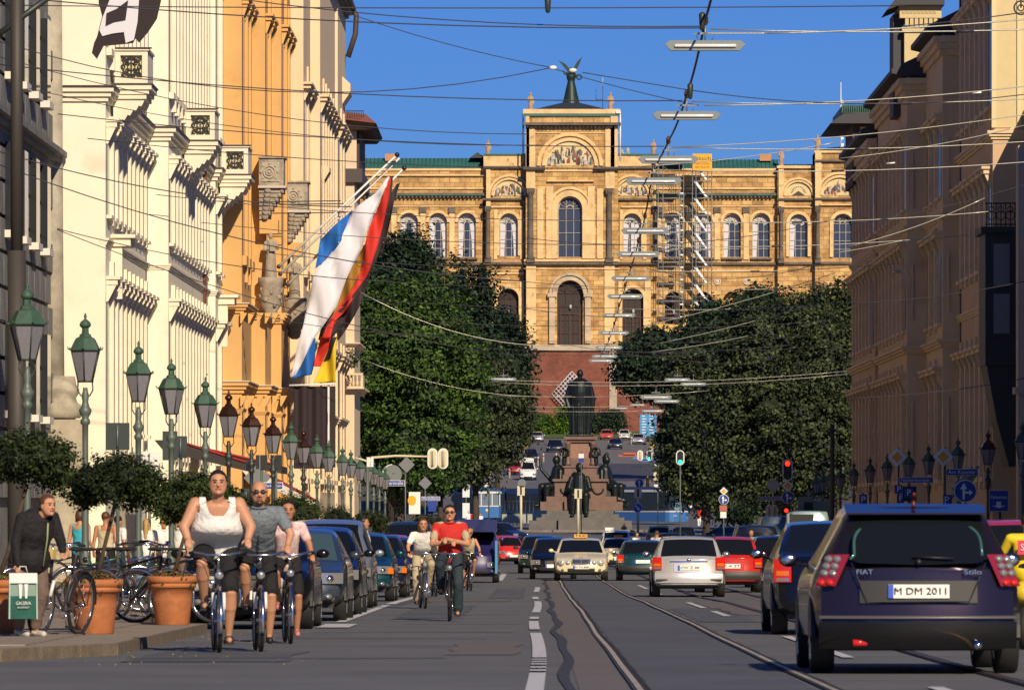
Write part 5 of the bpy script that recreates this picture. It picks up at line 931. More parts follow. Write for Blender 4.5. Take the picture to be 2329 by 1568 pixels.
def car(name, label, cat, x, row_or_Y, kind, pm, w=1.74, rear=False, turn=0, lights='std', plate=None, hs=1.0, group=None, roofrack=False, Y=None, X=None, glass=None, detail=True, bumper=None, mirrors=True, halfplate=True):
    K = KIND[kind]; L = K['L']; hw = w / 2; glass = glass or M_glass
    Yp = row_or_Y; Xc = X if X is not None else (x - VX) / S(Yp)
    g0 = ground(Yp); g1 = ground(Yp + L); t = thing(name, label, cat, (Xc, Yp, g0), 0, group); t.rotation_euler = (math.atan2(g1 - g0, L), 0, turn)
    tx = [a for a, b in K['top']]; ty = [b * hs for a, b in K['top']]
    cow, rf, rr, dk = K['cowl'], K['rf'], K['rr'], K['dk']; Hb = .90 * hs if kind not in ('van', 'tall') else (1.1 if kind == 'van' else 1.28)
    def top(y):
        k = .06; return (pchip(tx, ty, y - k) + 2 * pchip(tx, ty, y) + pchip(tx, ty, y + k)) / 4
    def wid(y):
        e = min(1, y / .9); e2 = min(1, (L - y) / .9); return hw * (1 - .10 * (1 - e) ** 2 - .08 * (1 - e2) ** 2)
    def bulge(u, z, end):      # end shape: how far the face lies inside the extreme, by width fraction and height
        b = .17 * abs(u) ** 3; zb_ = .52 * hs if kind not in ('van', 'tall') else .6
        if z > zb_: b += (z - zb_) * (.18 if end == 0 else .10) + .025
        elif z < .32: b += (.32 - z) * .5
        return b
    ys = sorted(set([0.001] + [round(i * .1, 3) for i in range(1, int(L / .1))] + [round(v, 3) for v in (cow, rf, rr, dk)] + [L - .001])); NP = 13; rows = []
    for y in ys:
        ww = wid(y); tt = top(y); b = min(Hb + .04 * (y / L), tt - .05); h = tt - b; xe = ww * (.93 - (.27 if kind == 'stilo' else .20) * min(h / .5, 1)); zb0 = .24 + .08 * max(0, 1 - y / .4) + .06 * max(0, 1 - (L - y) / .4)
        zm = b - .10
        p = [(0, zb0), (ww - .14, zb0), (ww - .03, zb0 + .07), (ww, max(zb0 + .16, .45)), (ww * 1.0, zm - .08), (ww * .985, zm + .03), (ww * .955, b), (ww * .955 + (xe - ww * .955) * .14, b + h * .13), (ww * .955 + (xe - ww * .955) * .86, b + h * .80), (xe * .985, tt - .045 * min(1, h / .3)), (xe * .90, tt - .012), (xe * .5, tt + .006), (0, tt + .012)]
        f0 = max(0, 1 - y / .55); f1 = max(0, 1 - (L - y) / .55); r_ = []
        for px, pz in p: r_.append((px, y + bulge(px / ww, pz, 0) * f0 - bulge(px / ww, pz, 1) * f1, pz))
        rows.append(r_)
    body, wsm, rwm, swm, sw2 = MB(), MB(), MB(), MB(), MB()
    V = []; idx = {}
    for r_ in rows:
        full = r_ + [(-a, b_, c) for a, b_, c in r_[-2:0:-1]]; V.append(full)
    n = len(V[0])
    for i in range(len(ys) - 1):
        ym = (ys[i] + ys[i + 1]) / 2; hh = top(ym) - Hb
        for j in range(n):
            j2 = (j + 1) % n; q = [V[i][j], V[i][j2], V[i + 1][j2], V[i + 1][j]]; m_ = body; jj = j if j < 12 else n - 1 - j
            if hh > .06 and jj in (10, 11) and cow + .04 < ym < rf - .02: m_ = wsm
            elif jj in (10, 11) and rr + .02 < ym < dk - .02: m_ = rwm
            elif jj == 7 and hh > .22 and cow + .25 < ym < dk - .28 and not any(abs(ym - (rf + c)) < .06 for c in (.55, 1.45, 2.4)) and not (kind in ('tall',) and ym > 2): m_ = swm if j < 12 else sw2
            m_.add(q, [(0, 1, 2, 3)], 0, True)
    # end faces
    for end, r_ in ((0, rows[0]), (1, rows[-1])):
        ww = wid(ys[0] if end == 0 else ys[-1]); us = [-1, -.8, -.5, 0, .5, .8, 1]
        for a, b_ in zip(r_[:-1], r_[1:]):
            for u0, u1 in zip(us, us[1:]):
                def pt(p, u): px = p[0] * u; return (px, (bulge(px / ww, p[2], 0) if end == 0 else L - bulge(px / ww, p[2], 1)), p[2])
                body.add([pt(a, u0), pt(a, u1), pt(b_, u1), pt(b_, u0)], [(0, 1, 2, 3)], 0, True)
    def fin(mb, nm, m):
        me = bpy.data.meshes.new(nm); me.from_pydata(mb.v, [], mb.f); me.polygons.foreach_set('use_smooth', mb.sm); me.materials.append(m)
        bm = bmesh.new(); bm.from_mesh(me); bmesh.ops.remove_doubles(bm, verts=bm.verts, dist=.0015); bmesh.ops.recalc_face_normals(bm, faces=bm.faces); bm.to_mesh(me); bm.free(); me.set_sharp_from_angle(angle=radians(38)); return link(nm, me, t)
    bo = fin(body, 'body', pm); 
    if wsm.v: fin(wsm, 'windscreen', glass)
    if rwm.v: fin(rwm, 'rear_window', glass)
    if swm.v: fin(swm, 'side_window', glass)
    if sw2.v: fin(sw2, 'side_window', glass)
    MB().box(-hw * .8, hw * .8, .3, L - .3, .2, .5).build('underbody', M_plast, t)
    vis = 1 if rear else 0
    def yf(x_, z): return (bulge(x_ / hw, z, vis) - .012) if not rear else L - bulge(x_ / hw, z, vis) + .012
    sg = -1 if not rear else 1
    def patch(nm, x0, x1, z0, z1, m, proud=.012, parent=t, skew=0, rnd=False):
        mb = MB(); N = 5; pts = []
        if rnd:
            cx_, cz, rx_, rz__ = (x0 + x1) / 2, (z0 + z1) / 2, (x1 - x0) / 2, (z1 - z0) / 2; ring_ = [(cx_ + rx_ * cos(2 * pi * k / 16), cz + rz__ * sin(2 * pi * k / 16)) for k in range(16)]
            v = [(a, yf(a, b_) + sg * proud, b_) for a, b_ in ring_] + [(a, yf(a, b_) - sg * .03, b_) for a, b_ in ring_] + [(cx_, yf(cx_, cz) + sg * (proud + .02), cz)]
            mb.add(v, [(k, (k + 1) % 16, 32) for k in range(16)] + [(k, (k + 1) % 16, 16 + (k + 1) % 16, 16 + k) for k in range(16)], 0, True)
        else:
            g_ = [[(x0 + (x1 - x0) * i / N + skew * (j / 3), z0 + (z1 - z0) * j / 3) for i in range(N + 1)] for j in range(4)]
            v = [(a, yf(a, b_) + sg * proud, b_) for r2 in g_ for a, b_ in r2]; mb.add(v, [(j * (N + 1) + i, j * (N + 1) + i + 1, (j + 1) * (N + 1) + i + 1, (j + 1) * (N + 1) + i) for j in range(3) for i in range(N)], 0, True)
            bd = [(i, 0) for i in range(N + 1)] + [(N, j) for j in range(1, 4)] + [(i, 3) for i in range(N - 1, -1, -1)] + [(0, j) for j in range(2, 0, -1)]; L_ = len(bd); v2 = []
            for i, j in bd: a, b_ = g_[j][i]; v2 += [(a, yf(a, b_) + sg * proud, b_), (a, yf(a, b_) - sg * .04, b_)]
            mb.add(v2, [(2 * k, 2 * k + 1, (2 * k + 3) % (2 * L_), (2 * k + 2) % (2 * L_)) for k in range(L_)])
        return mb.build(nm, m, parent)
    # wheels
    for wy in (.82, L - .78 if kind != 'mini' else L - .5):
        for s_ in (-1, 1):
            R = .31 if kind not in ('van', 'tall') else .35
            tw = MB(); prof = [(R - .11, -.09), (R - .02, -.1), (R, -.08), (R, .08), (R - .02, .1), (R - .11, .09)]; tw.lathe(prof, n=22)
            tm = tw.mesh('tyre', M_rubber); w_ = link('wheel', tm, t, (s_ * (hw - .10), wy, R)); w_.rotation_euler = (0, radians(90), 0)
            rm = MB().lathe([(.02, .07), (R - .11, .095), (R - .105, -.095)], n=16); rm.build('rim', M_rim, w_); 
            for k in range(5): a = k * 2 * pi / 5; MB().cbox((0, 0, 0), (.035, (R - .12), .012)).build('spoke', M_chrome, w_, (cos(a) * (R - .12) / 2 * 1, sin(a) * (R - .12) / 2, .1 * s_), a + pi / 2) if detail else None
            MB().prism([(wy + (R + .04) * cos(pi * k / 10), R + (R + .04) * sin(pi * k / 10)) for k in range(11)], s_ * (hw - .03), s_ * (hw + .004), axis='x').build('wheel_arch', M_plast, t)
    if mirrors:
        for s_ in (-1, 1):
            z = Hb + .06; mm = MB().cap((s_ * (hw * .93), cow + .45, z), (s_ * (hw + .03), cow + .42, z + .02), .02, .02, 6); mm.ell((s_ * (hw + .10), cow + .40, z + .05), (.09, .05, .065), 10); o = mm.build('mirror', pm, t)
            MB().ell((s_ * (hw + .10), cow + .44, z + .05), (.075, .02, .052), 10).build('mirror_glass', M_chrome, o)
    z0 = .60 * hs
    if bumper: patch('bumper', -hw * .93, hw * .93, .34, .56 * hs, bumper, .015)
    if not rear:
        if kind not in ('van', 'tall', 'mini'): patch('grille', -.28, .28, z0 - .02, z0 + .12, M_plast, .006)
        patch('air_intake', -.45, .45, .3, .42, M_plast, .006)
        if lights == 'twin':
            for s_ in (-1, 1):
                for cx_, r_ in ((.66, .115), (.44, .085)): l = patch('headlight', s_ * cx_ - r_, s_ * cx_ + r_, z0 - .02 + .05 - r_, z0 + .03 + r_, mat('lamp_lens', (.6, .6, .55), .12, .2, coat=1), .02, rnd=True); patch('bulb', s_ * cx_ - r_ * .6, s_ * cx_ + r_ * .6, z0 + .03 - r_ * .6, z0 + .03 + r_ * .6, M_chrome, .024, l, rnd=True)
        else:
            for s_ in (-1, 1):
                a, b_ = sorted((s_ * hw * .55, s_ * hw * .96)); l = patch('headlight', a, b_, z0 - .02, z0 + .14, M_wht_l, .012); c_ = s_ * hw * .74
                patch('bulb', c_ - .055, c_ + .055, z0 + .0, z0 + .11, M_chrome, .016, l, rnd=True)
                if lights == 'ind': a2, b2 = sorted((s_ * hw * .86, s_ * hw * .99)); patch('indicator', a2, b2, z0 - .02, z0 + .10, M_org_l, .016)
        for s_ in (-1, 1): patch('fog_lamp', s_ * .62 - .05, s_ * .62 + .05, .33, .41, M_wht_l, .01, rnd=True)
    else:
        for s_ in (-1, 1):
            if lights == 'stilo':
                a, b_ = sorted((s_ * hw * .79, s_ * hw * .985)); l = patch('tail_light', a, b_, .75, 1.02, mat('lamp_dark_red', (.26, .012, .012), .12, coat=1), .02, skew=-s_ * .12); 
                for k, (zz, m_) in enumerate(((.86, M_wht_l), (.92, M_wht_l), (.98, M_wht_l), (.78, M_red_l))):
                    for xx in (.86, .94): patch('reflector', s_ * hw * xx - .034 - s_ * .10 * (zz - .74) / .32, s_ * hw * xx + .034 - s_ * .10 * (zz - .74) / .32, zz - .030, zz + .030, m_, .028, l, rnd=True)
            else:
                a, b_ = sorted((s_ * hw * .74, s_ * hw * .99)); l = patch('tail_light', a, b_, .66 * hs, .95 * hs, M_red_l, .015)
                patch('reflector', a + .03, b_ - .03, .74 * hs, .80 * hs, M_org_l, .02, l); patch('reflector', a + .03, b_ - .03, .67 * hs, .71 * hs, M_wht_l, .02, l)
    if plate:
        pz = .46 if not rear else (.74 if lights == 'stilo' else .70) * hs; px = 0
        if rear:
            patch('plate_recess', -.36 if lights != 'stilo' else -.50, .36 if lights != 'stilo' else .5, pz - .10, pz + .09, M_plast if lights == 'stilo' else pm, .004)
        po = patch('number_plate', px - .26, px + .26, pz - .058, pz + .058, M_plate, .022); e_ = (px - .26, px - .215) if not rear else (px + .215, px + .26); patch('plate_band', e_[0], e_[1], pz - .057, pz + .057, M_eu, .026, po)
        for ch in ([plate] if plate.strip() else []):
            text(ch, 'lettering', M_ink, po, (px + (.02 if not rear else -.02), yf(0, pz) + sg * .03, pz), .085, width=.44, rz=0 if not rear else 180)
    if rear: t.location = (Xc, Yp + L, g1); t.rotation_euler = (math.atan2(g0 - g1, L), 0, pi + turn)
    return t, patch, fin, yf
P_stilo = paint('aubergine', (.040, .028, .044), .7, .22); P_black = paint('black', (.004, .004, .005), 0, .22); P_silver = paint('silver', (.66, .65, .66), .5, .3); P_taxi = paint('taxi_ivory', (.72, .66, .44)); P_red = paint('red', (.52, .018, .012)); P_red2 = paint('bright_red', (.66, .03, .02))
P_teal = paint('teal', (.008, .075, .10), .5); P_dkblue = paint('dark_blue', (.010, .016, .036), .3); P_blue = paint('grey_blue', (.06, .08, .11), .5); P_white = paint('white', (.78, .77, .72)); P_yellow = paint('yellow', (.72, .60, .12)); P_van = paint('van_blue', (.022, .022, .11)); P_ltvan = paint('van_pale_teal', (.28, .40, .40), .2); P_dkgreen = paint('dark_green', (.01, .03, .03), .3)
# --- the big dark hatchback at the right, seen from behind
t, patch, fin, yf = car('parked_car', 'large dark purple hatchback close at the lower right with a number plate M DM 2011', 'car', 2090, 52.2, 'stilo', P_stilo, 1.78, hs=.955, rear=True, lights='stilo', plate='M DM 2011')
t.name = 'hatchback_car'; K = KIND['stilo']; Ls = 4.2
def sy(x, z): return yf(x, z)
# rear window surround, wiper, spoiler, lower bumper, badges, aerial
pts = []
for k in range(25):
    a = pi * k / 24; u = cos(a); x = .56 * (abs(u) ** .55) * (1 if u > 0 else -1); z = 1.02 + .29 * (sin(a) ** .5); pts.append((x, 0, z))
def wy(z): return float(np.interp(z, [.90, .95, 1.375, 1.45], [4.17, 4.12, 3.71, 3.5]))
gm = MB(); loop = [(-.60, .99)] + [(p[0], p[2]) for p in pts[::-1]] + [(.60, .99), (.5, .945), (0, .93), (-.5, .945)]
gm.add([(x, wy(z) + .035, z) for x, z in loop] , [tuple(range(len(loop)))]); gm.build('tailgate_glass', M_glass, t)
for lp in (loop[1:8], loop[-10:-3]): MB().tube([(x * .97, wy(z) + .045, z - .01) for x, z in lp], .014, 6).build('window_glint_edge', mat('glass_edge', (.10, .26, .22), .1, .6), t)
sp = MB(); sp.prism([(3.35, 1.455), (3.84, 1.375), (3.84, 1.36), (3.35, 1.40)], -.60, .60, axis='x'); sp.build('roof_spoiler', P_stilo, t)
ln = MB().tube([(-.3, 4.17, .985), (.05, 4.15, 1.0)], .012, 6); ln.cap((0, 4.18, .955), (0, 4.14, .965), .03, .02); ln.build('wiper', M_plast, t)
hd = [(-.14, 1.07), (-.14, 1.22), (.14, 1.22), (.14, 1.07)]
for x in (-.36, .36): MB().cap((x, 3.2, 1.0), (x, 3.15, 1.27), .13, .09).build('headrest', M_seat, t)
MB().tube([(0, 3.45, 1.42), (0, 3.42, 1.50)], [.022, .012], 8).tube([(0, 3.42, 1.50), (0, 3.55, 1.54)], [.02, .015], 6).build('aerial_base', mat('aerial_red', (.12, .015, .015), .4), t)
text('FIAT', 'lettering', M_chrome, t, (.46, 4.185, .87), .06, width=.14, rz=180); text('Stilo', 'lettering', M_chrome, t, (-.46, 4.185, .87), .06, width=.15, rz=180)
patch('rear_skirt', -.84, .84, .22, .45, P_black, .014); patch('bumper_strip', -.84, .84, .475, .50, mat('strip_grey', (.09, .08, .08), .3), .016)
MB().tube([(-.5, 4.14, .25), (-.5, 4.24, .25)], .035, 10).build('exhaust', M_chrome, t); MB().tube([(.42, 4.14, .27), (.56, 4.18, .27)], .03, 8).build('fog_reflector', M_red_l, t)
for s_ in (-1, 1):
    a = s_ * .47; MB().tube([(s_ * .57, 4.14, .95), (s_ * .50, 4.16, .78), (s_ * .43, 4.19, .62), (0, 4.20, .615)], .006, 5).build('tailgate_gap', M_black, t)
# other cars, nearest first
car('parked_car', 'black saloon ahead of the purple hatchback with a pale blue roof reflection', 'car', 1917, 76.5, 'sedan', P_black, 1.72, rear=True, plate=' ')[0].name = 'black_car'
wg, wp, _, wyf = car('estate_car', 'silver estate car seen from behind in the right tram lane', 'car', 1567, 146, 'estate', P_silver, 1.74, rear=True, plate='CW Z 40', bumper=P_silver)
rk = MB()
for s_ in (-1, 1): rk.tube([(s_ * .62, 2.1, 1.44), (s_ * .63, 2.3, 1.49), (s_ * .63, 3.7, 1.49), (s_ * .62, 3.9, 1.43)], .022, 6)
rk.build('roof_rail', M_plast, wg); MB().ell((0, 4.46, .88), (.05, .02, .05), 10).build('badge', M_chrome, wg); wp('chrome_strip', -.45, .45, .845, .865, M_chrome, .014); MB().box(-.78, .78, 4.35, 4.49, .40, .43).build('bumper_strip', M_plast, wg)
car('red_car', 'red hatchback beside the silver estate car, seen from behind', 'car', 1661, 159, 'hatch', P_red, 1.68, rear=True, plate='M A 27', hs=.98, bumper=M_plast)
tx, tp, _, tyf = car('taxi_car', 'ivory saloon taxi with round twin headlights coming along the tram track', 'taxi', 1322, 205, 'sedan', P_taxi, 1.80, lights='twin', plate='M TX 808')
MB().box(-.22, .22, 2.3, 2.5, 1.44, 1.56).build('roof_sign', M_yel, tx); text('TAXI', 'lettering', M_black, [o for o in tx.children if o.name.startswith('roof_sign')][0], (0, 2.29, 1.5), .12, width=.38)
g = MB(); 
for i in range(6): g.box(-.24, .24, -.04, -.02, .585 + i * .024, .592 + i * .024)
g.box(-.31, .31, -.035, -.015, .725, .745); g.box(-.31, -.285, -.035, -.015, .57, .74); g.box(.285, .31, -.035, -.015, .57, .74); g.box(-.31, .31, -.035, -.015, .565, .58); g.box(-.012, .012, -.045, -.02, .58, .74); g.build('chrome_grille', M_chrome, tx)
ms = MB().torus((0, .24, .80), .045, .006, 'y', 14, 5); ms.tube([(0, .24, .74), (0, .24, .845)], .006, 5); ms.tube([(0, .24, .80), (.035, .24, .775)], .006, 5); ms.tube([(0, .24, .8), (-.035, .24, .775)], .006, 5); ms.build('bonnet_star', M_chrome, tx)
dr = MB().ell((.36, 2.25, 1.12), (.09, .1, .12)); dr.cap((.36, 2.35, .75), (.36, 2.3, .95), .17, .14); 
car('black_compact_car', 'black compact car partly hidden behind the left side of the ivory taxi', 'car', 1258, 212, 'mpv', P_black, 1.62, plate=' ', hs=.88)
car('green_car', 'dark teal hatchback between the ivory taxi and the silver estate car', 'car', 1461, 206, 'hatch', P_teal, 1.68, rear=True, plate=' ', hs=.92, bumper=M_plast)
t2 = car('taxi_car', 'ivory taxi saloon half hidden behind the right side of the front taxi', 'taxi', 1408, 280, 'sedan', P_taxi, 1.76, plate=' ')[0]; b_ = MB().box(-.2, .2, 2.3, 2.45, 1.43, 1.55).build('roof_sign', M_yel, t2); text('TAXI', 'lettering', M_black, b_, (0, 2.29, 1.49), .11, width=.34)
t3 = car('taxi_van', 'white taxi van with a roof light standing behind the two ivory taxis', 'taxi', 1402, 311, 'mpv', P_white, 1.80, hs=1.12, plate=' ')[0]; MB().box(-.55, -.1, 2.0, 2.3, 1.82, 1.98).build('roof_sign', M_white, t3)
car('yellow_car', 'yellow cream compact car with rounded roof behind the pedestrian with the shoulder bag', 'car', 1499, 400, 'mini', P_yellow, 1.72, hs=1.0, plate=' ', rear=True)
for x, Y, kd, pm, lb, tn in ((1555, 385, 'mpv', P_black, 'black people carrier waiting behind the silver estate car', 0), (1612, 400, 'sedan', P_dkblue, 'dark blue saloon just above the roof of the silver estate car', .5), (1672, 372, 'estate', P_black, 'black estate car with a reddish light behind the red hatchback', .3), (1560, 372, 'hatch', P_dkblue, 'small dark blue car left of the one above the silver roof', -.3)):
    car('waiting_car', lb, 'car', x, Y, kd, pm, 1.75, rear=True, turn=tn, group='cars waiting near the monument')
car('dark_suv', 'dark blue off-road car beside the pale teal vans', 'car', 1722, 215, 'van', P_dkblue, 1.85, rear=True, hs=.95)
car('black_parked_car', 'black car between the red hatchback and the teal van', 'car', 1770, 176, 'hatch', P_black, 1.7, rear=True)
vn = car('delivery_van', 'pale teal delivery van with its rear doors open at the right kerb', 'van', 1843, 196, 'tall', P_ltvan, 1.62, rear=True, mirrors=False, hs=.98)[0]
MB().box(-.10, .70, 5.12, 5.235, .62, 2.18).build('dark_load_space', M_black, vn); MB().box(.70, .76, 5.22, 6.0, .6, 2.2).build('open_door', P_ltvan, vn); MB().torus((1.0, 5.3, 1.05), .42, .07, 'y', 20, 8).build('door_arch', P_ltvan, vn)
car('delivery_van', 'blue grey van in front of the teal delivery van, rear window lit blue', 'van', 1770, 236, 'tall', P_blue, 1.75, rear=True, hs=.95, glass=M_gfar)
car('red_parked_car', 'red car roof at the right border behind the rider in yellow', 'car', 2322, 84, 'hatch', P_red, 1.7, rear=True, plate=' ')
# left parked row, all facing the camera
PX = -3.92
for Y, kd, pm, lb, lt, w, hs, X in ((82, 'sedan', P_black, 'black saloon with oval headlights parked behind the three cyclists', 'twin', 1.78, 1.0, -3.90), (91.5, 'sedan', P_blue, 'grey blue coupe parked second in the left row', 'std', 1.74, .97, -3.72), (100.5, 'estate', P_black, 'black estate car third in the left parked row', 'std', 1.74, 1.0, -3.75),
                            (113, 'mpv', paint('silver_blue', (.34, .38, .42), .6, .3), 'silver people carrier with clear triple headlights in the left parked row', 'std', 1.76, 1.0, -3.90), (129, 'estate', P_teal, 'dark teal car with an orange indicator right behind the silver people carrier', 'ind', 1.72, 1.0, -3.86), (145, 'hatch', P_dkblue, 'dark blue car with a red and white door mirror', 'ind', 1.68, 1.0, -3.90),
                            (160, 'sedan', P_black, 'black saloon parked just behind the woman cyclist in white', 'std', 1.74, 1.0, -3.86), (173, 'hatch', P_red, 'dark red car with only its roof showing in the left parked row', 'std', 1.68, 1.02, -4.3), (187, 'van', paint('night_blue', (.012, .03, .035), .4), 'large dark van parked towards the end of the left row', 'std', 1.90, .98, -3.98), (204, 'mpv', P_dkblue, 'dark blue car behind the large dark van', 'std', 1.74, 1.0, -3.9)):
    tt_, pp_, _, _ = car('parked_car', lb, 'car', 0, Y, kd, pm, w, X=X, lights=lt, plate=' ' if Y < 120 else None, hs=hs, group='cars parked along the left kerb', glass=M_glass if Y != 91.5 else M_gfar)
    if Y == 145: MB().ell((.97, 1.42, 1.02), (.13, .07, .07)).build('mirror_cap', P_red, tt_); MB().ell((.97, 1.40, .96), (.12, .07, .05)).build('mirror_cap', M_white, tt_)
    if Y == 113:
        for c_ in (.52, .64, .76): pp_('bulb', c_ - .05, c_ + .05, .61, .72, M_chrome, .02, rnd=True)
bv = car('blue_van', 'dark blue delivery van with a plain blue roof behind the rider in red', 'van', 0, 196, 'tall', P_van, 1.62, X=-2.03, hs=.86)[0]
MB().box(-.75, .75, -.03, 1.2, 1.62, 2.0).build('roof_front', P_van, bv)
MB().box(.70, .78, -.2, .1, .3, 1.35).build('blue_board', mat('board_blue', (.05, .25, .5), .5), bv)
car('small_red_car', 'small bright red two seater facing the street behind the blue van', 'car', 1168, 335, 'mini', P_red2, 1.6, hs=1.0, plate=' ', turn=.25); car('red_hatchback', 'bright red hatchback turned sideways above the small red two seater', 'car', 1228, 352, 'hatch', P_red2, 1.7, turn=.9)
for x, Y, kd, pm, lb, tn, rr_ in ((1125, 352, 'estate', P_teal, 'teal estate car left of the red hatchback', .8, 0), (1150, 385, 'sedan', P_dkblue, 'dark blue saloon behind the teal estate car', 1.1, 0), (1190, 420, 'hatch', P_dkblue, 'dark blue hatchback in front of the monument steps at the left', .9, 0), (1228, 240, 'hatch', P_dkgreen, 'dark green car between the black compact car and the small red car', 0, 0)):
    car('moving_car', lb, 'car', x, Y, kd, pm, 1.72, turn=tn, group='cars at the crossing before the monument')
# hill traffic
for x, rowb, kd, pm, w, lb in ((1201, 1092, 'van', P_white, 1.75, 'white camper van with a roof box driving down the hill'), (1170, 1080, 'hatch', P_red, 1.7, 'red car beside the white van on the hill'), (1207, 1052, 'mpv', P_dkblue, 1.8, 'dark blue car with bright headlights uphill of the white van'),
        (1262, 1028, 'mpv', P_dkblue, 2.2, 'large dark blue car just left of the granite shaft'), (1400, 1021, 'sedan', P_dkblue, 1.8, 'blue saloon between the red tail light and the traffic light up the hill'), (1380, 1000, 'hatch', P_red2, 1.9, 'red car at the foot of the lawn'), (1340, 1012, 'mpv', P_red, 1.7, 'dark red car right beside the granite shaft up the hill'), (1420, 1000, 'hatch', P_white, 1.7, 'small white car at the foot of the lawn'), (1178, 1000, 'hatch', paint('orange', (.6, .2, .05)), 1.8, 'orange car near the left end of the lawn'), (1222, 1005, 'sedan', P_silver, 1.8, 'silver saloon near the left bushes'),
        (1452, 1010, 'estate', P_silver, 1.8, 'silver estate car near the hill traffic light'), (1330, 998, 'van', P_dkgreen, 1.8, 'dark green van below the round shrub')):
    lo, hi = 575.0, 944.0
    for _ in range(40):
        mid = (lo + hi) / 2
        if VY + (ZC - ground(mid)) * S(mid) > rowb: lo = mid
        else: hi = mid
    o = car('distant_car', lb, 'car', x, min(lo, 925), kd, pm, w, group='cars on the hill road', detail=False)[0]
    if rowb == 1092: MB().box(-.6, .6, 1.7, 3.2, 2.0, 2.3).build('roof_box', P_white, o)
cr_ = car('distant_car', 'black car with a white plate showing above the modern tram', 'car', 1408, 590, 'mpv', P_black, 1.9, plate=None, group='cars on the hill road')[0]; MB().box(-.8, .8, -.1, .0, .35, .6).build('pale_bumper', M_white, cr_)
# ---------------------------------------------------------------- trams
M_tblue = mat('tram_blue', (.045, .16, .42), .35, coat=.5); M_tnavy = mat('tram_navy', (.02, .05, .14), .35, coat=.5); M_twht = mat('tram_white', (.68, .68, .64), .4, coat=.3)
Yt = 505; st = S(Yt); tz = 1.4 - (1186 - 1150) / st; ot = thing('old_tram', 'old blue and white tram with rounded front, on the left of the monument', 'tram', ((1107 - VX) / st, Yt, tz)); w = 1.15
def rslab(mb, hw, z0, z1, y0=0, y1=10, taper=.0):
    prof = [(-hw, .5), (-hw * .86, .14), (-hw * .5, .0), (hw * .5, .0), (hw * .86, .14), (hw, .5), (hw, y1), (-hw, y1)]; mb.prism(prof, z0, z1, axis='z'); return mb
rslab(MB(), w, .35, 1.25).build('lower_body', M_tblue, ot); rslab(MB(), w + .02, 1.26, 1.34).build('white_strip', M_twht, ot); rslab(MB(), w * .97, 1.341, 2.3).build('window_band', mat('tram_front_glass', (.16, .20, .26), .15, spec=.8), ot); rslab(MB(), w + .05, 2.301, 2.5).build('upper_band', M_twht, ot)
for x in (-.72, -.01, .71): MB().box(x - .35, x + .33, -.06, .0, 2.33, 2.48).build('destination_box', M_twht, ot)
MB().prism([(-1.15, 2.5), (-1.0, 2.72), (-.5, 2.86), (.5, 2.86), (1.0, 2.72), (1.15, 2.5)], .2, 10).build('roof', M_tnavy, ot); MB().box(-.22, .22, .3, 1, 2.86, 3.2).build('roof_lamp_box', M_twht, ot)
for x in (-w * .93, -.45, .45, w * .93): MB().box(x - .04, x + .04, .02 if abs(x) > .8 else -.02, .5 if abs(x) > .8 else .05, 1.34, 2.3).build('window_post', M_twht, ot)
MB().tube([(.05, 1, 3.1), (.05, 1, 4.6)], .12, 8).build('trolley_mast', M_grey, ot); MB().ell((0, -.03, .95), (.12, .04, .15)).build('emblem', M_gold, ot)
for s_ in (-1, 1): MB().box(s_ * .7 - .1, s_ * .7 + .1, .3, 1.2, 0, .35).build('bogie', M_black, ot)
# modern low floor tram turning behind the monument
Yn2 = 520; sn = S(Yn2); nz = 1.4 - (1192 - 1150) / sn; nt_ = thing('modern_tram', 'modern blue low floor tram with large dark windscreen on the right of the monument', 'tram', ((1546 - VX) / sn, Yn2, nz), radians(34)); w = 1.13
rslab(MB(), w, .25, 1.05, y1=8).build('lower_body', M_tblue, nt_); rslab(MB(), w * .995, 1.06, 1.16, y1=8).build('white_strip', M_twht, nt_); rslab(MB(), w * .97, 1.161, 2.75, y1=8).build('windscreen_band', mat('tram_dark_glass', (.02, .03, .045), .08, spec=.9), nt_); rslab(MB(), w + .02, 2.751, 2.95, y1=8).build('upper_band', M_twht, nt_); rslab(MB(), w * .95, 2.951, 3.2, y1=8).build('roof', M_tnavy, nt_)
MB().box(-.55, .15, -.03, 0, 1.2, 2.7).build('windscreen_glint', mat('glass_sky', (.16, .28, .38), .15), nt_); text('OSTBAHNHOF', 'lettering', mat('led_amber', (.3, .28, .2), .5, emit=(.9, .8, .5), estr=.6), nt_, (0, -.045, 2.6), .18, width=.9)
text('2142', 'lettering', M_white, nt_, (-.5, -.02, .75), .2, width=.4)
for s_ in (-1, 1): MB().box(s_ * .8 - .12, s_ * .8 + .12, .06, .12, .5, .64).build('headlight', M_wht_l, nt_)
for k in range(3):
    sec = MB().box(-w, w, 8.2 + k * 8.5, 16.2 + k * 8.5, .25, 1.15); sec.box(-w, w, 8.2 + k * 8.5, 16.2 + k * 8.5, 2.6, 3.1); s2 = sec.build('car_section', M_tnavy, nt_); MB().box(-w * .98, w * .98, 8.2 + k * 8.5, 16.2 + k * 8.5, 1.151, 2.599).build('side_glass', MATS['tram_dark_glass'], s2)
    for j in range(4): MB().box(-w - .01, -w + .05, 8.3 + k * 8.5 + j * 2.1, 8.45 + k * 8.5 + j * 2.1, 1.15, 2.6).build('window_post', M_tnavy, s2)
    MB().box(-w * .8, w * .8, 7.6 + k * 8.5 + .4, 8.2 + k * 8.5, .3, 2.9).build('gangway_bellows', M_black, nt_)
MB().box(w + .02, w + .3, .2, .5, 1.4, 3.4).build('mirror_arm', M_twht, nt_); MB().box(w - .2, w + .32, .1, .5, 3.25, 3.45).build('mirror_arm', M_twht, nt_)
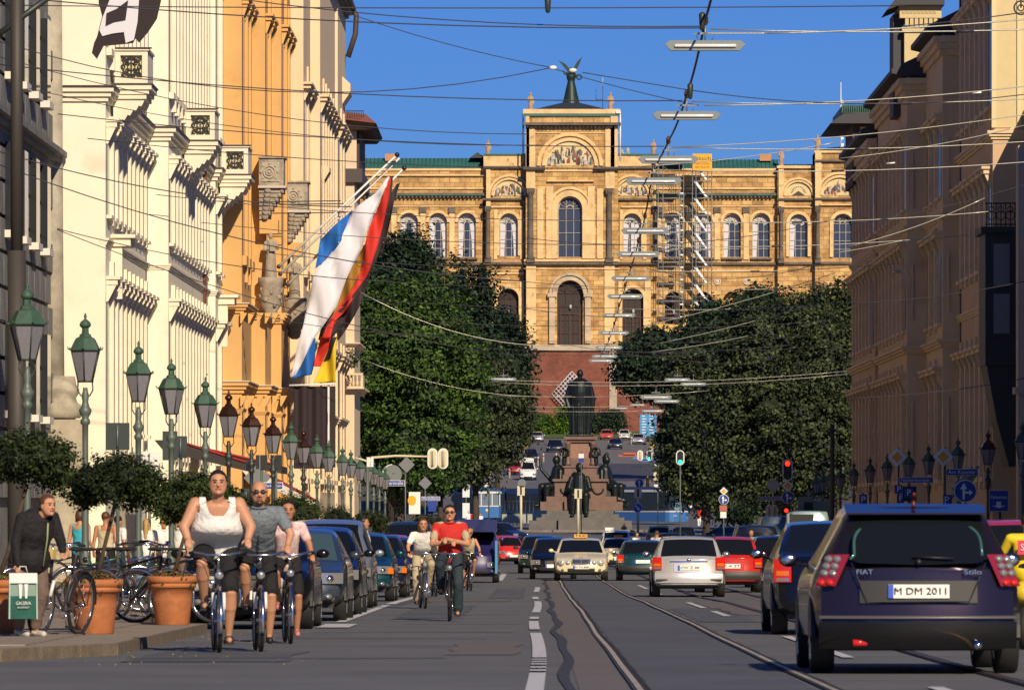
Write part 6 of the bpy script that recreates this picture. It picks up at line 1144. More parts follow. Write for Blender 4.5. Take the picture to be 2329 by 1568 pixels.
pg = MB(); pg.tube([(-1, 14, 3.2), (.3, 15, 4.6), (-.6, 16, 5.6)], .05, 5).tube([(1, 14, 3.2), (-.3, 15, 4.6), (.6, 16, 5.6)], .05, 5).tube([(-1, 16, 5.6), (1, 16, 5.6)], .05, 5); pg.build('pantograph', M_iron, nt_)
# tram fence beside the old tram
fe = thing('barrier', 'row of railings with square panels right of the old tram', 'barrier', ((1140 - VX) / st, Yt - 4, tz - .3))
pg = MB()
for i in range(9): pg.tube([(i * .33, 0, 0), (i * .33, 0, 2.0)], .03, 5)
pg.tube([(0, 0, 2.0), (2.6, 0, 2.0)], .04, 5); pg.tube([(0, 0, 1.0), (2.6, 0, 1.0)], .04, 5); pg.build('railings', M_iron, fe)
for i in range(5): p_ = MB().box(.08 + i * .52, .48 + i * .52, -.06, -.02, .2, .95).build('panel', mat('panel_grey', (.3, .34, .3), .6), fe); MB().torus((.28 + i * .52, -.07, .6), .13, .025, 'y', 12, 5).build('round_mark', M_gold, p_)
# ================================================================ BICYCLES
M_spoke = mat('spoke', (.45, .45, .47), .3, .8)
def bike_parts(t, frame=(.02, .02, .022), fname='frame_black', lamp=True, basket=None, fork_sus=False, fender=M_chrome, lock=False):
    R = .335; fm = mat(fname, frame, .3, .2, coat=.5)
    for wy, nm in ((-.55, 'wheel'), (.50, 'wheel')):
        w = MB().torus((0, 0, 0), R - .018, .021, 'x', 36, 8).build(nm, M_rubber, t, (0, wy, R)); MB().torus((0, 0, 0), R - .042, .010, 'x', 30, 6).build('rim', M_chrome, w)
        sp = MB()
        for k in range(16): a = pi * k / 8; sp.tube([(.012 * (-1) ** k, 0, 0), (0, (R - .045) * cos(a), (R - .045) * sin(a))], .0022, 4)
        sp.build('spokes', M_spoke, w); MB().tube([(-.05, 0, 0), (.05, 0, 0)], .018, 8).build('hub', M_chrome, w)
        f = MB().torus((0, wy, R), R + .02, .022, 'x', 36, 6, a0=60 if wy < 0 else 0, a1=200 if wy < 0 else 180); f.build('mudguard', fender, t)
    fr = MB(); bb = (0, .04, .28); hd0, hd1 = (0, -.385, .66), (0, -.40, .86); st = (0, .19, .72)
    fr.tube([hd0, bb], .017, 8).tube([hd1, st], .015, 8).tube([bb, (0, .22, .86)], .015, 8).tube([hd0, hd1], .02, 8)
    for s_ in (-1, 1): fr.tube([bb, (s_ * .05, .50, R)], .010, 6).tube([st, (s_ * .05, .50, R)], .009, 6).tube([(s_ * .035, -.375, .62), (s_ * .05, -.44, .50), (s_ * .05, -.55, R)], .013, 6)
    fr.build('frame', fm, t)
    h = MB(); h.tube([(0, -.40, .86), (0, -.42, 1.0)], .013, 8); h.tube([(-.29, -.26, 1.03), (-.24, -.36, 1.04), (-.10, -.43, 1.01), (.10, -.43, 1.01), (.24, -.36, 1.04), (.29, -.26, 1.03)], .011, 8); h.build('handlebar', M_chrome, t)
    for s_ in (-1, 1): MB().cap((s_ * .25, -.34, 1.04), (s_ * .29, -.25, 1.03), .016, .016, 8).build('grip', M_rubber, t); MB().tube([(s_ * .2, -.42, 1.02), (s_ * .12, -.48, 1.0), (s_ * .03, -.45, .9)], .004, 5).build('brake_cable', M_black, t)
    MB().ell((0, .22, .955), (.07, .13, .028), 12).ell((0, .10, .955), (.03, .08, .02), 8).build('saddle', M_rubber, t); MB().tube([(0, .22, .86), (0, .215, .95)], .013, 8).build('seat_post', M_chrome, t)
    MB().torus((0, .04, .28), .09, .006, 'x', 20, 5).tube([(.03, .04, .28), (.05, .05, .11)], .009, 6).tube([(-.03, .04, .28), (-.05, .03, .45)], .009, 6).build('crankset', M_chrome, t)
    for s_, z in ((1, .11), (-1, .45)): MB().box(s_ * .11 - .05, s_ * .11 + .05, .0, .08, z - .012, z + .012).build('pedal', M_black, t)
    rk = MB(); rk.tube([(-.06, .33, .74), (-.06, .72, .74), (.06, .72, .74), (.06, .33, .74)], .006, 5).tube([(.06, .6, .74), (.07, .50, R)], .006, 5).tube([(-.06, .6, .74), (-.07, .50, R)], .006, 5); rk.build('rear_rack', M_black, t)
    if lamp: l = MB().ell((0, -.50, .80), (.05, .04, .045), 10).build('lamp', M_black, t); MB().ell((0, -.53, .80), (.045, .018, .042), 12).build('lamp_lens', M_wht_l, l)
    if fork_sus:
        for s_ in (-1, 1): MB().tube([(s_ * .055, -.47, .45), (s_ * .055, -.41, .62)], .02, 8).build('fork_leg', M_white, t)
    if basket:
        bk = MB(); cx_, cy, cz = basket
        for k in range(12): a = 2 * pi * k / 12; bk.tube([(cx_ + .12 * cos(a), cy + .10 * sin(a), cz), (cx_ + .17 * cos(a), cy + .14 * sin(a), cz + .24)], .007, 4)
        for k in range(6): f = k / 5; bk.torus((cx_, cy, cz + .24 * f), .13 + .035 * f, .008, 'z', 20, 4)
        bk.build('basket', mat('wicker', (.60, .30, .05), .7), t); MB().lathe([(.12, .0), (.155, .2), (.05, .21)], (cx_, cy, cz + .01), 14).build('basket_lining', mat('basket_cloth', (.62, .33, .08), .8), t)
    return t
def bicycle(label, X, Y, rz, z=None, tilt=.06, **k):
    t = thing('bicycle', label, 'bicycle', (X, Y, ground(Y) if z is None else z), rz, k.pop('group', None)); t.rotation_euler = (0, tilt, rz); return bike_parts(t, **k)
# ================================================================ PEOPLE
def skin(tone): return mat('skin_%d' % tone, [(.52, .26, .15), (.56, .30, .19), (.44, .20, .11)][tone], .55, var=.06, vscale=20)
M_hair = [mat('hair_dark', (.02, .012, .008), .5), mat('hair_brown', (.09, .04, .02), .5), mat('hair_blonde', (.42, .26, .10), .5), mat('hair_grey', (.25, .22, .2), .5)]
def cloth(n, c, **k): return mat('cloth_' + n, c, .85, bump=.6, bscale=13, **k)
def hand(mb, w, d, n, s, sc=1, curl=1.0):
    d = Vector(d).normalized(); n = Vector(n).normalized(); sd = d.cross(n).normalized(); w = Vector(w)
    mb.cap(w, w + d * .05 * sc, .028 * sc, .03 * sc, 8)
    for i, L in enumerate((.068, .078, .072, .056)):
        o = sd * (.027 - .018 * i) * sc; a = w + d * .06 * sc + o; dd = (d + n * .35 * curl).normalized(); b = a + dd * L * .5 * sc; c = b + (d * (1 - .9 * curl) + n * (.95 * curl)).normalized() * L * .55 * sc
        mb.cap(a, b, .0105 * sc, .010 * sc, 6); mb.cap(b, c, .010 * sc, .008 * sc, 6)
    a = w + d * .015 * sc + sd * .028 * sc * s; b = a + (d * .5 + sd * s * .8 + n * .3).normalized() * .035 * sc; mb.cap(a, b, .013 * sc, .011 * sc, 6); mb.cap(b, b + (d + n * .6).normalized() * .03 * sc, .011 * sc, .009 * sc, 6)
POSE = {}
def stand(step=.0, arm=0):
    return dict(pel=(0, 0, .94), chest=(0, -.01, 1.27), neck=(0, 0, 1.43), head=(0, -.02, 1.60), sh=[(-.185, 0, 1.40), (.185, 0, 1.40)], el=[(-.235, .03, 1.13), (.235, .03 , 1.13)], wr=[(-.24, -.04 - arm, .90), (.24, -.04 + arm, .90)],
                hip=[(-.09, 0, .92), (.09, 0, .92)], kn=[(-.10, -.02 - step * .5, .50), (.10, -.02 + step * .2, .50)], an=[(-.10, .03 - step, .08), (.10, .05 + step, .09)], hd=(0, -.3, -1), hn=(0, -1, 0), lean=0)
def cyc(low=1, lean=0.0, wide=1.0, folded=False):
    p = dict(pel=(0, .20, 1.0), chest=(0, .06 - lean, 1.31), neck=(0, .0 - lean * 1.4, 1.46), head=(0, -.05 - lean * 1.6, 1.62), sh=[(-.20 * wide, .03 - lean, 1.42), (.20 * wide, .03 - lean, 1.42)], el=[(-.31 * wide, -.10 - lean * .5, 1.20), (.31 * wide, -.10 - lean * .5, 1.20)], wr=[(-.285, -.24, 1.075), (.285, -.24, 1.075)],
             hip=[(-.10, .16, .98), (.10, .16, .98)], hd=(0, -1, -.25), hn=(0, -.2, -1))
    hi = dict(kn=(-.15, -.24, .86), an=(-.12, .0, .50)); lo = dict(kn=(.13, -.06, .58), an=(.12, .09, .17))
    L, Rr = (hi, lo) if low == 1 else (dict(kn=(-lo['kn'][0], *lo['kn'][1:]), an=(-lo['an'][0], *lo['an'][1:])), dict(kn=(-hi['kn'][0], *hi['kn'][1:]), an=(-hi['an'][0], *hi['an'][1:])))
    p['kn'] = [L['kn'], Rr['kn']]; p['an'] = [L['an'], Rr['an']]
    if folded: p.update(el=[(-.27, .02, 1.17), (.27, .02, 1.17)], wr=[(.06, -.16, 1.21), (-.07, -.20, 1.25)], head=(0, .10, 1.64), neck=(0, .12, 1.48), chest=(0, .14, 1.31), sh=[(-.205, .13, 1.43), (.205, .13, 1.43)])
    return p
def person(label, X, Y, rz, p, tone=0, hair=0, hairstyle='short', top=('tee', None), legs=('trousers', None), shoes=None, sc=1.0, fat=1.0, z=None, group=None, vox=.014, glasses=False, detail=True, beard=None, parent_z=0, cat='person', belly=0):
    t = thing('person', label, cat, (X, Y, (ground(Y) if z is None else z)), rz, group); t.scale = (sc,) * 3; sk = skin(tone); V_ = Vector; f = fat
    head, neck, ch, pel = V_(p['head']), V_(p['neck']), V_(p['chest']), V_(p['pel']); b = MB()
    b.ell(head + V_((0, .008, .025)), (.083, .096, .098), 16); b.loft([(head.x, head.y - .03, head.z - .112, .03, .03), (head.x, head.y - .028, head.z - .095, .05 * (.5 + f / 2), .05), (head.x, head.y - .015, head.z - .05, .070 * (.5 + f / 2), .072), (head.x, head.y, head.z, .080, .085)]); b.cap(head + V_((0, -.088, .005)), head + V_((0, -.105, -.022)), .011, .016, 8)
    for s_ in (-1, 1): b.ell(head + V_((s_ * .078, .005, -.008)), (.012, .022, .03), 8); b.ell(head + V_((s_ * .03, -.072, -.02)), (.022, .02, .02), 8)
    b.ell(head + V_((0, -.078, -.095)), (.022, .018, .016), 8); b.cap(head + V_((-.035, -.078, .035)), head + V_((.035, -.078, .035)), .014, .014, 6)
    b.cap(neck - V_((0, 0, .03)), head + V_((0, .015, -.05)), .056 * f ** .5, .052 * f ** .5)
    mid = (ch + pel) / 2 + V_((0, -.02 * f - belly * .6, 0)); ub = neck.lerp(ch, .42)
    def torso(m, g, full=True):
        R_ = [(pel.x, pel.y, pel.z - .13, .09 * f, .08 * f), (pel.x, pel.y, pel.z - .06, .145 * f + g, .11 * f + g), (pel.x, pel.y - belly * .2, pel.z + .03, .158 * f + g, .118 * f + g + belly * .4), (mid.x, mid.y, mid.z, (.148 if not belly else .166) * f + g + belly * .35, .112 * f + g + belly), (ch.x, ch.y - .01, ch.z - .02, .165 * f + g, .115 * f + g + belly * .3)]
        if full: R_ += [(ub.x, ub.y, ub.z, .172 * f + g, .098 * f + g), (neck.x, neck.y + .005, neck.z - .035, .11 * f + g, .068 + g), (neck.x, neck.y, neck.z + .005, .062 * f ** .5 + g, .060 + g)]
        else: R_ += [(ch.x, ch.y - .005, ch.z + .04, .160 * f + g, .108 * f + g)]
        m.loft(R_)
        if full: m.cap(V_(p['sh'][0]) * .9 + V_((0, 0, p['sh'][0][2] * .1)), V_(p['sh'][1]) * .9 + V_((0, 0, p['sh'][1][2] * .1)), .060 + g, .060 + g, 12)
    torso(b, -.01); am = .85 + .15 * f if f < 1.1 else f * .97
    for i in (0, 1):
        sh, el, wr = V_(p['sh'][i]), V_(p['el'][i]), V_(p['wr'][i]); b.cap(sh, sh.lerp(el, .35), .056 * am, .050 * am); b.cap(sh.lerp(el, .3), el, .051 * am, .040 * am); b.cap(el, wr, .040 * am, .027 * am)
        if detail: hd = V_(p['hd']) if 'hdl' not in p else V_(p['hdl'][i]); hand(b, wr, hd, p['hn'], 1 if i == 0 else -1, 1.0)
        else: b.cap(wr, wr + V_(p['hd']).normalized() * .09, .03, .025, 6)
        hip, kn, an = V_(p['hip'][i]), V_(p['kn'][i]), V_(p['an'][i]); b.cap(hip, kn, .082 * f ** .5, .056 * f ** .5); b.cap(kn, kn.lerp(an, .35), .054 * f ** .5, .060 * f ** .5); b.cap(kn.lerp(an, .35), an, .058 * f ** .5, .034); b.cap(an + V_((0, .02, -.045)), an + V_((0, -.15, -.055)), .035, .03)
    remesh(b, 'body', sk, t, vox if not detail else min(vox, .0095), 3)
    if detail:
        for s_ in (-1, 1): MB().ell(head + V_((s_ * .030, -.086, .010)), (.014, .007, .008), 8).build('eye', M_black, t); MB().cap(head + V_((s_ * .017, -.092, .032)), head + V_((s_ * .046, -.085, .034)), .005, .004, 6).build('eyebrow', M_hair[min(hair if hair is not None else 0, 1)], t)
        MB().cap(head + V_((-.022, -.086, -.056)), head + V_((.022, -.086, -.056)), .007, .007, 6).build('mouth', mat('lips', (.36, .09, .07), .5), t)
    if glasses:
        g_ = MB()
        for s_ in (-1, 1): g_.ell(head + V_((s_ * .032, -.094, .010)), (.027, .012, .019), 10); g_.tube([head + V_((s_ * .055, -.088, .015)), head + V_((s_ * .082, -.01, .012))], .004, 5)
        g_.cap(head + V_((-.01, -.10, .014)), head + V_((.01, -.10, .014)), .004, .004, 5); g_.build('sunglasses', M_black, t)
    if hair is not None:
        h_ = MB(); h_.ell(head + V_((0, .018, .040)), (.090, .099, .093), 14)
        if hairstyle in ('bob', 'long'): h_.ell(head + V_((0, .04, 0)), (.09, .08, .10), 12); [h_.cap(head + V_((s_ * .07, .02, .05)), head + V_((s_ * .078, .03, -.10 if hairstyle == 'bob' else -.2)), .03, .025, 8) for s_ in (-1, 1)]
        if hairstyle == 'long': h_.cap(head + V_((0, .07, 0)), head + V_((0, .10, -.30)), .075, .05, 10)
        if hairstyle == 'curly':
            for k in range(26): a = k * 2.4; zz = -.02 + .12 * (k / 26); h_.ell(head + V_((.085 * cos(a), .03 + .07 * sin(a) if sin(a) > -.3 else .0, zz + .03)), (.03, .03, .03), 6)
        o = remesh(h_, 'hair', M_hair[hair], t, .011, 1)
        if hairstyle != 'back':   # keep the face free: lift the hair front off the brow
            me = o.data; hz = head.z
            for v in me.vertices:
                k_ = min(1, max(0, (hz + .085 - v.co.z) / .03))
                if v.co.y < head.y - .035: v.co.y += (head.y - .035 - v.co.y) * .9 * k_
    if beard: 
        q = MB(); q.ell(head + V_((0, -.052, -.088)), (.048, .044, .036), 10); q.cap(head + V_((-.03, -.092, -.042)), head + V_((.03, -.092, -.042)), .008, .008, 6); remesh(q, 'beard', mat('beard', (.10, .045, .02), .8), t, .01, 1)
    kind, cm = top; s_m = MB(); g = .013
    if kind == 'tank':
        torso(s_m, g); s_m.cap(V_(p['sh'][0]) * .85 + V_((0, 0, p['sh'][0][2] * .15)), V_(p['sh'][1]) * .85 + V_((0, 0, p['sh'][1][2] * .15)), .058 + g, .058 + g, 12)
    else:
        torso(s_m, g)
        for i in (0, 1):
            sh, el, wr = V_(p['sh'][i]), V_(p['el'][i]), V_(p['wr'][i])
            if kind in ('tee', 'shirt', 'polo'): s_m.cap(sh, sh.lerp(el, .62), .062 * am + .006, .062 * am, 12)
            if kind in ('long', 'jacket'): s_m.cap(sh, el, .068 * am, .055 * am, 12); s_m.cap(el, wr, .055 * am, .042 * am, 12)
        if kind == 'jacket': s_m.ell(pel + V_((0, 0, -.02)), (.20 * f, .17 * f, .20), 14); s_m.ell(ch, (.2 * f, .15 * f, .24), 14)
    so_ = remesh(s_m, 'jacket' if kind == 'jacket' else 'shirt', cm, t, vox * .8, 7)
    if kind == 'tank':
        bmm = bmesh.new(); bmm.from_mesh(so_.data); dl = []
        for v in bmm.verts:
            x_, z_ = abs(v.co.x), v.co.z; fr = v.co.y < neck.y + .01; lim = (ch.z + .0 if fr else neck.z - .09) + (x_ / (.078 * f)) ** 4 * .09
            if (x_ < .085 * f and z_ > lim) or (x_ > (.135 + .16 * max(0, (neck.z - .10 - z_))) * f and z_ > ch.z + .035) or z_ > neck.z + .03: dl.append(v)
        bmesh.ops.delete(bmm, geom=dl, context='VERTS'); bmm.to_mesh(so_.data); bmm.free()
    if kind in ('tee', 'polo', 'shirt', 'long') or kind == 'tank':
        if kind in ('polo', 'shirt'): MB().torus((neck.x, neck.y - .01, neck.z + .012), .072, .016, 'z', 18, 6).build('collar', cm if kind == 'shirt' else mat('cloth_red_collar', (.42, .02, .015), .8), t)
        if kind == 'shirt': MB().tube([neck + V_((0, -.085, -.03)), ch + V_((0, -.105 * f - .022, .03)), (ch + pel) / 2 + V_((0, -.14 * f - belly - .015, 0)), pel + V_((0, -.125 * f - .02, .0))], .006, 5).build('button_band', mat('band_grey', (.05, .06, .07), .8), t)
    kind, lm = legs; l_ = MB(); g = .014; l_.ell(pel, (.160 * f + .012, .120 * f + .014, .125), 14)
    for i in (0, 1):
        hip, kn, an = V_(p['hip'][i]), V_(p['kn'][i]), V_(p['an'][i]); ff = f ** .5
        if kind == 'shorts': l_.cap(hip, hip.lerp(kn, .88), .098 * ff, .086 * ff, 12)
        elif kind == 'skirt': l_.cap(hip, hip.lerp(kn, .75), .12 * ff, .12 * ff, 12)
        else: l_.cap(hip, kn, .096 * ff, .076 * ff, 12); l_.cap(kn, an + V_((0, 0, .03)), .076 * ff, .062 if kind != 'flare' else .085, 12)
    remesh(l_, kind if kind != 'flare' else 'trousers', lm, t, vox * .9, 6)
    sm = shoes or M_black
    for i in (0, 1):
        an = V_(p['an'][i]); q = MB(); q.cap(an + V_((0, .03, -.05)), an + V_((0, -.16, -.06)), .038, .036, 10); q.cap(an + V_((0, .03, -.045)), an + V_((0, .02, .0)), .04, .036, 8)
        if shoes != 'sandals': remesh(q, 'shoe', sm, t, .012, 1)
        else:
            q = MB().box(an.x - .045, an.x + .045, an.y - .2, an.y + .07, an.z - .098, an.z - .078); o = q.build('sandal', M_rubber, t); 
            for dy in (-.12, -.02): MB().torus((an.x, an.y + dy, an.z - .055), .036, .012, 'y', 12, 5).build('strap', M_black, o)
    return t
C_white = cloth('white', (.80, .79, .76)); C_grey = cloth('grey_shirt', (.17, .20, .23), var=.35, vscale=60); C_red = cloth('red', (.55, .025, .02)); C_beige = cloth('beige', (.46, .38, .26)); C_black = cloth('black', (.008, .008, .010)); C_jean = cloth('denim', (.02, .035, .05)); C_brown = cloth('taupe', (.16, .11, .09)); C_teal = cloth('teal_top', (.05, .42, .55)); C_sand = cloth('sand_blouse', (.55, .46, .30)); C_floral = cloth('floral', (.78, .72, .68), col2=None)
C_floral = mat('cloth_floral_print', (.55, .22, .20), .85, col2=(.82, .80, .77), vscale=16); C_navy = cloth('navy_jacket', (.010, .009, .012)); C_mix = cloth('mixed', (.10, .10, .11)); C_yel = mat('cloth_yellow', (.80, .60, .02), .5); C_skyb = cloth('sky_blue_tee', (.10, .36, .45)); C_pale = cloth('pale_blue_shirt', (.50, .52, .62))
def rider(label, x, row, p, blabel, turn=0, bturn=.10, s=None, Y=None, bk={}, **k):
    Y = Y if Y else F / ((row - 1248) / 1.05); X = (x - VX) * Y / F; sc = k.get('sc', 1.0)
    bicycle(blabel, X, Y + .5, bturn, tilt=0, **bk)
    return person(label, X, Y + .5, turn + bturn, p, z=ground(Y + .5) + k.pop('dz', 0), **k)
rider('heavy cyclist in a white tank top and dark shorts, leftmost of the three riding abreast', 487, 1480, cyc(1, .14, 1.04), 'black city bicycle ridden by the man in the white tank top', tone=0, hair=0, top=('tank', C_white), legs=('shorts', C_black), shoes='sandals', sc=1.08, fat=1.3, bk=dict(fork_sus=True, frame=(.10, .16, .28), fname='frame_blue'), vox=.011, belly=.085)
rider('bald cyclist with sunglasses and goatee in a grey shirt', 582, 1478, cyc(1, .10, 1.05), 'black bicycle ridden by the bald man with sunglasses', tone=0, hair=None, top=('shirt', C_grey), legs=('shorts', C_black), shoes=M_black, sc=1.02, fat=1.12, glasses=True, beard=True, bk=dict(fork_sus=True), vox=.012)
rider('woman cyclist in a red and white floral blouse behind the bald man', 650, 1459, cyc(1, .03, .85), 'dark bicycle ridden by the woman in the floral blouse', tone=2, hair=0, top=('tee', C_floral), legs=('shorts', C_black), shoes=cloth('pink_shoe', (.6, .2, .2)), sc=.93, fat=.86, vox=.012)
rider('woman cyclist in a white shirt with a grey band and beige trousers', 960, 1380, cyc(-1, .06, .95), 'silver bicycle ridden by the woman in beige trousers', tone=0, hair=1, hairstyle='bob', top=('tee', C_white), legs=('trousers', C_beige), shoes=C_brown, sc=.94, fat=1.05, bk=dict(frame=(.4, .4, .38), fname='frame_silver', fender=M_chrome), vox=.013)
rider('cyclist in a red polo shirt and sunglasses riding with folded arms', 1022, 1408, cyc(1, 0, 1.05, True), 'dark bicycle ridden without hands by the man in red', tone=0, hair=0, top=('polo', C_red), legs=('flare', C_jean), shoes='sandals', sc=.985, fat=1.12, glasses=True, bturn=.0, bk=dict(fender=M_black), vox=.012)
rider('blonde woman cyclist in a sleeveless sand blouse beside the blue van', 1066, 1340, cyc(-1, .04, .9), 'bicycle ridden by the blonde woman', Y=164, tone=0, hair=2, hairstyle='curly', top=('tank', C_sand), legs=('shorts', C_black), shoes=C_brown, sc=.95, fat=1.0, vox=.014, glasses=True)
rider('bald cyclist whose head shows between the woman in white and the man in red', 986, 1340, cyc(1, .0, .9), 'bicycle half hidden behind the woman in beige trousers', Y=148, tone=0, hair=None, top=('tee', C_mix), legs=('shorts', C_black), sc=.99, detail=False, vox=.016)
# beige shoulders of the red polo, grey band of the white shirt
rp = [o for o in bpy.data.objects if o.get('label', '').startswith('cyclist in a red polo')][0]
for s_ in (-1, 1): q = MB(); q.cap((s_ * .205, .13, 1.43), (s_ * .245, .06, 1.27), .071, .067, 12); q.cap((s_ * .13, .125, 1.452), (s_ * .20, .128, 1.435), .066, .071, 10); remesh(q, 'sleeve', C_beige, rp, .011, 1)
wp_ = [o for o in bpy.data.objects if o.get('label', '').startswith('woman cyclist in a white shirt')][0]
q = MB(); q.ell((0, .10, 1.12), (.185, .165, .075), 16); remesh(q, 'waist_band', cloth('grey_band', (.14, .14, .14)), wp_, .012, 1)
gb_ = [o for o in bpy.data.objects if o.get('label', '').startswith('woman cyclist in a red and white')][0]
# man bending beside the parked bicycle, holding a carrier bag
bp_ = dict(pel=(0, 0, .90), chest=(0, -.09, 1.22), neck=(0, -.16, 1.37), head=(0.04, -.27, 1.47), sh=[(-.20, -.11, 1.33), (.20, -.13, 1.34)], el=[(-.27, -.08, 1.06), (.27, -.18, 1.08)], wr=[(-.26, -.12, .82), (.16, -.38, .98)], hip=[(-.10, .02, .88), (.10, .0, .88)], kn=[(-.10, .02, .48), (.11, -.04, .49)], an=[(-.10, .10, .10), (.12, .10, .10)], hd=(0, 0, -1), hn=(0, -1, 0))
Ym = 66.0; bent = person('middle aged man in a dark jacket bending over a parked bicycle at the left kerb', (72 - VX) / S(Ym), Ym, radians(38), bp_, tone=0, hair=1, top=('jacket', C_navy), legs=('trousers', C_brown), shoes=cloth('white_trainer', (.6, .55, .5)), sc=.96, fat=1.15, vox=.012, z=ground(Ym) + .12)
MB().tube([(.02, -.30, 1.28), (.03, -.27, 1.1), (.02, -.20, .80)], .010, 6).build('zip', mat('zip_green', (.30, .34, .18), .5), bent)
Yb = Ym - .35; q = P(52, 1350, Yb); bag = thing('carrier_bag', 'pale green and white plastic carrier bag in the hand of the bending man', 'bag', (q.x, Yb, zat(1406, Yb)), .15); sB = S(Yb); wB = 66 / sB / 2; hB = 104 / sB
bm_ = MB(); bm_.add([(-wB, -.03, 0), (wB, -.03, 0), (wB * .97, -.06, hB * .5), (wB * .95, -.02, hB), (-wB * .95, -.02, hB), (-wB * .97, -.06, hB * .5), (-wB, .05, 0), (wB, .05, 0), (wB * .97, .07, hB * .5), (wB * .95, .03, hB), (-wB * .95, .03, hB), (-wB * .97, .07, hB * .5)], [(0, 1, 2, 5), (5, 2, 3, 4), (7, 6, 11, 8), (8, 11, 10, 9), (1, 7, 8, 2), (2, 8, 9, 3), (6, 0, 5, 11), (11, 5, 4, 10), (0, 6, 7, 1)]).build('bag_body', mat('bag_green', (.015, .085, .06), .35, col2=(.03, .14, .12), vscale=6), bag)
MB().prism([(-wB * .98, hB * .78), (wB * .98, hB * .78), (wB * .95, hB * 1.0), (-wB * .95, hB * 1.0)], -.068, -.062).build('bag_band', M_white, bag)
for s_ in (-1, 1): MB().prism([(s_ * wB, .0), (s_ * wB * .9, .0), (s_ * wB * .88, hB), (s_ * wB * .97, hB)], -.066, -.061).build('bag_edge', mat('bag_pale', (.35, .52, .45), .4), bag)
MB().tube([(-.05, 0, hB), (-.03, 0, hB + .07), (.03, 0, hB + .07), (.05, 0, hB)], .006, 6).build('handle', M_white, bag); text('GALERIA', 'lettering', M_white, bag, (0, -.075, hB * .34), .05, width=.16); text('KAUFHOF', 'lettering', M_white, bag, (0, -.075, hB * .25), .025, width=.12)
for i, xx in enumerate((-.03, .03)): MB().prism([(xx - .01, hB * .45), (xx + .012, hB * .45), (xx + .02, hB * .76), (xx - .02, hB * .76)], -.072, -.07).build('bag_streak', M_white, bag)
# parked bicycles on the left pavement
def pbike(label, x, row, s, rz, **k): Y = F / s; bicycle(label, (x - VX) / s, Y, rz, z=ground(Y) + .12, group='bicycles parked on the left pavement', **k)
pbike('mountain bicycle with a white fork beside the bending man', 134, 1452, 208, radians(-20), fork_sus=True, lamp=True, basket=None, frame=(.06, .06, .07), fname='frame_pale', fender=M_black, tilt=.12)
MB().box(-.09, .09, -.60, -.50, .86, .97).build('front_bag', mat('bag_yellow', (.6, .45, .15), .7), bpy.data.objects[[o.name for o in bpy.data.objects if o.get('label', '').startswith('mountain bicycle')][0]])
pbike('bicycle with chrome mudguards right behind the big terracotta pot', 300, 1415, 178, radians(62), frame=(.05, .05, .05), tilt=.08)
pbike('dark bicycle leaning between the two terracotta pots', 322, 1410, 170, radians(48), frame=(.12, .02, .03), fname='frame_wine', tilt=-.06)
pbike('bicycle with blue frame and dark saddlebag behind the big pot', 275, 1400, 165, radians(75), frame=(.03, .08, .2), fname='frame_blue2', tilt=.05)
pbike('bicycle with a wicker basket in front of the second terracotta pot', 392, 1408, 176, radians(78), basket=(0, -.52, .78), tilt=.05)
pbike('bicycle behind the potted tree with its handlebar against the sunlit wall', 235, 1380, 150, radians(100), frame=(.03, .1, .06), fname='frame_green', tilt=.05)
pbike('bicycle standing behind the bending man with only its saddle clear', 118, 1390, 160, radians(110), tilt=.04); pbike('bicycle parked left of the tank top rider, hidden wheel behind his knee', 425, 1385, 140, radians(70), tilt=.04, frame=(.3, .02, .02), fname='frame_red')
# pedestrians on the left pavement, backs to the street
for x, s, rz, lb, kw in ((182, 118, 2.6, 'woman with brown hair in a turquoise strap top walking on the left pavement', dict(hair=1, hairstyle='bob', top=('tank', C_teal), legs=('trousers', C_black), tone=0)),
                         (240, 112, 2.9, 'woman with a red handbag between the lamp posts', dict(hair=1, hairstyle='short', top=('tank', C_sand), legs=('skirt', C_black), tone=2)),
                         (268, 104, 2.4, 'young person in a plain white tee seen from behind on the left pavement', dict(hair=0, top=('tee', C_white), legs=('trousers', C_jean), tone=0)),
                         (334, 106, 2.9, 'blonde long haired woman in a white tee on the left pavement', dict(hair=2, hairstyle='long', top=('tee', C_white), legs=('trousers', C_jean), tone=1, sc=.95)),
                         (372, 99, .3, 'person in white standing next to the blonde woman', dict(hair=1, top=('shirt', C_white), legs=('trousers', C_brown), tone=0)),
                         (410, 112, -1.0, 'person in a loose white shirt leaning left of the tank top rider', dict(hair=3, top=('shirt', C_white), legs=('trousers', C_brown), tone=0, sc=.96))):
    Y = F / s; person(lb, (x - VX) / s, Y, rz, stand(.12, .1), z=ground(Y) + .12, vox=.017, detail=False, **kw)
Yh = F / 111; hb = thing('handbag', 'small red handbag hanging by the woman between the lamp posts', 'bag', ((252 - VX) / 111, Yh, ground(Yh) + .12)); MB().lathe([(.05, .78), (.1, .8), (.1, .95), (.04, 1.0)], n=12).build('bag_body', C_red, hb); MB().torus((0, 0, 1.05), .1, .01, 'y', 14, 5).build('strap', C_red, hb)
person('dark haired woman in white standing between the parked cars', (826 - VX) / S(122), 122, 1.4, stand(), hair=0, hairstyle='bob', top=('tee', C_white), legs=('trousers', C_jean), vox=.017, detail=False, tone=2, sc=1.0)
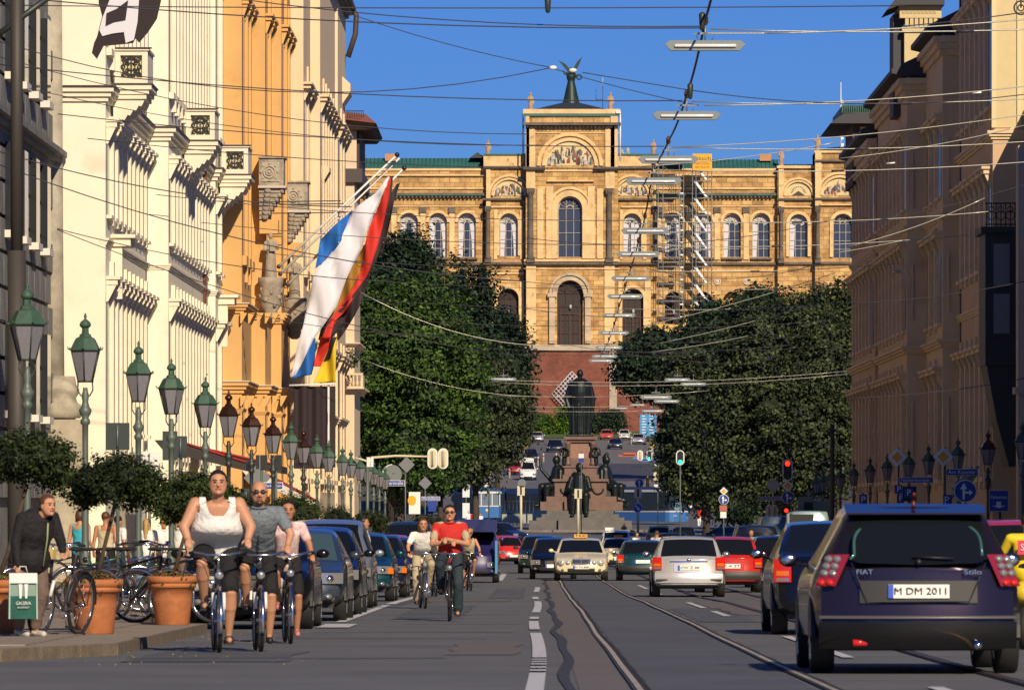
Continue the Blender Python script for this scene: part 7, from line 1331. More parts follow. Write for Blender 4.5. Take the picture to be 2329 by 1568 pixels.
# street crossing people
pw = person('pedestrian in a pale shirt with a tan shoulder bag walking between the cars', (1494 - VX) / S(226), 226, 2.9, stand(.15, .1), hair=1, top=('shirt', C_pale), legs=('trousers', C_beige), vox=.018, detail=False, sc=.97)
bg2 = thing('shoulder_bag', 'tan shoulder bag of the pedestrian between the cars', 'bag', ((1492 - VX) / S(225.7), 225.7, ground(226) + .82)); MB().box(-.17, .17, -.06, .06, 0, .3).build('bag_body', mat('tan_leather', (.35, .2, .1), .6), bg2); MB().tube([(-.15, 0, .3), (.0, .1, .75), (.15, 0, .3)], .015, 5).build('strap', mat('tan_leather', (.35, .2, .1)), bg2)
person('man in a turquoise shirt seen over the red hatchback', (1708 - VX) / S(206), 206, .2, stand(), hair=0, top=('tee', C_skyb), legs=('trousers', C_jean), vox=.018, detail=False, tone=2)
person('man in a wine red shirt working at the back of the teal van', (1806 - VX) / S(190), 190, 3.0, stand(), hair=0, top=('tee', cloth('wine', (.22, .03, .05))), legs=('trousers', C_black), vox=.018, detail=False, tone=2)
person('driver in white between the taxi van and the yellow car', (1449 - VX) / S(300), 300, 0, stand(), hair=0, top=('tee', C_white), legs=('trousers', C_jean), vox=.025, detail=False)
person('person in a red shirt and white trousers beside the modern tram', (1590 - VX) / S(512), 512, .4, stand(.1), hair=1, top=('tee', C_red), legs=('trousers', C_white), vox=.03, detail=False, z=zat(1199, 512))
for x, lb, c_ in ((1065, 'tourist in white left of the old tram', C_white), (1077, 'smaller tourist in red and white left of the old tram', C_red), (1092, 'child in white right of the two tourists', C_white)):
    person(lb, (x - VX) / S(470), 470, .2, stand(), hair=1, top=('tee', c_), legs=('trousers', C_jean), vox=.03, detail=False, sc=.9 if x > 1080 else 1.0)
for x, Y, lb, c_, c2 in ((1483, 770, 'road worker in a yellow vest up the hill', C_yel, C_white), (1473, 612, 'cyclist in black going up the hill road', C_black, C_black)):
    person(lb, (x - VX) / S(Y), Y, .0 if Y > 700 else 3.1, stand(.1), hair=1, top=('tee', c_), legs=('trousers', c2), vox=.035, detail=False, tone=0)
# scooter rider in yellow at the right border
Yr_ = 66; Xr = (2336 - VX) / S(Yr_); rd = person('rider in a bright yellow jacket at the right border', Xr, Yr_, 3.0, cyc(1, .03, 1.1), hair=0, top=('long', C_yel), legs=('trousers', C_black), sc=.83, fat=1.0, vox=.014, detail=False, tone=0)
MB().box(-.10, .10, .30, .345, 1.22, 1.40).build('back_print', mat('print_red', (.7, .05, .1), .5), rd); text('SV', 'lettering', M_white, rd, (0, .355, 1.31), .12, rz=180)
sct = thing('scooter', 'yellow scooter under the rider at the right border', 'scooter', (Xr, Yr_, ground(Yr_)), 3.0); MB().cap((0, .1, .55), (0, .55, .62), .16, .12).build('body', mat('scooter_yellow', (.75, .55, .03), .3, coat=1), sct); MB().cap((0, -.45, .4), (0, -.5, .9), .12, .1).build('front_shield', MATS['scooter_yellow'], sct); MB().box(-.16, .16, -.4, .2, .22, .32).build('footboard', M_plast, sct); MB().tube([(-.3, -.42, 1.0), (0, -.5, .95), (.3, -.42, 1.0)], .02, 6).build('handlebar', M_black, sct)
for y in (-.6, .5): w_ = MB().torus((0, 0, 0), .18, .055, 'x', 20, 8).build('wheel', M_rubber, sct, (0, y, .235))
# ================================================================ STREET LAMPS
def lamp_proto(kind):
    t = thing('street_lamp', 'x', 'street lamp', (0, 0, 0)); h0 = 3.42; top = M_copper if kind != 'brown' else M_bronze; ri = M_iron if kind != 'brown' else mat('lantern_frame_brown', (.05, .03, .022), .45, .3)
    ps = MB().lathe([(.13, 0), (.13, .1), (.10, .25), (.085, .9), (.065, 1.0), (.055, 1.1), (.045, 2.6), (.048, 2.85), (.075, 2.87), (.075, 2.92), (.05, 2.96), (.085, 3.02), (.10, 3.08), (.07, 3.12), (.045, 3.2), (.06, 3.3), (.04, 3.36), (.035, 3.42)], n=12)
    ps.build('post', M_green if kind != 'brown' else M_iron, t)
    u = MB(); u.tube([(-.11, 0, 3.50), (-.115, 0, 3.38), (-.07, 0, 3.30), (0, 0, 3.28), (.07, 0, 3.30), (.115, 0, 3.38), (.11, 0, 3.50)], .012, 6); u.lathe([(.12, 0), (.13, .02)], (0, 0, 3.5), 6); u.build('bracket', ri, t)
    g = MB().lathe([(.115, 3.52), (.225, 3.97)], n=6, smooth=False, rot=.5); g.build('lantern_glass', M_glassl, t)
    fr = MB()
    for k in range(6):
        a = 2 * pi * (k + .5) / 6; fr.tube([(.12 * cos(a), .12 * sin(a), 3.51), (.232 * cos(a), .232 * sin(a), 3.97)], .011, 5)
    fr.lathe([(.235, 3.965), (.255, 3.985), (.24, 4.0)], n=6, smooth=False, rot=.5); fr.lathe([(.125, 3.50), (.13, 3.525)], n=6, smooth=False, rot=.5); fr.build('lantern_frame', ri, t)
    ro = MB().lathe([(.262, 3.99), (.245, 4.01), (.20, 4.10), (.16, 4.17), (.10, 4.20), (.095, 4.23), (.06, 4.25), (.055, 4.33)], n=6, smooth=False, rot=.5)
    for k in range(6): a = 2 * pi * (k + .5) / 6; ro.tube([(.24 * cos(a), .24 * sin(a), 4.0), (.285 * cos(a), .285 * sin(a), 4.01), (.295 * cos(a), .295 * sin(a), 4.045)], [.016, .012, .006], 5)
    ro.build('lantern_roof', top, t); MB().lathe([(.055, 4.33), (.085, 4.36), (.09, 4.38), (.075, 4.42), (.04, 4.45), (.015, 4.47), (.022, 4.50), (.022, 4.52), (.006, 4.56)], n=14).build('finial', top, t)
    return t
protos = {k: lamp_proto(k) for k in ('green', 'brown')}
LL = [(62, 'green', 'green roofed street lamp at the left border against the grey building'), (194, 'green', 'green roofed street lamp in front of the smooth corner of the white palace'), (315, 'green', 'green roofed street lamp covering the first brown downpipe'), (390, 'green', 'green roofed street lamp between the two brown downpipes'), (467, 'green', 'green roofed street lamp in front of the second brown downpipe'),
      (520, 'brown', 'brown roofed street lamp, first one against the orange building'), (572, 'brown', 'brown roofed street lamp, second one against the orange building'), (621, 'brown', 'brown roofed street lamp next to the dark banner'), (662, 'green', 'dark green street lamp at the left edge of the dark banner'), (690, 'brown', 'brown roofed street lamp in front of the dark banner'), (721, 'green', 'green street lamp in front of the right half of the dark banner'), (748, 'green', 'green street lamp below the white banner rod'),
      (779, 'green', 'green street lamp in front of the cream house end, left of a pair'), (798, 'green', 'green street lamp in front of the cream house end, right of a pair'), (819, 'green', 'green street lamp where the tree begins, under the traffic light arm'), (836, 'green', 'small green street lamp behind the round sign back'), (850, 'green', 'tiny green street lamp left of the street name sign'), (863, 'green', 'tiny green street lamp right of the round sign back'), (876, 'green', 'farthest visible street lamp of the left row')]
first = {'green': True, 'brown': True}
def place_lamp(x, X, k, lb, grp):
    s = (x - VX) / X; Y = F / s; z = ground(Y) + .12
    if first[k]: t = protos[k]; first[k] = False; t['label'] = lb; t.location = (X, Y, z); t.rotation_euler[2] = 0
    else: t = copy_tree(protos[k], (X, Y, z), 0, lb)
    t.rotation_euler[2] = random.uniform(-.15, .15) + (pi / 6 if x in (62, 390, 467) else 0); t['group'] = grp
for x, k, lb in LL: place_lamp(x, -6.9, k, lb, 'lantern street lamps along the left pavement')
RL = [(2247, 'street lamp in front of the dark bay window shadow on the right'), (2179, 'dark street lamp behind the Am Kosttor sign'), (2112, 'dark street lamp between the two priority diamonds'), (2067, 'dark street lamp partly behind the left priority diamond'), (2018, 'dark street lamp beside the thick dark downpipe'), (1979, 'dark street lamp with lit glass left of the thick downpipe'), (1942, 'dark street lamp near the end of the right facades'), (1911, 'small dark street lamp right of the tree foliage'), (2326, 'street lamp cut by the right border'), (1889, 'street lamp shaded by the right chestnut, right one'), (1872, 'street lamp shaded by the right chestnut, middle one'), (1856, 'street lamp shaded by the right chestnut, left one')]
for x, lb in RL: place_lamp(x, 13.6, 'green' if x != 2247 else 'brown', lb, 'lantern street lamps along the right pavement')
# ================================================================ OVERHEAD LAMPS, SPAN WIRES
M_lamp = mat('lamp_housing', (.22, .26, .27), .4, .4); M_tube = mat('lamp_tube_cover', (.85, .85, .84), .08, .1, coat=1)
def hang(X, Y, z, label, w=1.6, proto=[None], rz=0):
    if proto[0] is None:
        t = thing('hanging_lamp', label, 'hanging lamp', (X, Y, z), 0, 'fluorescent lamps hung over the street'); b = MB(); b.prism([(-.80, .02), (-.70, .10), (.70, .10), (.80, .02), (.68, -.10), (-.68, -.10)], -.09, .09); b.build('housing', M_lamp, t)
        MB().cap((-.58, -.11, -.01), (.58, -.11, -.01), .036, .036, 10).build('diffuser', M_tube, t); h = MB(); h.tube([(-.12, 0, .08), (-.2, 0, .25), (.2, 0, .25), (.12, 0, .08)], .012, 5); h.tube([(0, 0, .08), (0, 0, .42)], .02, 6); h.box(-.24, .24, -.02, .02, .22, .245); h.build('hanger', M_lamp, t); MB().lathe([(.02, .4), (.06, .45), (.06, .55), (.02, .62)], n=8).build('insulator', mat('insulator_brown', (.10, .04, .03), .3), t); proto[0] = t; return t
    return copy_tree(proto[0], (X, Y, z), rz, label)
HL = [(1604, 104, 'highest hanging lamp against the sky'), (1562, 263, 'second hanging lamp against the sky'), (1520, 363, 'hanging lamp level with the palace roof, brightly glinting'), (1486, 412, 'hanging lamp just under the palace cornice'), (1467, 525, 'hanging lamp across the window left of the scaffold'), (1452, 578, 'hanging lamp at the foot of the upper palace windows'), (1435, 633, 'hanging lamp below the palace string course'), (1422, 674, 'hanging lamp over the arch top of the right palace door'), (1408, 717, 'hanging lamp across the right palace door'), (1397, 757, 'hanging lamp near the foot of the palace front'), (1385, 790, 'hanging lamp at the terrace coping'), (1375, 810, 'upper one of two close hanging lamps on the red wall'), (1368, 820, 'lower one of two close hanging lamps on the red wall')]
pts = []
for i, (x, y, lb) in enumerate(HL):
    s = (VY - y) / 9.1; Y = F / s; X = (x - VX) / s; z = 10.5; hang(X, Y, z, lb); pts.append((X, Y, z + .5))
    zz = z + .45; bright = i in (0, 1, 2, 3)
    span = thing('span_wire', 'span wire carrying the ' + lb.split(',')[0], 'wire', (0, 0, 0), 0, 'span wires across the street')
    a = MB(); pl = [(-12.6, Y, zz + .75), (X - .1, Y, zz - .1)]; K = [Vector(pl[0]).lerp(Vector(pl[1]), k / 10) - Vector((0, 0, .25 * 4 * (k / 10) * (1 - k / 10))) for k in range(11)]
    a.tube(K, .013, 5).build('cable', M_wire, span); pr = [(X + .1, Y, zz - .12), (15.6, Y, zz + .25)]; K = [Vector(pr[0]).lerp(Vector(pr[1]), k / 10) - Vector((0, 0, .2 * 4 * (k / 10) * (1 - k / 10))) for k in range(11)]
    MB().tube(K, .014, 5).build('cable', M_wire_lit if i < 9 else M_wire, span)  # right half takes the sunlit wire colour
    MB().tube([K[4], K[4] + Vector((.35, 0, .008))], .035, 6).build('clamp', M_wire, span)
cb_ = MB(); full = []
p0 = (3.05, 95, 10.9); 
for a, b in zip([p0] + pts, pts): 
    for k in range(8): t = k / 8; q = Vector(a).lerp(Vector(b), t); q.z -= .12 * 4 * t * (1 - t); full.append(q)
tag(MB().tube(full, .026, 6).build('feeder_cable', M_wire), 'thick dark cable strung from lamp to lamp along the street', 'cable')
for x, y, w, lb in ((1145, 862, 60, 'pale hanging lamp left of the bronze king, upper of two'), (1166, 898, 50, 'pale hanging lamp left of the bronze king, lower of two'), (1541, 863, 60, 'pale hanging lamp before the right chestnut, upper left one'), (1577, 873, 60, 'pale hanging lamp before the right chestnut, upper right one'), (1492, 903, 74, 'pale hanging lamp right of the bronze king shoulder'), (1516, 912, 60, 'pale hanging lamp just below the one by the king shoulder'), (1450, 920, 36, 'small pale hanging lamp right of the bronze king'), (1484, 934, 52, 'pale hanging lamp above the blue direction board'), (1412, 928, 34, 'small pale hanging lamp over the round shrub')):
    s = w / 1.6; o = hang((x - VX) / s, F / s, ZC + (VY - y) / s, lb)
# other wires crossing the street: (x1, y1, x2, y2, Y, bright, sag, label)
WL = [(0, 12, 2060, 13, 118, 0, .05, 'taut dark wire along the top of the sky'), (180, -60, 1590, 60, 118, 0, .3, 'dark wire dropping to the junction above the highest lamp'), (785, 28, 1245, 152, 150, 0, .1, 'dark wire running down from the cream eaves towards the bronze wings'), (1245, 152, 1590, 240, 150, 0, .05, 'dark wire from the white insulators to the second lamp'), (0, 95, 1250, 155, 135, 0, .8, 'dark wire sagging across the white palace'), (1325, 165, 1568, 205, 135, 0, .0, 'dark wire right of the white insulators'), (1570, 205, 2329, 215, 135, 0, .25, 'dark wire across the sky to the turret'),
      (0, 130, 1200, 305, 160, 0, .5, 'dark wire crossing the palace side of the sky at mid height'), (0, 185, 1230, 330, 172, 0, .5, 'dark wire just above the green palace roof'), (0, 345, 800, 470, 118, 0, .25, 'dark wire over the balconies of the white palace'), (0, 375, 1196, 640, 118, 0, .4, 'long dark wire from the grey building towards the palace'), (130, 520, 870, 640, 150, 0, .2, 'dark wire over the lower part of the white palace'), (130, 522, 1100, 800, 150, 0, .3, 'dark wire ending on the orange front'), (560, 710, 1000, 760, 210, 0, .2, 'dark wire low across the flags'),
      (1600, 76, 1745, 76, 114, 1, .0, 'bright wire right of the highest lamp'), (1745, 76, 2400, 38, 114, 1, .05, 'bright wire rising to the right turret'), (2050, 60, 2329, 28, 114, 0, .02, 'dark wire behind the turret'), (1600, 240, 2400, 188, 140, 1, .12, 'bright wire right of the second lamp'), (1545, 334, 2400, 250, 163, 1, .15, 'bright wire right of the third lamp'), (1460, 378, 1910, 322, 170, 1, .1, 'bright wire above the scaffold banner'), (1910, 360, 2329, 285, 170, 1, .1, 'bright wire on the far right facade'), (1930, 560, 2240, 450, 150, 1, .1, 'bright wire sloping over the right facades'), (1930, 510, 2329, 420, 150, 0, .1, 'dark wire sloping over the right facades'), (1900, 575, 2060, 545, 210, 1, .02, 'short bright wire at the end of the right facades'),
      (820, 664, 1300, 785, 230, 1, .6, 'bright wire sagging in front of the left chestnut'), (1300, 785, 1900, 830, 260, 0, .3, 'dark wire over the brick wall'), (1110, 862, 1930, 843, 330, 1, .35, 'bright wire across the bronze king shoulders'), (1110, 868, 1930, 850, 335, 1, .4, 'second bright wire across the bronze king shoulders'), (820, 815, 1300, 900, 300, 1, .6, 'bright wire over the left chestnut towards the king'), (1120, 898, 1610, 888, 330, 1, .2, 'bright wire across the king elbows'), (1200, 924, 1480, 922, 380, 1, .05, 'bright wire across the king knees'), (1200, 934, 1460, 934, 390, 1, .05, 'lower bright wire across the king knees'), (1200, 940, 1460, 941, 400, 0, .05, 'dark wire under the bright ones at the king knees'),
      (1500, 780, 1850, 690, 260, 1, .1, 'bright wire over the right chestnut top'), (1480, 800, 1780, 745, 260, 1, .1, 'bright wire over the upper right chestnut'), (1470, 740, 1900, 620, 240, 1, .1, 'bright wire from the scaffold foot to the right facade'), (1470, 610, 1860, 600, 200, 0, .4, 'dark cable sagging over the scaffold'), (1400, 800, 1930, 780, 300, 0, .2, 'dark wire in front of the dark trees'), (1930, 690, 2329, 640, 170, 0, .1, 'dark wire low over the right facades'), (1930, 905, 2329, 860, 170, 0, .1, 'dark wire near the bay window foot'), (1190, 700, 1480, 722, 220, 0, .1, 'dark wire across the palace doors'), (1190, 640, 1480, 655, 215, 0, .05, 'dark wire across the palace arches'), (1190, 540, 1930, 490, 190, 0, .5, 'dark wire across the palace windows')]
for x1, y1, x2, y2, Y, br, sg_, lb in WL: wire('wire', [P(x1, y1, Y), P(x2, y2, Y)], .013 if br else .011, M_wire_lit if br else M_wire, lb, 'wire', 'wires strung across the street', sag=sg_)
for x, y, lb in ((1258, 154, 'white insulator left of the bronze wings'), (1303, 160, 'white insulator on the bronze wings')): q = P(x, y, 149.8); MB_ = MB().ell((q.x, q.y, q.z), (.10, .05, .055), 10); tag(MB_.build('insulator', M_white), lb, 'insulator', 'white insulators')
for x, y, lb in ((1597, 50, 'dark cable joint above the highest lamp'), (1570, 208, 'cable joint between the two highest lamps'), (1246, 10, 'cable clamp at the top of the sky')): q = P(x, y, 117.5 if y != 208 else 134.5); tag(MB().cap((q.x, q.y, q.z + .12), (q.x, q.y, q.z - .12), .07, .05).build('cable_joint', M_iron), lb, 'cable joint')
for x, y, Y, lb in ((2222, 212, 200, 'glowing sunlit insulator on the pink facade'), (2026, 372, 220, 'sunlit insulator on the beige facade'), (2040, 618, 230, 'sunlit clamp on the far beige facade'), (1748, 818, 260, 'sunlit clamp in front of the right chestnut')): q = P(x, y, Y); tag(MB().cap((q.x - .12, q.y, q.z), (q.x + .12, q.y, q.z + .02), .05, .05, 8).build('wire_clamp', M_wire_lit), lb, 'wire clamp')
# tram mast at the left border
tm = thing('tram_mast', 'thick dark tram mast with a slanting arm at the left border', 'mast', ((38 - VX) / S(100), 100, ground(100) + .12)); MB().tube([(0, 0, 0), (0, 0, 5.8)], .15, 14).build('mast_foot', M_dkpole, tm); MB().tube([(0, 0, 5.8), (0, 0, 11)], .10, 14).build('mast_top', M_dkpole, tm)
MB().tube([(-.4, 0, zat(95, 100) + .3), (.6, 0, zat(-8, 100) + .3)], .05, 8).build('slanting_arm', M_iron, tm)
tp_ = thing('pole', 'slim dark pole in front of the right chestnut edge with a small arm', 'pole', ((1893 - VX) / S(235), 235, ground(235) + .12)); MB().tube([(0, 0, 0), (0, 0, 5.6)], .09, 10).build('pole_shaft', M_dkpole, tp_); MB().tube([(-.7, 0, 4.1), (.25, 0, 4.25)], .03, 6).build('small_arm', M_grey, tp_)
# ================================================================ SIGNS
def pole_to(x, rtop, Y, m=M_green, r=.035, lb='sign post', parent=None):
    X = (x - VX) / S(Y); g = ground(Y); return MB().tube([(0, 0, 0), (0, 0, zat(rtop, Y) - g)], r, 10)
def sign_post(label, x, rtop, Y, cat='sign', m=M_green, r=.035, grp=None, rb=None):
    X = (x - VX) / S(Y); g = ground(Y); t = thing('sign_post', label, cat, (X, Y, g), 0, grp); pole_to(x, rtop, Y, r=r).build('pole', m, t); t['_g'] = g; g2 = t['_g']; del t['_g']; return t, g2
def plate(t, g, x, y, Y, w, h, m, shape='rect', nm='sign_plate', dy=-.06, border=None, X0=None):
    s = S(Y); X = (x - VX) / s - t.location.x; z = zat(y, Y) - g; a, b = w / s / 2, h / s / 2
    if shape == 'rect': pts = [(X - a, z - b), (X + a, z - b), (X + a, z + b), (X - a, z + b)]
    elif shape == 'diamond': pts = [(X, z - b), (X + a, z), (X, z + b), (X - a, z)]
    elif shape == 'round': pts = [(X + a * cos(2 * pi * k / 24), z + b * sin(2 * pi * k / 24)) for k in range(24)]
    elif shape == 'oval': pts = [(X + a * cos(pi * k / 10), z + b - a + a * sin(pi * k / 10)) for k in range(11)] + [(X - a * cos(pi * k / 10), z - b + a - a * sin(pi * k / 10)) for k in range(11)]
    elif shape == 'tri': pts = [(X - a, z - b), (X + a, z - b), (X, z + b)]
    o = MB().prism(pts, dy - .012, dy).build(nm, m, t); return o, X, z, a, b
def arrow(t, X, z, L, w, ang, dy, m=M_white, nm='arrow'):
    c, s_ = cos(ang), sin(ang); P0 = [(-w / 2, -L / 2), (w / 2, -L / 2), (w / 2, L * .12), (w * 1.5, L * .12), (0, L / 2), (-w * 1.5, L * .12), (-w / 2, L * .12)]
    MB().prism([(X + a * c - b * s_, z + a * s_ + b * c) for a, b in P0], dy - .006, dy).build(nm, m, t)
M_pri = mat('priority_white', (.62, .78, .78), .4); M_priy = mat('priority_yellow', (.75, .38, .02), .45)
def priority(t, g, x, y, Y, w, dy=-.06): plate(t, g, x, y, Y, w, w, M_pri, 'diamond', 'priority_sign', dy); plate(t, g, x, y, Y, w * .86, w * .86, M_white, 'diamond', 'sign_border', dy - .015); plate(t, g, x, y, Y, w * .58, w * .58, M_priy, 'diamond', 'sign_centre', dy - .03)
def namesign(t, g, x, y, Y, w, h, txt, dy=-.08, rot=0):
    o, X, z, a, b = plate(t, g, x, y, Y, w, h, M_white, 'rect', 'street_name_sign', dy); o2, *_ = plate(t, g, x, y, Y, w - 2, h - 2, M_sblue, 'rect', 'name_panel', dy - .015); text(txt, 'lettering', M_white, t, (X, dy - .032, z), b * 1.75, width=a * 1.75)
def bluearrow(t, g, x, y, Y, w, kind, dy=-.08):
    o, X, z, a, b = plate(t, g, x, y, Y, w, w, M_white, 'round', 'round_sign', dy); plate(t, g, x, y, Y, w * .92, w * .92, M_sblue, 'round', 'blue_disc', dy - .015); d = dy - .032; wt = mat('arrow_white', (.75, .78, .8), .5)
    if kind == 'up': arrow(t, X, z, a * 1.4, a * .22, 0, d, wt)
    if kind == 'upright': arrow(t, X - a * .15, z, a * 1.45, a * .2, 0, d, wt); arrow(t, X + a * .25, z - a * .12, a * .8, a * .18, -pi / 2, d - .002, wt)
    if kind == 'downright': arrow(t, X, z, a * 1.4, a * .24, -pi * .75, d, wt)
def signal(t, g, x, y, Y, w, h, back=True, lit=None, dy=-.08):
    o, X, z, a, b = plate(t, g, x, y, Y, w, h, M_white, 'oval', 'signal_backboard', dy); plate(t, g, x, y, Y, w * .74, h * .88, M_black if not back else M_cream, 'oval', 'signal_face', dy - .02)
    if back: MB().cap((X, dy - .05, z - b * .6), (X, dy - .05, z + b * .6), a * .35, a * .35, 8).build('signal_housing', M_cream, t); MB().tube([(X, dy - .08 - a * .3, z - b * .7), (X, dy - .08 - a * .3, z + b * .7)], .015, 5).build('bracket', M_grey, t)
    else:
        for k, (zz, nm) in enumerate(((b * .58, 'red'), (0, 'amber'), (-b * .58, 'green'))):
            c = {'red': (1, .03, .01), 'amber': (.8, .4, .02), 'green': (.02, .9, .45)}[nm]; on = nm == lit; m_ = mat('lens_%s_%s' % (nm, 'on' if on else 'off'), c if on else (.02, .02, .02), .3, emit=c if on else None, estr=2.2)
            MB().prism([(X + a * .5 * cos(2 * pi * q / 16), z + zz + a * .5 * sin(2 * pi * q / 16)) for q in range(16)], dy - .05, dy - .03).build('signal_lens', m_, t)
# left side
Y = 200; t, g = sign_post('grey back of a priority diamond above the tank top rider and the bald rider', 579, 1052, Y); plate(t, g, 585, 1086, Y, 62, 62, M_grey, 'diamond')
Y = 190; t, g = sign_post('small blue and white parking ticket sign above the floral blouse', 622, 1096, Y); plate(t, g, 622, 1104, Y, 44, 16, M_white); plate(t, g, 622, 1104, Y, 41, 13, M_sblue, nm='sign_panel', dy=-.075); text('Parkschein', 'lettering', M_white, t, (0, -.1, zat(1104, Y) - g), .13, width=.5)
for x, y, w, h, Y, lb in ((268, 992, 54, 62, 122, 'large dark back of a sign left of the third street lamp'), (387, 1013, 34, 66, 128, 'tall dark back of a sign below the fourth street lamp'), (411, 1016, 30, 50, 132, 'shorter dark back of a sign right of the fourth street lamp'), (340, 1050, 46, 48, 140, 'white board with rounded corners behind the potted trees'), (560, 1130, 26, 40, 150, 'grey sign back behind the tank top rider shoulder')):
    t, g = sign_post(lb, x, y - h / 2, Y); plate(t, g, x, y, Y, w, h, M_white if 'white' in lb else mat('sign_back_dark', (.035, .05, .05), .5, .2)); MB().tube([(-.0, -.1, zat(y + h * .4, Y) - g), (0, -.1, zat(y - h * .4, Y) - g)], .02, 5).build('bracket', M_grey, t)
for x0 in (595, 628): 
    Y = 165; t, g = sign_post('street traffic signal box seen edge on, %s of a pair over the riders' % ('left' if x0 < 600 else 'right'), x0, 1034, Y); o, X, z, a, b = plate(t, g, x0, 1050, Y, 26, 32, M_black, 'rect', 'signal_box'); MB().box(X - a * .4, X - a * .2, -.09, -.075, z - b, z + b).build('signal_edge', M_grey, t)
# mast arm with two oval signal backs
Y = 228; t, g = sign_post('mast arm carrying two white rimmed oval traffic signals seen from behind', 836, 1038, Y, cat='traffic light', r=.06); s = S(Y); X9 = t.location.x
arm = [P(806, 1040, Y), P(822, 1044, Y), P(840, 1050, Y), P(846, 1040, Y), P(900, 1036, Y), P(996, 1038, Y)]
MB().tube([(p.x - X9, -.02, p.z - g) for p in arm], [.03, .04, .05, .05, .045, .03], 8).build('mast_arm', M_cream, t)
for x in (984, 1008): signal(t, g, x, 1042, Y, 23, 47, True)
for x in (838, 846): plate(t, g, x, 1050, Y, 7, 22, M_white, 'rect', 'small_signal_box')
Y = 300; t, g = sign_post('grey diamond and round sign backs above the Wurzerstraße name sign', 922, 1040, Y); plate(t, g, 925, 1056, Y, 37, 37, M_grey, 'diamond'); plate(t, g, 892, 1078, Y, 44, 44, M_grey, 'round', dy=-.03); MB().tube([(-.65, -.04, zat(1076, Y) - g), (0, 0, zat(1076, Y) - g)], .02, 5).build('bracket', M_grey, t); MB().torus(((892 - VX) / S(Y) - t.location.x, -.05, zat(1078, Y) - g), 22 / S(Y), .03, 'y', 24, 5, a0=90, a1=270).build('sunlit_rim', M_white, t)
namesign(t, g, 890, 1098, Y, 62, 13, 'Wurzerstraße')
Y = 370; t, g = sign_post('smaller grey diamond sign back above a blue street name sign', 967, 1085, Y); plate(t, g, 967, 1098, Y, 30, 30, M_grey, 'diamond'); namesign(t, g, 980, 1133, Y, 42, 9, 'Marstallplatz'); plate(t, g, 983, 1150, Y, 18, 24, M_sblue)
Y = 330; t, g = sign_post('white advertising banner with a yellow disc', 943, 1120, Y); plate(t, g, 943, 1143, Y, 26, 50, M_white, nm='banner'); plate(t, g, 937, 1137, Y, 19, 22, M_priy, 'round', 'yellow_disc', dy=-.08)
for x, y, Y, lb in ((1037, 1133, 430, 'round grey sign back left of the tram stop pillar'), ): t, g = sign_post(lb, x, y - 12, Y); plate(t, g, x, y, Y, 22, 22, M_grey, 'round')
Y = 470; t, g = sign_post('white tram stop pillar with yellow top left of the old tram', 1060, 1092, Y); plate(t, g, 1060, 1112, Y, 16, 36, M_white); plate(t, g, 1060, 1160, Y, 16, 34, M_white, nm='info_board'); plate(t, g, 1060, 1096, Y, 14, 9, M_priy, nm='yellow_top', dy=-.08)
for x, y, lb, rb in ((1185, 1115, 'cream signal box on a pole in front of the railings left of the monument', 1), (1315, 1122, 'cream signal box on a pole in front of the monument', 0), (1451, 1120, 'cream signal box and blue arrow signs on a pole right of the monument', 2)):
    Y = 462; t, g = sign_post(lb, x, y - 10, Y, cat='traffic light', m=M_cream, r=.10); plate(t, g, x, y, Y, 17, 22, M_cream, nm='signal_box', dy=-.12); plate(t, g, x, y, Y, 4, 18, M_black, nm='box_slot', dy=-.14)
    if rb == 1: plate(t, g, x + 2, 1098, Y, 19, 19, M_grey, 'round', dy=-.12)
    if rb == 2: bluearrow(t, g, 1454, 1098, Y, 20, 'up', -.12); bluearrow(t, g, 1450, 1154, Y, 21, 'downright', -.16)
# right side
Y = 470; t, g = sign_post('white diamond sign up the road above a cream box', 1496, 1046, Y); plate(t, g, 1496, 1056, Y, 16, 16, M_white, 'diamond'); plate(t, g, 1492, 1082, Y, 11, 18, M_cream, nm='signal_box'); plate(t, g, 1495, 1104, Y, 15, 6, M_white, nm='small_plate')
Y = 330; t, g = sign_post('green traffic signal in a white oval before the right chestnut', 1547, 1024, Y, cat='traffic light'); signal(t, g, 1547, 1040, Y, 19, 34, False, 'green')
Y = 330; t, g = sign_post('small diamond and blue arrow sign on a thin post right of the modern tram', 1646, 1108, Y); priority(t, g, 1646, 1116, Y, 19); bluearrow(t, g, 1646, 1135, Y, 23, 'upright'); plate(t, g, 1645, 1155, Y, 17, 14, mat('sign_reddish', (.4, .12, .08), .6)); plate(t, g, 1645, 1170, Y, 14, 14, M_white, nm='small_plate')
Y = 268; t, g = sign_post('red traffic signal hanging in front of the right chestnut above arrow and diamond signs', 1791, 1020, Y, cat='traffic light', r=.03, m=M_grey); signal(t, g, 1791, 1068, Y, 24, 50, False, 'red'); priority(t, g, 1791, 1104, Y, 28); bluearrow(t, g, 1792, 1130, Y, 29, 'upright'); plate(t, g, 1788, 1160, Y, 20, 20, M_black, nm='lower_signal', dy=-.1); MB().ell(((1788 - VX) / S(Y) - t.location.x, -.13, zat(1160, Y) - g), (.09, .03, .09), 10).build('lower_lens', mat('lens_red_on', (1, .03, .01), .3, emit=(1, .03, .01), estr=2.2), t)
Y = 275; t, g = sign_post('white round sign back above a street name sign and a sunlit signal head', 1758, 1090, Y, m=M_cream); plate(t, g, 1758, 1102, Y, 28, 28, mat('sign_back_pale', (.4, .44, .42), .5), 'round'); namesign(t, g, 1754, 1133, Y, 58, 9, 'Maximilianstraße'); signal(t, g, 1760, 1162, Y, 15, 30, True); signal(t, g, 1748, 1164, Y, 13, 32, True, dy=-.04)
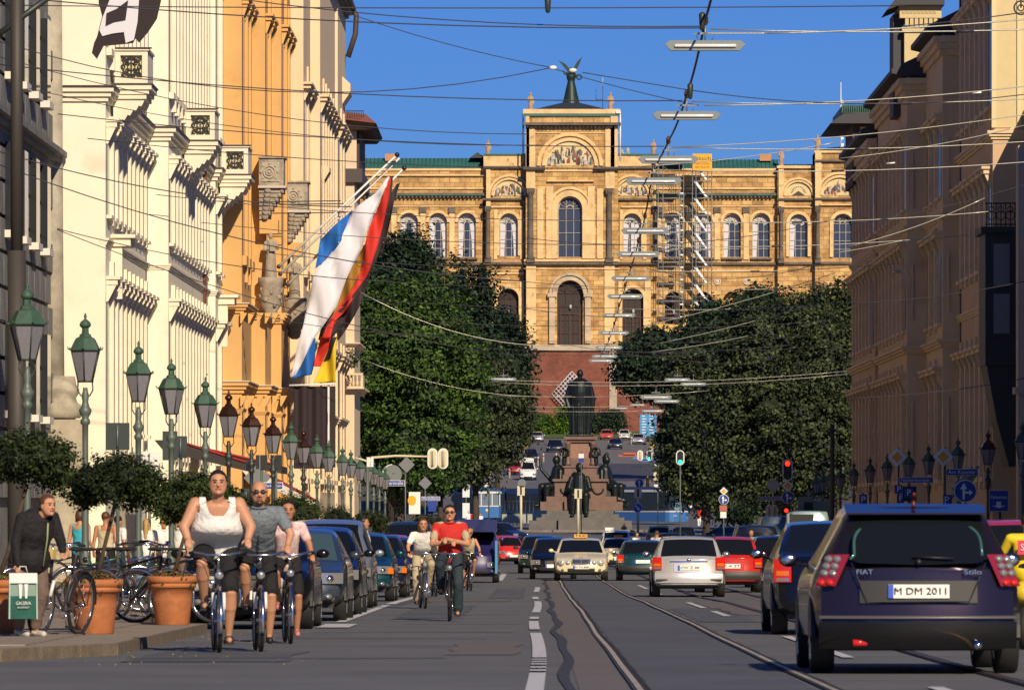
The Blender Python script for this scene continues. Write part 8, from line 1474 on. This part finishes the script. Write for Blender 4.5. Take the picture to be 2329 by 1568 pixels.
Y = 205; t, g = sign_post('left priority diamond above the Falckenbergstraße sign', 2044, 1018, Y, m=M_dkpole); priority(t, g, 2040, 1039, Y, 43); namesign(t, g, 2083, 1091, Y, 78, 13, 'Falckenbergstr.'); MB().tube([(0, -.06, zat(1091, Y) - g), (1.1, -.06, zat(1091, Y) - g)], .02, 5).build('bracket', M_dkpole, t); plate(t, g, 2043, 1112, Y, 17, 20, M_sblue, nm='parking_sign'); text('P', 'lettering', M_white, t, (0, -.1, zat(1112, Y) - g), .28); plate(t, g, 2048, 1133, Y, 17, 20, M_sblue, nm='parking_sign'); text('P', 'lettering', M_white, t, (.07, -.1, zat(1133, Y) - g), .28)
Y = 196; t, g = sign_post('dark notice board with a small P sign between the diamonds', 2068, 1100, Y, m=M_dkpole); plate(t, g, 2068, 1122, Y, 32, 34, M_black); plate(t, g, 2066, 1120, Y, 20, 22, M_sblue, nm='parking_sign', dy=-.08); text('P', 'lettering', M_white, t, (-.02, -.11, zat(1120, Y) - g), .28)
Y = 190; t, g = sign_post('right priority diamond above the Am Kosttor sign', 2149, 1016, Y, m=M_dkpole); priority(t, g, 2145, 1038, Y, 46); namesign(t, g, 2187, 1073, Y, 72, 15, 'Am Kosttor'); MB().tube([(0, -.06, zat(1073, Y) - g), (1.0, -.06, zat(1073, Y) - g)], .02, 5).build('bracket', M_dkpole, t); plate(t, g, 2155, 1137, Y, 20, 26, M_sblue, nm='parking_sign'); text('P', 'lettering', M_white, t, (.05, -.1, zat(1137, Y) - g), .32)
Y = 168; t, g = sign_post('big round blue sign with straight and right arrows at the right', 2196, 1094, Y, m=M_dkpole); bluearrow(t, g, 2195, 1116, Y, 52, 'upright')
Y = 170; t, g = sign_post('blue Parkschein sign with a down arrow at the right', 2274, 1115, Y, m=M_dkpole); plate(t, g, 2271, 1138, Y, 44, 48, M_white); o, X, z, a, b = plate(t, g, 2271, 1138, Y, 42, 46, M_sblue, nm='sign_panel', dy=-.08); text('Parkschein', 'lettering', M_white, t, (X, -.1, z + b * .35), .13, width=a * 1.7); arrow(t, X, z - b * .4, a * .7, a * .5, pi, -.1)
Y = 225; t, g = sign_post('small blue P sign left of the right lamp posts', 1963, 1120, Y, m=M_dkpole); plate(t, g, 1963, 1136, Y, 18, 26, M_sblue, nm='parking_sign'); text('P', 'lettering', M_white, t, (0, -.1, zat(1136, Y) - g), .35)
Y = 240; t, g = sign_post('pale billboard with dark figures behind the teal van', 1850, 1125, Y); plate(t, g, 1832, 1150, Y, 34, 44, mat('board_grey', (.16, .22, .2), .6)); plate(t, g, 1862, 1160, Y, 52, 44, mat('board_grey', (.16, .22, .2), .6), dy=-.04); plate(t, g, 1838, 1152, Y, 20, 22, M_black, nm='board_figure', dy=-.09); plate(t, g, 1838, 1118, Y, 16, 14, mat('board_grey', (.16, .22, .2), .6), 'tri', 'board_top')
q0 = P(2155, 1140, 215); q1 = P(2225, 1060, 215); aw = thing('awning', 'slanting pale awning arm behind the blue arrow sign', 'awning', (0, 0, 0)); MB().tube([q0, q1], .07, 6).build('awning_arm', mat('awning_grey', (.28, .26, .24), .7), aw); MB().prism([(q1.x - .5, q1.z - .35), (q1.x - .2, q1.z + .0), (q1.x + .05, q1.z - .25), (q1.x - .55, q1.z - 1.0), (q1.x - .85, q1.z - .75)], 215.4, 217).build('awning_cloth', mat('awning_grey', (.28, .26, .24)), aw)
Y = 872; t, g = sign_post('large blue direction board before the brick wall', 1474, 945, Y, r=.2, cat='sign'); o, X, z, a, b = plate(t, g, 1474, 966, Y, 38, 50, mat('board_blue', (.02, .12, .55), .5), dy=-.2)
for r_ in range(7):
    for c_ in (-.45, .45): MB().box(X + a * c_ - a * .3, X + a * c_ + a * (.1 + .04 * ((r_ * 3) % 5)), -.26, -.215, z + b * (.78 - .25 * r_), z + b * (.86 - .25 * r_)).build('text_line', M_white, t)
for x, y, Y, lit, lb in ((1477, 1035, 700, 'green', 'small green signal up the hill road'), (1456, 1035, 700, None, 'small signal back up the hill road'), (1112, 1068, 500, None, 'signal head left of the hill road above the old tram')): t, g = sign_post(lb, x, y - 14, Y, cat='traffic light', r=.06); signal(t, g, x, y, Y, 13, 24, lit is None, lit)
t, g = sign_post('small blue and white pictogram sign fixed before the granite shaft', 1322, 1024, 468); plate(t, g, 1322, 1036, 468, 12, 10, M_white); plate(t, g, 1322, 1046, 468, 12, 9, M_sblue)
# street furniture round the hill junction
for i, (x, y, Y, c, lb) in enumerate(((1185, 1000, 800, (.5, .2, .05), 'heap of orange timber at the left of the lawn'), (1430, 1018, 760, (.5, .1, .05), 'red site barrier on the hill'), (1465, 1036, 730, (.05, .2, .6), 'small blue crate up the hill road'))):
    q = P(x, y, Y); mb = MB(); R_ = random.Random(i)
    for k in range(7 if i == 0 else 2): mb.box(-1.4 + R_.random(), .6 + R_.random(), -.3 * k, .3, .28 * k, .28 * k + .2)
    tag(mb.build('site_material', mat('site_%d' % i, c, .7), None, (q.x, Y, ground(Y))), lb, 'building material')
for i in range(16):
    x = 1130 + (i * 53) % 330; Y = 650 + (i * 37) % 240; q = P(x, 1000, Y)
    if i: bo = copy_tree(bo0, (q.x, Y, ground(Y)))
    else: bo0 = thing('bollard', 'small pale bollard on the hill junction', 'bollard', (q.x, Y, ground(Y)), 0, 'pale bollards on the hill junction'); MB().lathe([(.14, 0), (.1, .9), (.12, 1.0), (.02, 1.1)], n=8).build('post', mat('bollard_pale', (.5, .48, .42), .6), bo0); MB().lathe([(.13, .7), (.13, .85)], n=8).build('band', M_red_l, bo0)
# ================================================================ FLAGS ON THE ORANGE HOTEL
Yf_ = 246.0; sF = S(Yf_); hx = lambda x: (x - VX) / sF; hz_ = lambda y: zat(y, Yf_)
for (x0, y0, x1, y1, dy, lb) in ((634, 606, 903, 352, 0, 'upper white flag pole with a dark ball at its tip'), (636, 622, 908, 358, .5, 'middle white flag pole close below the upper one'), (652, 645, 918, 379, 1.0, 'lowest white flag pole with a dark ball at its tip')):
    fp = thing('flagpole', lb, 'flagpole', (hx(x0), Yf_ + dy, hz_(y0)), 0, 'white flag poles on the orange hotel'); d = (hx(x1) - hx(x0), 0, hz_(y1) - hz_(y0)); MB().tube([(0, 0, 0), d], [.055, .04], 10).build('pole', M_white, fp)
    if dy != .5: MB().ell(d, (.10, .10, .10), 12).build('ball', mat('ball_dark', (.02, .015, .02), .2), fp)
    MB().ell((0, 0, 0), (.09, .1, .09), 8).build('socket', M_iron, fp)
for i, (x0, x1, y) in enumerate(((696, 852, 504), (698, 862, 511), (680, 866, 533))):
    y = y * .9098 + 0; wire('stay_rod', [P(x0 * .9098, y, Yf_ + .2), P(x1 * .9098, y - 2, Yf_ + .2)], .022, M_iron, ('upper horizontal stay rod of the flag poles', 'second horizontal stay rod just under the upper one', 'lowest horizontal stay rod of the flag poles')[i], 'rod', 'stay rods of the flag poles')
def ribbon(t, m, Lp, Rp, nm='flag_stripe', ph=0, n=22, amp=.22, dy=0):
    def samp(pl, u):
        ds = [0]; 
        for a, b in zip(pl, pl[1:]): ds.append(ds[-1] + math.hypot(b[0] - a[0], b[1] - a[1]))
        return (float(np.interp(u * ds[-1], ds, [p[0] for p in pl])), float(np.interp(u * ds[-1], ds, [p[1] for p in pl])))
    mb = MB(); W_ = 6; v = []
    for i in range(n + 1):
        a = samp(Lp, i / n); b = samp(Rp, i / n)
        for j in range(W_ + 1):
            x = a[0] + (b[0] - a[0]) * j / W_; y = a[1] + (b[1] - a[1]) * j / W_; v.append((hx(x) , dy + amp * sin((x * .095 - y * .022) + ph) + amp * .4 * sin(x * .21 + y * .01), hz_(y)))
    mb.add(v, [(i * (W_ + 1) + j, i * (W_ + 1) + j + 1, (i + 1) * (W_ + 1) + j + 1, (i + 1) * (W_ + 1) + j) for i in range(n) for j in range(W_)], 0, True); o = mb.build(nm, m, t); sm = o.modifiers.new('cloth_thickness', 'SOLIDIFY'); sm.thickness = .012; return o
C_fw = mat('flag_white', (.66, .66, .74), .75); C_fb = mat('flag_blue', (.01, .13, .50), .75); C_fr = mat('flag_red', (.55, .025, .015), .75); C_fk = mat('flag_black', (.02, .010, .014), .75); C_fg = mat('flag_gold', (.70, .50, .02), .75); C_fgd = mat('flag_gold_shade', (.32, .16, .02), .75)
fa = thing('flag', 'long white and blue flag hanging from the upper pole', 'flag', (0, Yf_ - .1, 0)); fb_ = thing('flag', 'long black red and gold flag hanging from the lowest pole', 'flag', (0, Yf_ + .45, 0))
Lw = [(882, 402), (862, 432), (800, 480), (775, 545), (742, 590), (717, 616), (706, 660), (690, 740), (672, 805), (662, 858)]
Rw = [(886, 402), (868, 450), (845, 500), (826, 556), (790, 630), (764, 700), (735, 742), (714, 768), (695, 812), (672, 853)]
ribbon(fa, C_fw, Lw, Rw); ribbon(fa, C_fb, [(800, 478), (762, 512), (728, 545), (724, 575), (719, 606)], [(802, 481), (792, 508), (777, 548), (756, 575), (718, 612)], ph=.2); ribbon(fa, C_fb, [(714, 768), (695, 812), (680, 840), (662, 860)], [(717, 768), (717, 800), (714, 830), (709, 852)], ph=.4)
ribbon(fb_, C_fgd, [(826, 556), (790, 628), (758, 695), (728, 742)], [(836, 552), (833, 590), (805, 650), (731, 752)]); ribbon(fb_, C_fr, [(887, 402), (868, 450), (845, 500), (830, 552), (826, 590), (805, 650), (745, 725)], [(889, 402), (884, 450), (872, 505), (858, 560), (838, 620), (806, 665), (760, 738)], ph=.1)
ribbon(fb_, C_fk, [(889, 402), (884, 450), (872, 505), (858, 560), (838, 620), (806, 665), (730, 740), (722, 772)], [(893, 398), (891, 430), (884, 500), (868, 560), (840, 625), (815, 672), (780, 740), (752, 770)], ph=.15); ribbon(fb_, C_fk, [(840, 620), (810, 680), (790, 720), (765, 755)], [(842, 622), (820, 690), (800, 728), (767, 775)], ph=.2)
ribbon(fb_, C_fr, [(728, 765), (720, 795), (712, 832)], [(750, 765), (756, 800), (734, 832)], ph=.5); ribbon(fb_, C_fr, [(800, 676), (775, 712), (745, 738), (731, 770)], [(803, 678), (790, 702), (760, 730), (752, 768)], ph=.8, dy=-.22)
ribbon(fb_, C_fg, [(762, 768), (742, 800), (728, 832), (712, 870)], [(766, 765), (764, 800), (763, 835), (763, 868)], ph=.6); ribbon(fb_, C_fk, [(752, 768), (748, 790), (735, 820)], [(766, 765), (757, 790), (750, 815)], ph=.5, dy=-.1)
fc = thing('flag', 'slim dark flag behind the black red and gold flag', 'flag', (0, Yf_ + 1.1, 0)); ribbon(fc, C_fk, [(900, 415), (889, 435), (884, 480), (866, 570)], [(908, 412), (896, 450), (889, 490), (868, 575)])
ft = thing('flag', 'black and white patterned flag at the top left', 'flag', (0, 150, 0)); k = .3366; s2 = S(150)
def fpoly(pts, m, dy, nm):
    q = [((a * k - VX) / s2, zat(b * k, 150)) for a, b in pts]; return MB().prism([(a, b) for a, b in q], dy - .01, dy + .01).build(nm, m, ft)
fpoly([(668, -400), (1110, -400), (1090, 0), (1060, 130), (1000, 220), (940, 290), (915, 262), (900, 292), (830, 300), (700, 312), (655, 400), (620, 358), (636, 290), (655, 250), (690, 110), (666, 20)], C_fk, 0, 'flag_cloth')
fpoly([(745, -400), (945, -400), (940, 0), (930, 150), (905, 272), (850, 292), (838, 218), (760, 228), (692, 246), (672, 205), (690, 130), (742, 0)], C_fw, -.04, 'white_pattern'); fpoly([(722, 92), (790, 62), (868, 4), (850, 135), (775, 148), (716, 175)], C_fk, -.08, 'black_pattern'); fpoly([(700, -300), (860, -320), (850, -200), (720, -160)], C_fk, -.08, 'black_pattern')
bn = thing('dark_banner', 'large black cloth banner hung from a white rod beside the orange hotel', 'banner', (0, 0, 0)); Yb2 = 236; s3 = S(Yb2); bx = lambda x: (x - VX) / s3
q = MB(); v = []
for i in range(9):
    for j in range(13): x = 668 + (745 - 668) * j / 12; y = 878 + (1065 - 878) * i / 8; v.append((bx(x) + .0, Yb2 + .10 * sin(j * 1.3) , zat(y, Yb2)))
q.add(v, [(i * 13 + j, i * 13 + j + 1, (i + 1) * 13 + j + 1, (i + 1) * 13 + j) for i in range(8) for j in range(12)], 0, True); q.build('banner_cloth', C_fk, bn); MB().box(bx(750), bx(763), Yb2, Yb2 + .1, zat(1062, Yb2), zat(878, Yb2)).build('banner_edge', C_fk, bn); MB().box(bx(746), bx(749), Yb2 - .02, Yb2 + .03, zat(1060, Yb2), zat(872, Yb2)).build('white_edge', M_white, bn); MB().tube([(bx(658), Yb2 - .1, zat(876, Yb2)), (bx(762), Yb2 - .1, zat(873, Yb2))], .04, 6).build('rod', M_white, bn)
# red edged awnings over the left pavement
for i, (xa, ya, xb, yb, Y, lb) in enumerate(((395, 1000, 560, 1052, 190, 'dark awning with red edge running along the white palace'), (430, 1012, 640, 1060, 215, 'dark awning with red edge in front of the orange building'), (585, 1068, 720, 1140, 235, 'pale striped awning slanting in front of the orange building'))):
    a = P(xa, ya, Y); b = P(xb, yb, Y); t = thing('awning', lb, 'awning', (0, 0, 0), 0, 'shop awnings on the left'); q = MB().prism([(a.x, a.z), (b.x, b.z), (b.x, b.z - .25), (a.x - .3, a.z - .35), (a.x - .6, a.z)], Y, Y + 5); q.build('awning_cloth', mat('awning_dark', (.035, .03, .03), .8) if i < 2 else mat('awning_pale', (.6, .56, .5)), t); MB().tube([(a.x, Y - .02, a.z + .02), (b.x, Y - .02, b.z + .02)], .035, 5).build('awning_edge', mat('edge_red', (.35, .02, .02), .7), t)
# green plant on the balcony
t = thing('hanging_plant', 'bushy green plant hanging from the small balcony at the end of the cream building', 'plant', P(795, 815, 316)); leaves('foliage', M_l4, t, [(0, 0, 0, .35, .35, .55)], 500, .08, 77)
bpy.data.scenes.remove(WS)
